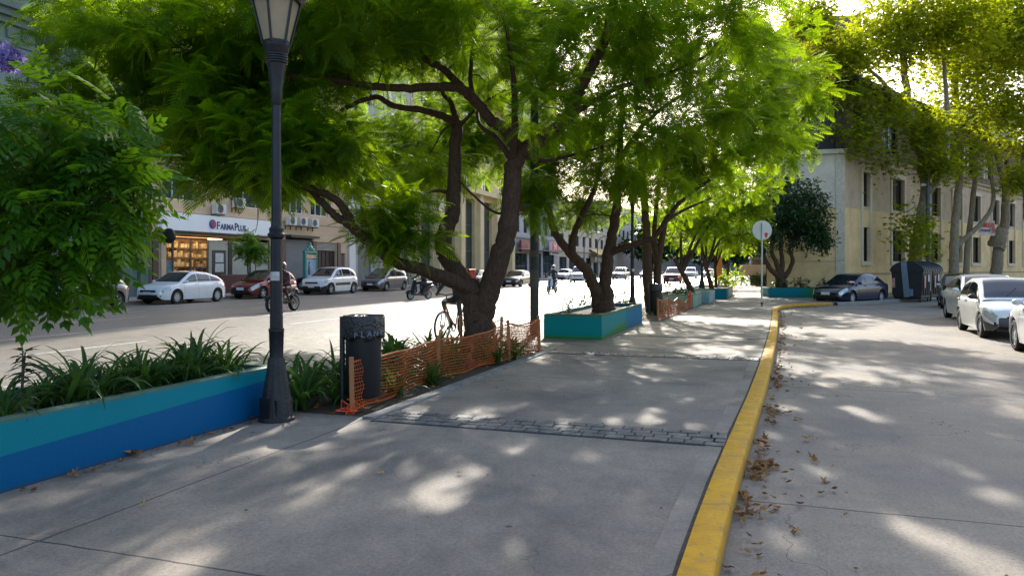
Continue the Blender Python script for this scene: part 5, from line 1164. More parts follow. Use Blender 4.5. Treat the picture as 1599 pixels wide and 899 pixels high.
def weed(pos, h, n, label, seed, lean=(0, 0)):
    g = np.random.default_rng(seed); t = thing('tall_weed', label, 'plant', pos); b = MB(); tips = []; dr = []
    for s in range(n):
        a = g.uniform(0, 6.28); r = .05+.06*s/n; hh = h*g.uniform(.6, 1.0) if s else h
        pts = [Vector((0, 0, -.03)), Vector((r*math.cos(a)*.5, r*math.sin(a)*.5, hh*.4)), Vector((r*math.cos(a)+lean[0], r*math.sin(a)+lean[1], hh))]; b.tube([Vector(q) for q in catmull(pts, 4)], .006, 5)
        for f in np.linspace(.35, 1, 9):
            q = np.array(pts[1].lerp(pts[2], max(0, (f-.4)/.6)) if f > .4 else pts[0].lerp(pts[1], f/.4))
            for _ in range(2 if f < .99 else 5): an = g.uniform(0, 6.28); tips.append(q); dr.append((math.cos(an), math.sin(an), g.uniform(-.5, .3 if f < .99 else .9)))
    b.build('stem', pm('weed_stem', (.09, .08, .05), .8), t)
    m = len(tips); V, F = place(single_leaf(.13, .03), np.array(tips), np.array(dr), np.tile((0, 0, 1.), (m, 1))+g.normal(0, .2, (m, 3)), g.uniform(.08, .15, m)*(h/.5)**.5); raw_quads('foliage', V, F, M_weed, t, np.repeat(g.random(m), 5))
weed(W(4.2, 5.35, .42), .50, 3, 'tall thin weed standing in the blue planter left of the strap leaves', 91)
weed(W(3.72, 5.3, .42), .42, 4, 'dry branching weed at the very left edge of the blue planter', 92, (.05, .02))
weed(W(3.95, 5.6, .42), .28, 3, 'low weed between the two taller ones in the blue planter', 93)
weed(W(17.0, 4.4, .46), .3, 4, 'sparse weed in the near corner of the Y tree planter', 94)
# bushes
def bush(label, pos, r, n, mat, seed, tm=T_LEAF, sz=.14, cat='bush', per=8):
    g = np.random.default_rng(seed); pos = Vector(pos)
    return tree('bush', label, cat, pos, [([pos+Vector((0, 0, -.05)), pos+Vector((0, 0, r[2]*.5)), pos+Vector((.05, 0, r[2]))], .03, .015), ([pos, pos+Vector((r[0]*.4, 0, r[2]*.6)), pos+Vector((r[0]*.7, 0, r[2]))], .02, .01)], [(pos+Vector((0, 0, r[2]*.9)), r, n)], M_bark3, mat, tm, sz, per, seed=seed, twig_r=.006)
for i, (u, v) in enumerate(((23.0, 5.3), (24.2, 5.4), (25.5, 5.3), (21.9, 5.5), (27, 5.0))): bush(f'low leafy bush along the avenue side behind the far lamp post, {ORD[i]} as planted', W(u, v, 0), (.6, .5, .38), 40, M_strap, 100+i)
for i, (x, y) in enumerate(((14.3, 40.3), (15.3, 40.1), (16.6, 39.9), (17.6, 39.8))): bush(f'low dark bush in the planter by the corner wall, {ORD[i]} from the left', (x, y, .42), (.55, .5, .33), 40, M_dleaf, 110+i)
bush('yellow green bush beyond the last planter', (17.2, 60, 0), (1.5, 1.2, .9), 90, M_jacy, 120, sz=.3)
bush('clipped green hedge piece under the beige hoarding', (20.6, 63, 0), (1.5, .6, .55), 110, M_strap, 121, sz=.25)
bush('pale bush in the far end planter', (12.6, 44.6, .4), (.8, .7, .4), 50, M_jacy, 122, sz=.2)
bush('low dry bush in the pale green planter', W(30.6, 3.6, .4), (.6, .5, .25), 40, M_weed, 123)
# far end items
t = thing('hoarding', 'beige board on posts at the far end of the plaza', 'board', (20.4, 64, 0), R(-10)); b = MB(); b.box((0, 0, 1.35), (2.1, .12, .9), bev=.02); b.build('board', pm('board_beige', (.42, .36, .29), .7), t)
b = MB()
for x in (-.95, .95): b.box((x, .02, .5), (.08, .08, 1.0))
b.build('post', M_dark, t)
t = thing('kiosk', 'glazed grey kiosk beside the far corner of the yellow building', 'kiosk', (22.0, 66.5, 0), R(-10))
b = MB()
for x in (-.95, .95): b.box((x, 0, 1.15), (.1, .9, 2.3))
b.box((0, 0, 2.38), (2.2, 1.1, .2), bev=.04); b.box((0, 0, .25), (1.8, .86, .5)); b.build('frame', pm('kiosk_grey', (.2, .2, .21), .5), t)
b = MB(); b.box((0, 0, 1.4), (1.8, .7, 1.75)); b.build('glazing', M_winglass, t, smooth=0)
t = thing('street_banner', 'narrow orange banner on a post between the thin far trunks', 'banner', P(1123, 440, 47)*Vector((1, 1, 0))); b = MB(); b.tube([(0, 0, 0), (0, 0, 2.3)], .06, 8); b.build('post', M_dark, t); b = MB(); b.box((0, -.08, 1.52), (.34, .06, 1.35), bev=.01); b.build('cloth', pm('banner_orange', (.55, .22, .08), .7), t)

# ------------------------------------------------------------------ refuse containers
M_cont = pm('container_plastic', (0.012, 0.013, 0.017), .5, 0, .25, 2, .1, 30)
def container(label, pos, rz, strip):
    t = thing('refuse_container', label, 'container', pos, rz, 'black refuse containers'); t.scale = (1, 1, 1.17)
    b = MB(); L, D = 1.35, 1.75       # local x across, local y along depth
    prof = [(-.62, .18), (.62, .18), (.70, 1.1), (.72, 1.28), (-.72, 1.28), (-.70, 1.1)]
    b.add([(p[0], -D/2, p[1]) for p in prof]+[(p[0], D/2, p[1]) for p in prof], [tuple(range(5, -1, -1)), tuple(range(6, 12))]+[(i, (i+1) % 6, 6+(i+1) % 6, 6+i) for i in range(6)])
    for k in range(5): b.box((-.70, -D/2+.2+k*.33, .75), (.05, .06, .9)); b.box((.70, -D/2+.2+k*.33, .75), (.05, .06, .9))
    b.build('body', M_cont, t, smooth=20)
    b = MB(); arc = [(.78*math.cos(R(a)), 1.28+.42*math.sin(R(a))) for a in range(0, 181, 12)]
    b.grid([[(x, y, z) for (x, z) in arc] for y in (-D/2-.05, -D/2+.0, D/2, D/2+.05)]); b.add([(x, -D/2-.05, z) for x, z in arc], [tuple(range(len(arc)))]); b.add([(x, D/2+.05, z) for x, z in arc], [tuple(range(len(arc)))])
    for k in range(5): y = -D/2+.15+k*.36; b.tube([(x*1.01, y, z+.008) for x, z in arc], .025, 5)
    b.build('lid', M_cont, t, smooth=30)
    b = MB()
    for sx in (-.55, .55):
        for sy in (-.7, .7): b.lathe([(0, -.03), (.09, -.03), (.09, .03), (0, .03)], 12, 'x', (sx, sy, .09))
    b.build('castor', M_rubber, t)
    b = MB()
    for sy in (-.6, .6): b.box((0, sy, .16), (1.1, .08, .06))
    b.box((-.2, -D/2-.03, .9), (.06, .06, 1.2)); b.build('chassis', M_dark, t)
    if strip:
        b = MB(); b.box((-.05, -D/2-.09, .95), (.26, .06, 1.5), rot=Matrix.Rotation(-.10, 3, 'Y'), bev=.01); b.box((.1, -D/2-.1, .4), (.4, .05, .3), bev=.01); b.build('lever_plate', pm('lever_grey', (.16, .20, .26), .5, .2), t)
    b = MB(); b.box((.705, -.45, .85), (.03, .25, .5), rz=0); b.box((-.6, -D/2-.02, .8), (.12, .02, .4)); b.build('sticker', pm('sticker_redwhite', (.6, .5, .48), .5, 0, .1, 9, col2=(.55, .03, .03)), t, smooth=0)
    b = MB(); b.box((.707, .25, 1.0), (.03, .2, .3)); b.box((.7, .62, .85), (.03, .04, .8)); b.build('reflector', M_plate, t, smooth=0)
cpos = Vector((19.95, 37.7, Z_ST)); crz = R(-42)
container('black domed refuse container with a grey lever plate, nearer one beside the dark blue sedan', cpos, crz, True)
container('black domed refuse container behind the one with the grey lever plate', cpos+Vector((math.sin(R(42))*1.95+.0, math.cos(R(42))*1.95, 0)), crz, False)
t = thing('hedge', 'low clipped hedge on the sidewalk between containers and parked cars', 'hedge', Rf(14, 2.4)); del t['label']; bpy.data.objects.remove(t)
for i, s in enumerate((11.5, 13.5, 15.5)): bush(f'low roadside bush behind the containers, {ORD[i]} from the left', Rf(s, 2.2), (1.1, .6, .55), 60, M_strap, 130+i, sz=.2)

# ------------------------------------------------------------------ fallen leaves
M_fall = pm('dry_leaf', (0.20, 0.09, 0.03), .8, 0, .5, 3, col2=(.32, .17, .06))
M_fallc = leaf_mat('dry_leaf_mix', (0.13, 0.055, 0.02), (0.42, 0.22, 0.075), (.2, .1, .03), .7, .15)
g = np.random.default_rng(77)
def curl_leaf():
    V, F = palmate(); V = V.copy(); V[:, 1] *= .75; V[:, 2] += 1.1*V[:, 1]**2+.35*V[:, 0]**2+.12*np.sin(V[:, 0]*7); return V, F
kk = offset_line(K, .30); kd = [0]
for a, c in zip(kk[:-1], kk[1:]): kd.append(kd[-1]+(Vector(c)-Vector(a)).length)
def along(s):
    j = max(0, min(len(kd)-2, int(np.searchsorted(kd, s))-1)); f = (s-kd[j])/(kd[j+1]-kd[j]); a, c = kk[j], kk[j+1]; tx, ty = c[0]-a[0], c[1]-a[1]; q = math.hypot(tx, ty); return np.array((a[0]+tx*f, a[1]+ty*f)), np.array((ty/q, -tx/q))
pos = []; sz = []
for i in range(950):
    s = g.uniform(2.5, 36); p, nn = along(s); dens = .5+.5*math.sin(s*1.1)+.6*math.sin(s*2.7+1)
    if g.random() > .25+.5*max(dens, 0): continue
    q = p+nn*(abs(g.normal(0, .07))+(-.06 if g.random() < .8 else g.uniform(0, .5))); pos.append((q[0], q[1], Z_ST+.006+.02*g.random())); sz.append(g.choice((.03, .045, .06, .085), p=(.30, .3, .27, .13)))
for i in range(70):
    u, v = g.uniform(6.9, 13.5), g.uniform(4.0, 6.1); w_ = W(u, v); pos.append((w_.x, w_.y, -.02)); sz.append(g.uniform(.05, .11))
for i in range(110):
    u = g.uniform(-2, 6.8); w_ = W(u, 4.97-abs(g.normal(0, .05))-.02); pos.append((w_.x, w_.y, .006)); sz.append(g.uniform(.02, .06))
for i in range(60):
    p = G(1215+g.uniform(0, 60), 476-g.uniform(0, 4)); 
    pos.append((p.x, p.y, Z_ST+.01)); sz.append(.07)
for i in range(160):
    u, v = g.uniform(-1, 14), g.uniform(-7, 4.5); z = .006 if v > .35 else Z_ST+.006
    if -.1 < v < .6: continue
    w_ = W(u, v); pos.append((w_.x, w_.y, z)); sz.append(g.uniform(.008, .026))
for s_, k_ in ((9.3, 34), (8.2, 20), (11.8, 14), (6.1, 6), (14.5, 14)):
    for i in range(k_):
        p, nn = along(s_-2.2+g.normal(0, .22)); q = p+nn*(abs(g.normal(0, .10))-.06); pos.append((q[0], q[1], Z_ST+.01+.03*g.random())); sz.append(g.uniform(.04, .10))
n_ = len(pos); fw = g.normal(0, 1, (n_, 3)); fw[:, 2] *= .15; up = np.tile((0, 0, 1.), (n_, 1))+g.normal(0, .25, (n_, 3))
V, F = place(curl_leaf(), np.array(pos), fw, up, np.array(sz)); o_ = raw_quads('leaf_litter', V, F, M_fallc, None, np.repeat(g.random(n_), len(curl_leaf()[0]))); tag(o_, 'brown dry leaves and crumbs drifted along the kerb, planter foot and bed', 'leaf litter', kind='stuff')
def big_leaf(px, py, z, s, label, col, name='fallen_leaf'):
    p = G(px, py, z); V, F = curl_leaf(); gg = np.random.default_rng(px); 
    fwd = gg.normal(0, 1, (1, 3)); fwd[:, 2] *= .1
    V2, F2 = place((V, F), np.array([[0, 0, .012]]), fwd, np.array([[gg.normal(0, .2), gg.normal(0, .2), 1]]), np.array([s])); q = raw_quads(name, V2, F2, pm('leaf_'+col[0], col[1], .75, 0, .35, 20), None, None); q.location = p; tag(q, label, 'leaf', 'single fallen leaves')
red = ('red', (.30, .025, .012)); tan = ('tan', (.36, .20, .09)); brn = ('brown', (.20, .09, .03)); yel = ('yellow', (.48, .30, .05))
for a in ((1167, 777, Z_ST, .085, 'dark red fallen leaf in the gutter beside the yellow kerb', red), (1267, 690, Z_ST, .11, 'tan fallen leaf lying alone on the grey street', tan), (1185, 702, Z_ST, .14, 'large tan fallen leaf at the gutter heap by the cobble strip end', tan), (1177, 690, Z_ST, .13, 'orange brown fallen leaf on top of the gutter heap', ('orange', (.38, .14, .03))), (1166, 745, Z_ST, .09, 'small brown fallen leaf just below the gutter heap', brn), (1144, 890, Z_ST, .06, 'brown fallen leaf at the bottom of the gutter', brn), (295, 696, 0, .10, 'brown fallen leaf on the paving left of the lamp post', brn), (213, 708, 0, .15, 'orange brown fallen leaf against the foot of the blue planter', ('rust', (.32, .13, .03))), (600, 740, 0, .045, 'tiny yellow leaf on the paving below the cobble strip', yel), (720, 740, 0, .04, 'tiny tan leaf in a sunlit patch of the paving', tan), (222, 792, 0, .045, 'small yellow leaf on the long paving joint', yel), (392, 654, 0, .12, 'brown fallen leaf tucked beside the lamp post base', brn)): big_leaf(*a)
# ------------------------------------------------------------------ cars
def paint(name, col, metal=.3, rough=.3): return pm('car_'+name, col, rough, metal, .05, 2, coat=.7, spec=.5)
def interp(pts, x):
    xs = [p[0] for p in pts]; return float(np.interp(x, xs, [p[1] for p in pts]))
def smooth_prof(pts, x, w=.09): return sum(interp(pts, x+d)*k for d, k in ((-w, .2), (-w/2, .2), (0, .2), (w/2, .2), (w, .2)))
KIND = {   # length, width, wheel radius, front / rear axle x, deck line, roof line
 'hatch': dict(L=4.25, W=1.80, r=.315, ax=(1.30, -1.32), deck=[(-2.13, .80), (-2.08, .93), (-1.5, .98), (.9, .93), (1.0, .95), (1.85, .80), (2.05, .72), (2.13, .6)], roof=[(-2.08, .9), (-1.98, .99), (-1.45, 1.24), (-.8, 1.41), (-.1, 1.46), (.25, 1.41), (.95, 1.02), (1.1, .92)], win=[(-1.55, -.92), (-.86, -.06), (.0, .98)], scr=(.22, 1.03), rear=(-2.0, -1.45)),
 'small': dict(L=3.83, W=1.62, r=.29, ax=(1.17, -1.27), deck=[(-1.9, .7), (-1.86, .86), (-1.3, .92), (.75, .90), (.85, .90), (1.5, .78), (1.8, .66), (1.91, .55)], roof=[(-1.86, .88), (-1.75, .96), (-1.4, 1.28), (-.85, 1.40), (-.2, 1.42), (.2, 1.37), (.85, .98), (1.0, .88)], win=[(-1.5, -.55), (-.48, .88)], scr=(.17, .92), rear=(-1.8, -1.33)),
 'sedan': dict(L=4.45, W=1.72, r=.30, ax=(1.38, -1.25), deck=[(-2.22, .72), (-2.18, .92), (-1.55, .97), (.8, .90), (1.0, .91), (1.9, .76), (2.12, .66), (2.22, .52)], roof=[(-1.95, .9), (-1.75, .95), (-1.15, 1.3), (-.7, 1.38), (-.1, 1.40), (.25, 1.34), (1.0, .95), (1.1, .88)], win=[(-1.35, -.62), (-.56, .12), (.18, 1.0)], scr=(.22, 1.05), rear=(-1.8, -1.1)),
 'suv': dict(L=4.2, W=1.84, r=.345, ax=(1.32, -1.30), deck=[(-2.1, .85), (-2.06, 1.05), (-1.4, 1.08), (.9, 1.03), (1.05, 1.04), (1.8, .95), (2.03, .85), (2.1, .7)], roof=[(-2.06, 1.0), (-2.0, 1.1), (-1.7, 1.50), (-1.1, 1.63), (-.2, 1.66), (.3, 1.60), (1.05, 1.12), (1.2, 1.02)], win=[(-1.72, -1.1), (-1.04, -.1), (-.02, 1.08)], scr=(.27, 1.12), rear=(-2.02, -1.65)),
 'van': dict(L=4.35, W=1.80, r=.315, ax=(1.35, -1.32), deck=[(-2.17, .85), (-2.12, 1.0), (-1.5, 1.02), (.9, .98), (1.1, .98), (1.9, .82), (2.08, .74), (2.17, .6)], roof=[(-2.12, .95), (-2.05, 1.05), (-1.75, 1.45), (-1.2, 1.58), (-.1, 1.61), (.35, 1.54), (1.25, 1.05), (1.4, .94)], win=[(-1.75, -1.05), (-.98, -.08), (.0, 1.15)], scr=(.3, 1.3), rear=(-2.08, -1.7)),
 'pickup': dict(L=5.0, W=1.85, r=.37, ax=(1.6, -1.5), deck=[(-2.5, .9), (-2.46, 1.12), (-1.6, 1.14), (1.0, 1.10), (1.15, 1.12), (2.1, 1.02), (2.42, .92), (2.5, .75)], roof=[(-2.45, 1.08), (-2.3, 1.15), (-2.0, 1.6), (-1.2, 1.76), (-.1, 1.78), (.4, 1.72), (1.15, 1.2), (1.3, 1.1)], win=[(-1.95, -1.1), (-1.04, -.05), (.03, 1.2)], scr=(.37, 1.22), rear=(-2.4, -1.9)),
}
def wheel_parts(t, x, y, r, side, spokes=5, w=.20):
    b = MB(); n = 28
    prof = [(r*.66, -w/2), (r*.9, -w/2), (r*.985, -w*.38), (r, -w*.2), (r, w*.2), (r*.985, w*.38), (r*.9, w/2), (r*.66, w/2)]
    b.lathe(prof, n, 'y', closed=True); wh = b.build('wheel', M_rubber, t, (x, y, r), smooth=40)
    b = MB(); b.lathe([(r*.67, -w*.4), (r*.67, w*.4)], n, 'y', cap=False); yo = side*w*.36
    b.lathe([(r*.68, yo), (r*.60, yo+side*.012), (r*.58, yo-side*.03)], n, 'y', cap=False)
    for k in range(spokes):
        a = 2*math.pi*k/spokes+.3; c, s = math.cos(a), math.sin(a)
        m = Matrix.Rotation(-a, 3, 'Y'); b.box((c*r*.34, yo-side*.008, s*r*.34), (r*.56, .02, r*.17), rot=m)
    b.lathe([(0, yo+side*.012), (r*.15, yo+side*.01), (r*.17, yo-side*.02)], 16, 'y'); b.build('rim', M_rim, wh, smooth=40)
    b = MB(); b.lathe([(0, side*w*.02), (r*.6, side*w*.02)], n, 'y'); b.build('brake_disc', M_black, wh, smooth=0)

def car(label, kind, col, pos, rz, group=None, cat='car', bumper=None, roofcol=None, detail=True, name='parked_car', spokes=5, lights_on=False, mirror=None, scale=1.0, strip=None):
    K_ = KIND[kind]; L, Wd, r = K_['L'], K_['W'], K_['r']; hw = Wd/2
    t = thing(name, label, cat, pos, rz, group); t.scale = (scale,)*3
    body_m = col; bump_m = bumper or col
    xs = set(np.linspace(-L/2, L/2, 49).tolist())
    Rw = r+.055
    for ax in K_['ax']:
        for a in np.linspace(0, 180, 15): xs.add(ax+Rw*math.cos(R(a)))
    for d in (.02, .05, .09, .15, .22): xs.add(L/2-d); xs.add(-L/2+d)
    xs = sorted(xs); xs = [x for i, x in enumerate(xs) if i == 0 or x-xs[i-1] > .008]
    def plan(x):
        e = max(0, (abs(x)-(L/2-.75))/.75); return hw*(1-.26*e**2.6)
    def zlow(x):
        e = max(0, (abs(x)-(L/2-.35))/.35); z = .20+.06*e**2
        for ax in K_['ax']:
            d = abs(x-ax)
            if d < Rw: z = max(z, r+math.sqrt(max(Rw*Rw-d*d, 0)))
        return z
    def ztop(x): return smooth_prof(K_['deck'], x, .06)
    def section(x):
        w = plan(x); zl = zlow(x); zt = ztop(x); e = max(0, (abs(x)-(L/2-.10))/.10)
        zs = zt-.07; zl = zl+.05*e*e
        zm1 = min(.42, zl+.3*(zs-zl)); zm1 = max(zm1, zl+.02); z2 = max(zl+.03, zs-.16)
        sh = [(w*.965, zl), (w*1.0, max(zm1, zl+.015)), (w*.995, z2), (w*.975, zs), (w*.91, zt-.012), (w*.84, zt), (w*.5, zt+.022), (0, zt+.03)]
        if e > 0:
            c = .55; k = 1-.10*e**2; sh = [(y*k, c+(z-c)*(1-.16*e**2)) for y, z in sh]
        return sh
    def body_pt(x, q, s, off=0.0):
        sec = section(x); i = min(int(q), len(sec)-2); f = q-i; y = sec[i][0]*(1-f)+sec[i+1][0]*f; z = sec[i][1]*(1-f)+sec[i+1][1]*f
        dy, dz = sec[i+1][0]-sec[i][0], sec[i+1][1]-sec[i][1]; n = math.hypot(dy, dz) or 1
        y += dz/n*off; z += -dy/n*off
        slope = (plan(x+.03)-plan(x-.03))/.06
        return (x-slope*off*1.3, s*y, z)
    b = MB(); rows = []
    for x in xs:
        sec = section(x); rows.append([(x, y, z) for y, z in sec]+[(x, -y, z) for y, z in sec[-2::-1]])
    b.grid(rows)
    b.add(rows[0], [tuple(range(len(rows[0])))]); b.add(rows[-1], [tuple(range(len(rows[-1])))[::-1]])
    b.build('body', body_m, t, smooth=42)
    # dark underbody and wells
    b = MB(); b.box((0, 0, .42), (L-.35, Wd-.52, .44)); b.box(((K_['ax'][0]+K_['ax'][1])/2, 0, .33), (K_['ax'][0]-K_['ax'][1]-2*Rw-.02, Wd-.12, .22)); b.build('underbody', M_black, t, smooth=0)
    # cabin
    rl = K_['roof']; xa, xb = rl[0][0], rl[-1][0]
    def zr(x): return smooth_prof(rl, x, .12)
    hmax = max(p[1] for p in rl)-.95
    def cab(x):
        w = plan(x)*.90; zb = ztop(x)-.03; z = max(zr(x), zb+.004); k = max(0, min(1, (z-zb)/.5)); return w, zb, w*(1-.20*k), z
    def side_pt(x, f, s, off=0.0):
        w, zb, wt, z = cab(x); y = w+(wt-w)*f+.035*math.sin(math.pi*f)*min(1, (z-zb)/.3); zz = zb+(z-zb-.03)*f
        n = math.hypot(wt-w, z-zb) or 1; return (x, s*(y+off*(z-zb)/n), zz+off*(w-wt)/n)
    def top_pt(x, s, off=0.0):
        w, zb, wt, z = cab(x); a = abs(s); crown = .03*(1-a*a); d = (zr(x+.04)-zr(x-.04))/.08; n = math.hypot(1, d)
        return (x-d/n*off, wt*s*.965, z+crown*min(1, (z-zb)/.2)+off/n)
    cx = sorted(set(np.linspace(xa, xb, 44).tolist())); rows = []
    for x in cx:
        row = [side_pt(x, f, 1) for f in (0, .25, .5, .75, .97)]+[top_pt(x, s) for s in (1, .8, .4, 0, -.4, -.8, -1)]+[side_pt(x, f, -1) for f in (.97, .75, .5, .25, 0)]; rows.append(row)
    b = MB(); b.grid(rows); b.build('cabin', body_m, t, smooth=50)
    if roofcol:
        b = MB(); x0, x1 = K_['rear'][1]+.05, K_['scr'][0]-.05
        b.grid([[top_pt(x, s, .006) for s in np.linspace(1, -1, 9)] for x in np.linspace(x0, x1, 12)]); b.build('roof_panel', roofcol, t, smooth=60)
    # glass
    def trim(x0, x1, f0, f1):
        return [x for x in np.linspace(x0, x1, 12)]
    for (x0, x1) in K_['win']:
        for s in (1, -1):
            pts = []
            for x in np.linspace(x0, x1, 14):
                w, zb, wt, z = cab(x); h = z-zb
                f0 = min(.75, .07/max(h, .01)+.05); f1 = max(f0+.01, 1-.075/max(h, .08))
                pts.append([side_pt(x, f0+(f1-f0)*k/4, s, .007) for k in range(5)])
            b = MB(); b.grid(pts); b.build('side_window', M_carglass, t, smooth=60)
    x0, x1 = K_['scr']; b = MB(); b.grid([[top_pt(x, s, .008) for s in np.linspace(.93, -.93, 9)] for x in np.linspace(x0, x1-.03, 12)]); ws = b.build('windscreen', M_carglass, t, smooth=60)
    x0, x1 = K_['rear']; b = MB(); b.grid([[top_pt(x, s, .008) for s in np.linspace(.88, -.88, 9)] for x in np.linspace(x0+.06, x1, 10)]); b.build('rear_window', M_carglass, t, smooth=60)
    for ax in K_['ax']:
        for s in (1, -1): wheel_parts(t, ax, s*(hw-.115), r, s, spokes)
    # lights
    hl = emat('lit_headlight', (1, .93, .8), 6.0) if lights_on and 'lit_headlight' not in MATS else MATS.get('lit_headlight', M_head)
    if not lights_on: hl = M_head
    for s in (1, -1):
        b = MB(); b.grid([[body_pt(x, q, s, .006) for q in np.linspace(2.15, 3.85, 6)] for x in np.linspace(L/2-.46, L/2-.035, 9)]); b.build('headlight', hl, t, smooth=60)
        b = MB(); b.grid([[body_pt(x, q, s, .006) for q in np.linspace(2.0, 3.9, 6)] for x in np.linspace(-L/2+.03, -L/2+.30, 7)]); b.build('taillight', M_tail, t, smooth=60)
    # nose and tail
    zt = ztop(L/2-.1); xn = L/2
    b = MB(); b.box((xn-.005, 0, zt-.13), (.05, hw*.95, .10), bev=.015); b.build('grille', M_black, t)
    b = MB(); b.box((xn-.01, 0, .36), (.06, hw*1.15, .14), bev=.02)
    for s in (1, -1): b.box((xn-.09, s*hw*.66, .38), (.08, .2, .09), rz=-s*.35, bev=.015)
    b.build('air_intake', M_black, t)
    if bumper:
        for sg in (1, -1):
            b = MB(); b.grid([[body_pt(sg*x, q, s, .009) for q, s in [(q_, 1) for q_ in (.02, .5, 1, 1.5)]] for x in np.linspace(L/2-.52, L/2-.012, 10)]); b.grid([[body_pt(sg*x, q, -1, .009) for q in (.02, .5, 1, 1.5)] for x in np.linspace(L/2-.52, L/2-.012, 10)])
            b.box((sg*(xn-.02), 0, .42), (.09, hw*1.35, .22), bev=.03); b.build('bumper', bumper, t, smooth=50)
    b = MB(); b.box((xn+.035, 0, .50), (.014, .42, .13), bev=.004); b.build('number_plate', M_plate, t)
    b = MB(); b.box((-xn-.012, 0, .62), (.014, .42, .13), bev=.004); b.build('number_plate', M_plate, t)
    for s in (1, -1):
        b = MB(); xm = K_['scr'][1]-.22; w, zb, wt, z = cab(xm)
        b.ball((xm, s*(w+.12), zb+.10), (.07, .10, .065), 10, 7); b.box((xm+.02, s*(w+.03), zb+.06), (.05, .1, .03)); b.build('mirror', mirror or body_m, t)
    if detail:
        b = MB(); doors = [K_['win'][-1][1]-.12, (K_['win'][-1][0]-.03), K_['win'][0][0]+.25 if len(K_['win']) > 2 else K_['win'][0][0]+.1]
        for xd in doors:
            for s in (1, -1):
                if any(abs(xd-ax) < Rw+.02 for ax in K_['ax']): q0 = 1.6
                else: q0 = .3
                b.grid([[body_pt(xx, q, s, .002) for q in np.linspace(q0, 4.0, 8)] for xx in (xd-.006, xd+.006)])
        b.build('door_seam', M_black, t, smooth=0)
        for xd in doors[1:]+([] if len(K_['win']) > 2 else []):
            for s in (1, -1):
                p = body_pt(xd+.14, 3.0, s, .012); b = MB(); b.box(p, (.17, .03, .03), bev=.01); b.build('door_handle', mirror or body_m, t)
        b = MB()
        for s in (.32, -.25):
            q0 = Vector(top_pt(K_['scr'][1]-.05, s, .02)); q1 = Vector(top_pt(K_['scr'][1]-.35, s+.42, .018)); b.tube([q0, q1], .008, 4)
        b.build('wiper', M_black, t)
    if strip:
        b = MB()
        for s in (1, -1): b.grid([[body_pt(x, q, s, .006) for q in (1.35, 1.75)] for x in np.linspace(K_['ax'][1]+Rw+.04, K_['ax'][0]-Rw-.04, 10)])
        b.build('door_panel', strip, t, smooth=50)
    return t
rzU = ROT_U; rzD = ROT_U+math.pi      # facing away along the avenue / towards the camera
GP = 'cars parked along the far kerb'; GT = 'cars driving up the avenue'
wht = paint('white', (.72, .74, .76), 0, .35); blk = paint('black', (.012, .013, .015)); red = paint('red', (.14, .006, .014), .3); sil = paint('silver', (.42, .44, .45), .7); gry = paint('grey', (.11, .12, .13), .5); nvy = paint('navy', (.007, .010, .040), .15, .25); yel_ = paint('taxi_yellow', (.62, .42, .03), 0); dred = paint('dark_red', (.12, .012, .014), .4)
VP_ = 26.05; ZC = Z_AV
car('dark grey hatchback with a silver roof half hidden by the sapling, leftmost parked car', 'hatch', gry, W(22.7, VP_, ZC), rzD, GP, roofcol=sil)
car('white hatchback parked before the pharmacy door', 'hatch', wht, W(28.6, VP_, ZC), rzD, GP, spokes=10)
car('dark red hatchback parked behind the white one, partly hidden by the lamp post', 'small', red, W(34.7, VP_, ZC), rzD, GP, bumper=None, scale=1.06)
car('white crossover with black lower trim and roof rails right of the lamp post', 'suv', wht, W(41.2, VP_, ZC), rzD, GP, bumper=M_black, strip=M_black)
car('dark grey minivan parked right of the white crossover', 'van', gry, W(48.3, VP_, ZC), rzD, GP)
car('dark car parked nose in just behind the white crossover', 'sedan', blk, W(44.9, 28.9, .05), R(150), GP, detail=False)
car('dark car glimpsed between the two stems of the near jacaranda', 'hatch', gry, W(65.5, 26.0, ZC), rzD, GP, detail=False)
car('black and yellow taxi driving up the avenue beside the near trunk', 'sedan', blk, W(62.2, 20.7, ZC), rzD, GT, 'taxi', roofcol=yel_, name='taxi', strip=yel_)
car('small white car parked behind the scooter rider', 'hatch', wht, W(97, 25.6, ZC), rzD, GP, detail=False)
car('white sport utility vehicle with a dark grille driving left of the Y shaped trunk', 'pickup', wht, W(81.5, 19.8, ZC), rzD+.12, GT, detail=False, lights_on=False, name='driving_car')
car('dark fronted silver car right of the Y shaped trunk, driving toward the plaza', 'suv', paint('dark_silver', (.20, .20, .22), .6), W(99.5, 18.6, ZC), rzD, GT, detail=False, name='driving_car')
car('pale car just right of the far lamp post, behind the silver car', 'sedan', sil, W(114, 17.4, ZC), rzD, GT, detail=False, name='driving_car')
car('dark red sport utility vehicle nearest in the sun glare beyond the far planters', 'suv', dred, W(79.8, 9.4, ZC), rzD, GT, detail=False, name='driving_car', lights_on=False)
car('white car with a dark grille left of the thin leaning trunk in the glare', 'suv', wht, W(119, 11.4, ZC), rzD, GT, detail=False, name='driving_car')
car('white hatchback behind the thin far trunks', 'hatch', wht, W(131, 9.6, ZC), rzD, GT, detail=False, name='driving_car')
car('grey car right of the narrow orange banner', 'sedan', gry, W(145, 8.6, ZC), rzD, GT, detail=False, name='driving_car')
car('white van farthest up the avenue', 'van', wht, W(160, 12.0, ZC), rzD, GT, 'van', detail=False, name='driving_car', scale=1.2)
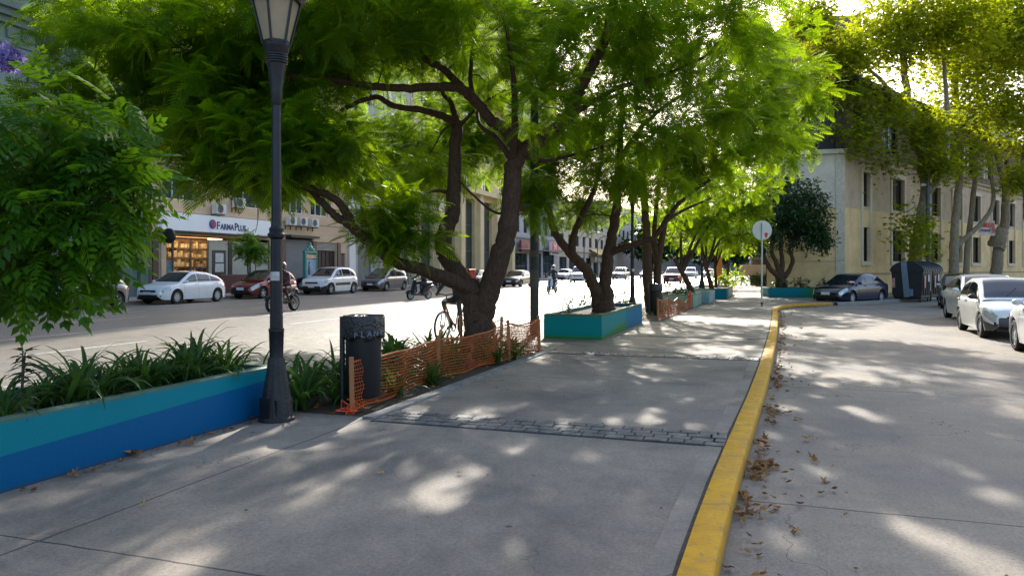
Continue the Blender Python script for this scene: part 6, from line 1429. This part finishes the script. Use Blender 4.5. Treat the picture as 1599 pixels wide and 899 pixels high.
# right hand street
GR = 'cars parked along the right side street'
rP = -R(90)-R(20.6)
dP = Vector((math.sin(R(20.6)), math.cos(R(20.6)), 0)); nP = Vector((dP.y, -dP.x, 0))
c0 = Vector((11.27, 18.2, Z_ST)) + nP*.78 + dP*1.19
car('small white hatchback with a dark grey bumper, nearest whole car on the right', 'small', paint('white_metallic', (.74, .75, .73), 0), c0, rP, GR, bumper=pm('bumper_grey', (.055, .055, .06), .55), mirror=M_black, spokes=7)
c1 = Vector((13.75, 23.1, Z_ST)) + nP*.84 + dP*1.25
car('pale grey hatchback parked directly behind the small white one', 'hatch', paint('pale_grey', (.66, .67, .65), 0), c1, rP, GR, spokes=6)
c2 = Vector((10.30, 15.45, Z_ST)) + nP*.82 - dP*1.40
car('white car cut by the right edge of the picture', 'hatch', wht, c2, rP+math.pi, GR, spokes=7)
car('dark car parked beyond the pale grey one near the containers', 'small', blk, Vector((19.0, 32.0, Z_ST)), rP-.12, GR, mirror=sil, detail=False)
car('dark blue sedan with a bright reflecting windscreen parked at the kerb corner', 'sedan', nvy, Vector((16.25, 36.2, Z_ST)), -R(90)-R(53), 'cars at the corner', spokes=7)

# ------------------------------------------------------------------ bodies: one skin grown over a joint skeleton
def body(name, parent, joints, edges, mats, seg_mat):
    """joints {name: (pos, radius)}, edges [(a, b)], seg_mat {(a, b): material index}"""
    keys = list(joints); me = bpy.data.meshes.new('skeleton'); me.from_pydata([joints[k][0] for k in keys], [(keys.index(a), keys.index(b_)) for a, b_ in edges], [])
    o = bpy.data.objects.new('skeleton', me); C.objects.link(o); md = o.modifiers.new('skin', 'SKIN'); md.use_smooth_shade = True
    for i, k in enumerate(keys):
        r = joints[k][1]; r = r if isinstance(r, tuple) else (r, r); o.data.skin_vertices[0].data[i].radius = r; o.data.skin_vertices[0].data[i].use_root = (i == 0)
    sb = o.modifiers.new('sub', 'SUBSURF'); sb.levels = 1; sb.render_levels = 1
    dg = bpy.context.evaluated_depsgraph_get(); dg.update(); m2 = bpy.data.meshes.new_from_object(o.evaluated_get(dg)); bpy.data.objects.remove(o)
    # fingers: short bent tapering chains rooted in each palm
    bm = bmesh.new(); bm.from_mesh(m2); nb0 = len(bm.faces)
    fb = MB()
    for s in ('l', 'r'):
        h = Vector(joints['hand_'+s][0]); w = Vector(joints['wrist_'+s][0]); d = (h-w).normalized(); sd = d.cross(Vector((0, 0, 1)))
        sd = sd.normalized() if sd.length > .1 else Vector((0, 1, 0)); dn = sd.cross(d).normalized(); dn = dn if dn.z < 0 else -dn
        for i, ln in enumerate((.07, .08, .075, .06)):
            p = h+sd*(-.027+.018*i)-d*.01; fb.tube([p, p+d*ln*.5, p+d*ln*.7+dn*ln*.35, p+d*ln*.45+dn*ln*.65], [.010, .0095, .0085, .006], 6)
        p = w.lerp(h, .55)+sd*(-.03); fb.tube([p, p-sd*.03+d*.03, p-sd*.02+d*.055+dn*.025], [.011, .010, .007], 6)
    vs = [bm.verts.new(p) for p in fb.v]
    for f in fb.f: bm.faces.new([vs[i] for i in f])
    bm.faces.ensure_lookup_table()
    for i, f in enumerate(bm.faces):
        f.smooth = True
        if i >= nb0: f.material_index = seg_mat.get('hand', 0); continue
        c = f.calc_center_median(); best = None
        for (a, b_) in edges:
            p, q = Vector(joints[a][0]), Vector(joints[b_][0]); ab = q-p; tt = max(0, min(1, (c-p).dot(ab)/max(ab.length_squared, 1e-9))); dd = (c-(p+ab*tt)).length - .5*min(joints[a][1] if not isinstance(joints[a][1], tuple) else joints[a][1][0], .12)
            if best is None or dd < best[0]: best = (dd, (a, b_))
        f.material_index = seg_mat.get(best[1], 0)
    bm.to_mesh(m2); bm.free(); m2.materials.clear()
    for m in mats: m2.materials.append(m)
    r = bpy.data.objects.new(name, m2); C.objects.link(r); r.parent = parent; return r
M_skin = pm('skin', (.38, .21, .13), .55, 0, .08, 9)
def rider(label, pos, rz, seat=.80, reach=(.55, .34, 1.02), foot=(.22, .22, .30), lean=.14, shirt=(.05, .03, .035), legs=(.22, .20, .17), bare=False, helmet=(.05, .05, .055), helmet_kind='full', standing=False, hip_x=-.12):
    t = thing('person', label, 'person', pos, rz)
    h = hip_x; z = seat+.10
    J = {'pelvis': ((h, 0, z), (.125, .15)), 'belly': ((h+lean*.35, 0, z+.20), (.115, .14)), 'chest': ((h+lean*.8, 0, z+.40), (.125, .165)), 'neck0': ((h+lean*1.05, 0, z+.53), (.075, .09)), 'neck': ((h+lean*1.2, 0, z+.60), .052), 'head0': ((h+lean*1.3+.02, 0, z+.68), (.075, .07)), 'head1': ((h+lean*1.3+.025, 0, z+.78), (.10, .082)), 'head2': ((h+lean*1.3+.01, 0, z+.85), (.075, .065)),
         'nose': ((h+lean*1.3+.125, 0, z+.745), .014)}
    E = [('pelvis', 'belly'), ('belly', 'chest'), ('chest', 'neck0'), ('neck0', 'neck'), ('neck', 'head0'), ('head0', 'head1'), ('head1', 'head2'), ('head1', 'nose')]
    for s, sg in (('l', 1), ('r', -1)):
        sh = Vector((h+lean*.95, sg*.19, z+.49)); hd = Vector((reach[0], sg*reach[1], reach[2])); mid = sh.lerp(hd, .5)+Vector((-.03, sg*.09, -.09)); wr = mid.lerp(hd, .80)
        hip = Vector((h+.02, sg*.10, z-.03)); ft = Vector((foot[0], sg*foot[1], foot[2])); 
        kn = Vector((h+.42, sg*(.20), z-.06)) if not standing else Vector((h+.1, sg*.13, (z+ft.z)/2)); an = ft+Vector((-.10, 0, .05))
        J.update({'sh_'+s: (sh, .068), 'el_'+s: (mid, .046), 'wrist_'+s: (wr, .030), 'hand_'+s: (hd, (.022, .042)), 'hip_'+s: (hip, .098), 'kn_'+s: (kn, .064), 'an_'+s: (an, .042), 'ft_'+s: (ft+Vector((.08, 0, -.02)), (.034, .045))})
        E += [('neck0', 'sh_'+s), ('sh_'+s, 'el_'+s), ('el_'+s, 'wrist_'+s), ('wrist_'+s, 'hand_'+s), ('pelvis', 'hip_'+s), ('hip_'+s, 'kn_'+s), ('kn_'+s, 'an_'+s), ('an_'+s, 'ft_'+s)]
    k = str(len(MATS)); ms = [pm('cloth_top_'+k, shirt, .85, 0, .15, 8), pm('cloth_legs_'+k, legs, .85, 0, .15, 8), M_skin, pm('shoe_dark', (.03, .03, .03), .6)]
    sm = {'hand': 2}
    for e in E:
        a, b_ = e
        if b_.startswith(('wrist', 'hand', 'head', 'nose')) or b_ == 'neck': sm[e] = 2
        elif b_.startswith(('hip', 'kn')): sm[e] = 1
        elif b_.startswith('an'): sm[e] = 2 if bare else 1
        elif b_.startswith('ft'): sm[e] = 3
        else: sm[e] = 0
        if b_.startswith('el'): sm[e] = 0
        if b_.startswith('wrist') and not bare: sm[e] = 0
    body('body', t, J, E, ms, sm)
    hx = h+lean*1.3; hz = z+.775
    b = MB()
    for sg in (1, -1): b.ball((hx+.105, sg*.034, hz-.005), (.012, .016, .010), 8, 6)
    b.build('eyes', M_black, t); b = MB(); b.box((hx+.108, 0, hz-.085), (.012, .05, .010), bev=.003); b.build('mouth', pm('lips', (.28, .10, .08), .6), t)
    if helmet:
        hm = pm('helmet_'+k, helmet, .2, 0, .1, 3, coat=.5); b = MB(); n, m = 20, 12; vs = []; fs = []
        for i in range(m+1):
            th = math.pi*.68*i/m
            for j in range(n):
                a = 2*math.pi*j/n; cut = math.cos(a) > .45 and helmet_kind == 'full'
                tt = th if not cut else min(th, math.pi*.40); vs.append((hx+.005+.145*math.sin(tt)*math.cos(a), .125*math.sin(tt)*math.sin(a), hz+.005+.145*math.cos(tt)))
        for i in range(m):
            for j in range(n): fs.append((i*n+j, i*n+(j+1) % n, (i+1)*n+(j+1) % n, (i+1)*n+j))
        b.add(vs, fs)
        if helmet_kind == 'full': b.tube([(hx+.10, .10, hz-.10), (hx+.145, .04, hz-.115), (hx+.145, -.04, hz-.115), (hx+.10, -.10, hz-.10)], .028, 8)
        hl = b.build('helmet', hm, t, smooth=60)
        if helmet_kind == 'full': b = MB(); b.grid([[(hx+.005+.142*math.sin(th)*math.cos(a), .122*math.sin(th)*math.sin(a), hz+.005+.142*math.cos(th)) for a in np.linspace(-1.05, 1.05, 9)] for th in np.linspace(math.pi*.40, math.pi*.60, 5)]); b.build('visor', M_carglass, hl)
    else:
        b = MB(); b.ball((hx-.01, 0, hz+.035), (.112, .095, .095), 14, 10); b.build('hair', pm('hair_dark', (.02, .014, .01), .6, 0, .3, 30), t)
    return t

# ------------------------------------------------------------------ motorcycles, scooters, bicycle
def mwheel(t, x, r, w, spokes=5, mat=None, thin=False):
    b = MB(); ri = r*(.70 if not thin else .93)
    ring = [(ri, -w*.35), (ri+(r-ri)*.55, -w/2), (r*.98, -w*.28), (r, 0), (r*.98, w*.28), (ri+(r-ri)*.55, w/2), (ri, w*.35)]
    b.lathe(ring, 32, 'y', closed=True); wh = b.build('wheel', M_rubber, t, (x, 0, r), smooth=50)
    b = MB(); b.lathe([(ri*.93, -w*.3), (ri*1.01, -w*.36), (ri*1.01, w*.36), (ri*.93, w*.3)], 32, 'y', closed=True); b.lathe([(0, -w*.35), (.05, -w*.35), (.05, w*.35), (0, w*.35)], 12, 'y')
    n = spokes if not thin else 24
    for k in range(n):
        a = 2*math.pi*k/n; c, s = math.cos(a), math.sin(a)
        if thin: b.tube([(c*.03, (.02 if k % 2 else -.02), s*.03), (c*ri, 0, s*ri)], .0025, 3)
        else: b.box((c*ri*.5, 0, s*ri*.5), (ri, w*.25, .035), rot=Matrix.Rotation(-a, 3, 'Y'))
    b.build('rim', mat or M_rim, wh, smooth=40)
    if not thin: b = MB(); b.lathe([(.06, -w*.42), (.13, -w*.42), (.13, -w*.46), (.06, -w*.46)], 20, 'y', closed=True); b.build('brake_disc', M_chrome, wh)
def motorcycle(label, pos, rz, col, group=None):
    t = thing('motorcycle', label, 'motorcycle', pos, rz, group); wb = .70
    mwheel(t, wb, .31, .13); mwheel(t, -wb+.02, .31, .15)
    b = MB()
    for s in (1, -1): b.tube([(wb, s*.10, .31), (wb-.20, s*.10, .82), (wb-.26, s*.10, .98)], [.03, .027, .024], 8); b.tube([(wb-.28, s*.05, 1.02), (wb-.32, s*.25, 1.05), (wb-.40, s*.38, 1.02)], .015, 8); b.tube([(wb-.36, s*.30, 1.04), (wb-.42, s*.40, 1.01)], .022, 8)
    b.build('fork', M_dark, t)
    b = MB(); b.ball((.13, 0, .82), (.33, .17, .15), 16, 10); b.build('tank', col, t)
    b = MB(); b.tube([(wb-.27, 0, .92), (.1, 0, .68), (-.35, 0, .66), (-.75, 0, .80)], [.05, .045, .04, .03], 8); b.tube([(wb-.27, 0, .85), (.22, 0, .36), (-.2, 0, .30), (-.3, 0, .60)], .035, 8)
    for s in (1, -1): b.tube([(-.2, s*.09, .36), (-wb+.02, s*.09, .31)], .025, 6); b.tube([(-.35, s*.11, .66), (-wb+.06, s*.11, .36)], .028, 6)
    b.build('frame', M_dark, t)
    b = MB(); b.box((.1, 0, .45), (.36, .26, .26), bev=.05); b.box((.18, 0, .62), (.2, .22, .16), bev=.03, rot=Matrix.Rotation(.25, 3, 'Y'))
    for k in range(4): b.box((.2, 0, .56+k*.035), (.25, .27, .012))
    b.build('engine', pm('engine_grey', (.12, .12, .125), .45, .6), t)
    b = MB(); b.tube([(-.05, 0, .83), (-.3, 0, .81), (-.55, 0, .88), (-.78, 0, .92)], [.11, .13, .11, .06], 10); b.build('seat', M_black, t)
    b = MB(); b.tube([(.3, -.13, .4), (.1, -.16, .28), (-.2, -.16, .32), (-.35, -.17, .45), (-.78, -.18, .74)], [.022, .022, .03, .055, .06], 10); b.build('exhaust', M_chrome, t)
    b = MB()
    b.grid([[(wb+.34*math.cos(a), y, .31+.34*math.sin(a)) for y in (-.07, 0, .07)] for a in np.linspace(.4, 2.4, 8)]); b.tube([(-.6, 0, .86), (-.85, 0, .80), (-.98, 0, .62)], [.08, .06, .03], 8); b.build('mudguard', col, t)
    b = MB(); b.ball((wb-.12, 0, .90), (.09, .10, .10), 12, 8); b.box((wb-.16, 0, 1.02), (.05, .2, .16), bev=.03, rot=Matrix.Rotation(-.5, 3, 'Y')); b.build('headlight', M_head, t)
    b = MB()
    for s in (1, -1): b.tube([(wb-.34, s*.26, 1.05), (wb-.30, s*.32, 1.2)], .008, 5); b.ball((wb-.30, s*.34, 1.22), (.02, .06, .04), 8, 6)
    b.build('mirror', M_black, t); return t
def scooter(label, pos, rz, col, dark=False, group=None):
    t = thing('scooter', label, 'scooter', pos, rz, group)
    mwheel(t, .62, .24, .11); mwheel(t, -.60, .24, .11)
    b = MB(); secs = [(.50, .30, .10), (.46, .45, .17), (.40, .62, .20), (.34, .80, .19), (.30, .93, .14)]
    rows = [[(x+.06*math.cos(a)*1.0 if math.cos(a) > 0 else x+.02*math.cos(a), w*math.sin(a), z) for a in np.linspace(-math.pi, math.pi, 17)] for x, z, w in secs]; b.grid(rows); b.build('leg_shield', col, t, smooth=60)
    b = MB(); b.box((.10, 0, .27), (.62, .30, .08), bev=.03); b.build('footboard', M_black, t)
    b = MB(); secs = [(-.14, .12, .30, .55), (-.28, .17, .32, .70), (-.5, .18, .42, .74), (-.75, .14, .52, .76), (-.93, .06, .62, .75)]
    b.grid([[(x, w*math.sin(a), (z0+z1)/2+(z1-z0)/2*math.cos(a)) for a in np.linspace(0, 2*math.pi, 17)] for x, w, z0, z1 in secs]); b.build('tail_panel', col, t, smooth=60)
    b = MB(); b.tube([(-.12, 0, .74), (-.3, 0, .77), (-.55, 0, .79), (-.85, 0, .84)], [.08, .13, .13, .07], 10); b.build('seat', M_black, t)
    b = MB(); b.tube([(.62, 0, .24), (.50, 0, .5), (.36, 0, .95)], .035, 8)
    for s in (1, -1): b.tube([(.62, s*.075, .24), (.55, s*.075, .45)], .02, 6); b.tube([(.33, 0, 1.0), (.28, s*.2, 1.04), (.20, s*.33, 1.02)], .016, 6); b.tube([(.30, s*.25, 1.05), (.33, s*.30, 1.2)], .007, 4); b.ball((.33, s*.31, 1.22), (.015, .055, .04), 8, 6)
    b.build('handlebar', M_dark, t)
    b = MB(); b.ball((.40, 0, .98), (.11, .16, .09), 12, 8); b.build('cowl', col, t); b = MB(); b.ball((.50, 0, .97), (.03, .08, .05), 10, 6); b.build('headlight', M_head, t)
    b = MB(); b.grid([[(.62+.28*math.cos(a), y, .24+.28*math.sin(a)) for y in (-.07, 0, .07)] for a in np.linspace(.3, 2.6, 8)]); b.build('mudguard', col, t)
    b = MB(); b.box((-.35, 0, .30), (.4, .2, .2), bev=.05); b.tube([(-.3, -.14, .26), (-.85, -.16, .34)], [.03, .055], 8); b.build('engine', pm('engine_grey', (.12, .12, .125), .45, .6), t); return t
pm_ = W(23.9, 17.15, Z_AV)
motorcycle('dark motorcycle with a silver exhaust ridden past the red car, behind the lamp post', pm_, rzD, pm('tank_dark', (.03, .02, .022), .3, .2, .2), 'motorcycles on the avenue')
rider('rider in a dark maroon shirt, shorts and helmet on the motorcycle behind the lamp post', pm_, rzD, .82, (.36, .36, 1.07), (-.02, .20, .34), .22, (.06, .025, .03), (.25, .22, .18), True, (.06, .06, .065), hip_x=-.28)
motorcycle('black motorcycle parked at the far kerb before the dark minivan', W(53.2, 24.4, Z_AV), R(120), pm('tank_black', (.015, .015, .017), .3), 'motorcycles on the avenue')
ps = W(35.2, 17.0, Z_AV)
scooter('black scooter ridden across the sunlit lane, above the litter bin', ps, R(229), pm('scooter_black', (.02, .022, .026), .3, .2), group='scooters on the avenue')
rider('rider in dark clothes with a pale grey helmet on the black scooter', ps, R(229), .80, (.22, .33, 1.08), (.16, .16, .36), .1, (.02, .022, .028), (.025, .028, .04), False, (.40, .38, .36), hip_x=-.32)
pw = W(46.8, 13.2, Z_AV)
scooter('white scooter driving toward the plaza between the dark pole and the Y shaped trunk', pw, rzD-.10, pm('scooter_white', (.55, .60, .66), .3), group='scooters on the avenue')
rider('rider in dark jacket and open white helmet on the white scooter', pw, rzD-.10, .80, (.22, .33, 1.08), (.16, .16, .36), .08, (.03, .03, .05), (.16, .06, .06), False, (.6, .6, .58), hip_x=-.32)
# courier bicycle behind the near tree
def bicycle(label, pos, rz):
    t = thing('bicycle', label, 'bicycle', pos, rz); r = .345; M_f = pm('bicycle_frame', (.34, .11, .03), .4, .1)
    mwheel(t, .53, r, .042, thin=True); mwheel(t, -.53, r, .042, thin=True)
    b = MB(); bb_, st, hd, hb = (-.08, 0, .29), (-.24, 0, .80), (.36, 0, .85), (.38, 0, .72)
    for p, q in ((bb_, st), (st, hd), (bb_, hb), (hd, hb)): b.tube([p, q], .018, 8)
    for s in (1, -1): b.tube([bb_, (-.53, s*.06, r)], .010, 6); b.tube([(-.22, 0, .76), (-.53, s*.06, r)], .009, 6); b.tube([hb, (.45, s*.05, .68), (.53, s*.05, r)], .012, 6)
    b.tube([st, (-.27, 0, .92)], .014, 6); b.build('frame', M_f, t)
    b = MB(); b.tube([(.36, 0, .85), (.34, 0, 1.02)], .014, 6); b.tube([(.22, .31, 1.05), (.34, .22, 1.06), (.40, 0, 1.04), (.34, -.22, 1.06), (.22, -.31, 1.05)], .013, 8); b.build('handlebar', M_dark, t)
    b = MB(); b.ball((-.28, 0, .94), (.14, .08, .04), 12, 8); b.build('saddle', M_black, t)
    b = MB(); b.lathe([(.075, -.012), (.095, -.012), (.095, .012), (.075, .012)], 20, 'y', (-.08, -.05, .29), closed=True); b.tube([(-.08, -.06, .29), (.05, -.07, .19)], .011, 6); b.tube([(-.08, .06, .29), (-.21, .07, .39)], .011, 6); b.box((.06, -.12, .185), (.09, .1, .02)); b.box((-.22, .12, .395), (.09, .1, .02)); b.build('crank', M_dark, t)
    b = MB(); b.box((.42, .0, .93), (.05, .07, .06), bev=.02); b.build('front_lamp', M_head, t)
    b = MB(); b.ball((.53, -.035, .20), (.11, .012, .10), 16, 8); b.build('reflector', M_amber, t); return t
pb = Vector((-1.30, 16.9, Z_AV))
rb = -R(90)-R(24)
bicycle('old bicycle with an orange wheel reflector behind the near jacaranda trunk', pb, rb)
rider('courier in dark clothes on the bicycle, nearly hidden by the near jacaranda trunk', pb, rb, .84, (.24, .29, 1.06), (-.02, .13, .28), .2, (.05, .05, .05), (.10, .07, .05), True, None, hip_x=-.27)
t = thing('delivery_box', 'red insulated delivery box with white letters seen between the two stems of the near jacaranda', 'box', pb+Matrix.Rotation(rb, 3, 'Z') @ Vector((-.52, 0, 1.16)), rb)
b = MB(); b.box((0, 0, .2), (.34, .42, .42), bev=.03); b.build('box', pm('box_red', (.50, .025, .02), .5, 0, .1, 4), t)
b = MB(); b.box((0, 0, .42), (.345, .43, .05), bev=.02); b.build('lid', pm('box_lid', (.55, .10, .08), .5), t)
lettering('ya', .16, M_signw, t, (-.05, -.213, .14), name='lettering', off=.004)
b = MB()
for s in (1, -1): b.tube([(.16, s*.12, .38), (.27, s*.12, .34), (.3, s*.12, .15), (.17, s*.12, .04)], .014, 6)
b.build('strap', M_black, t)
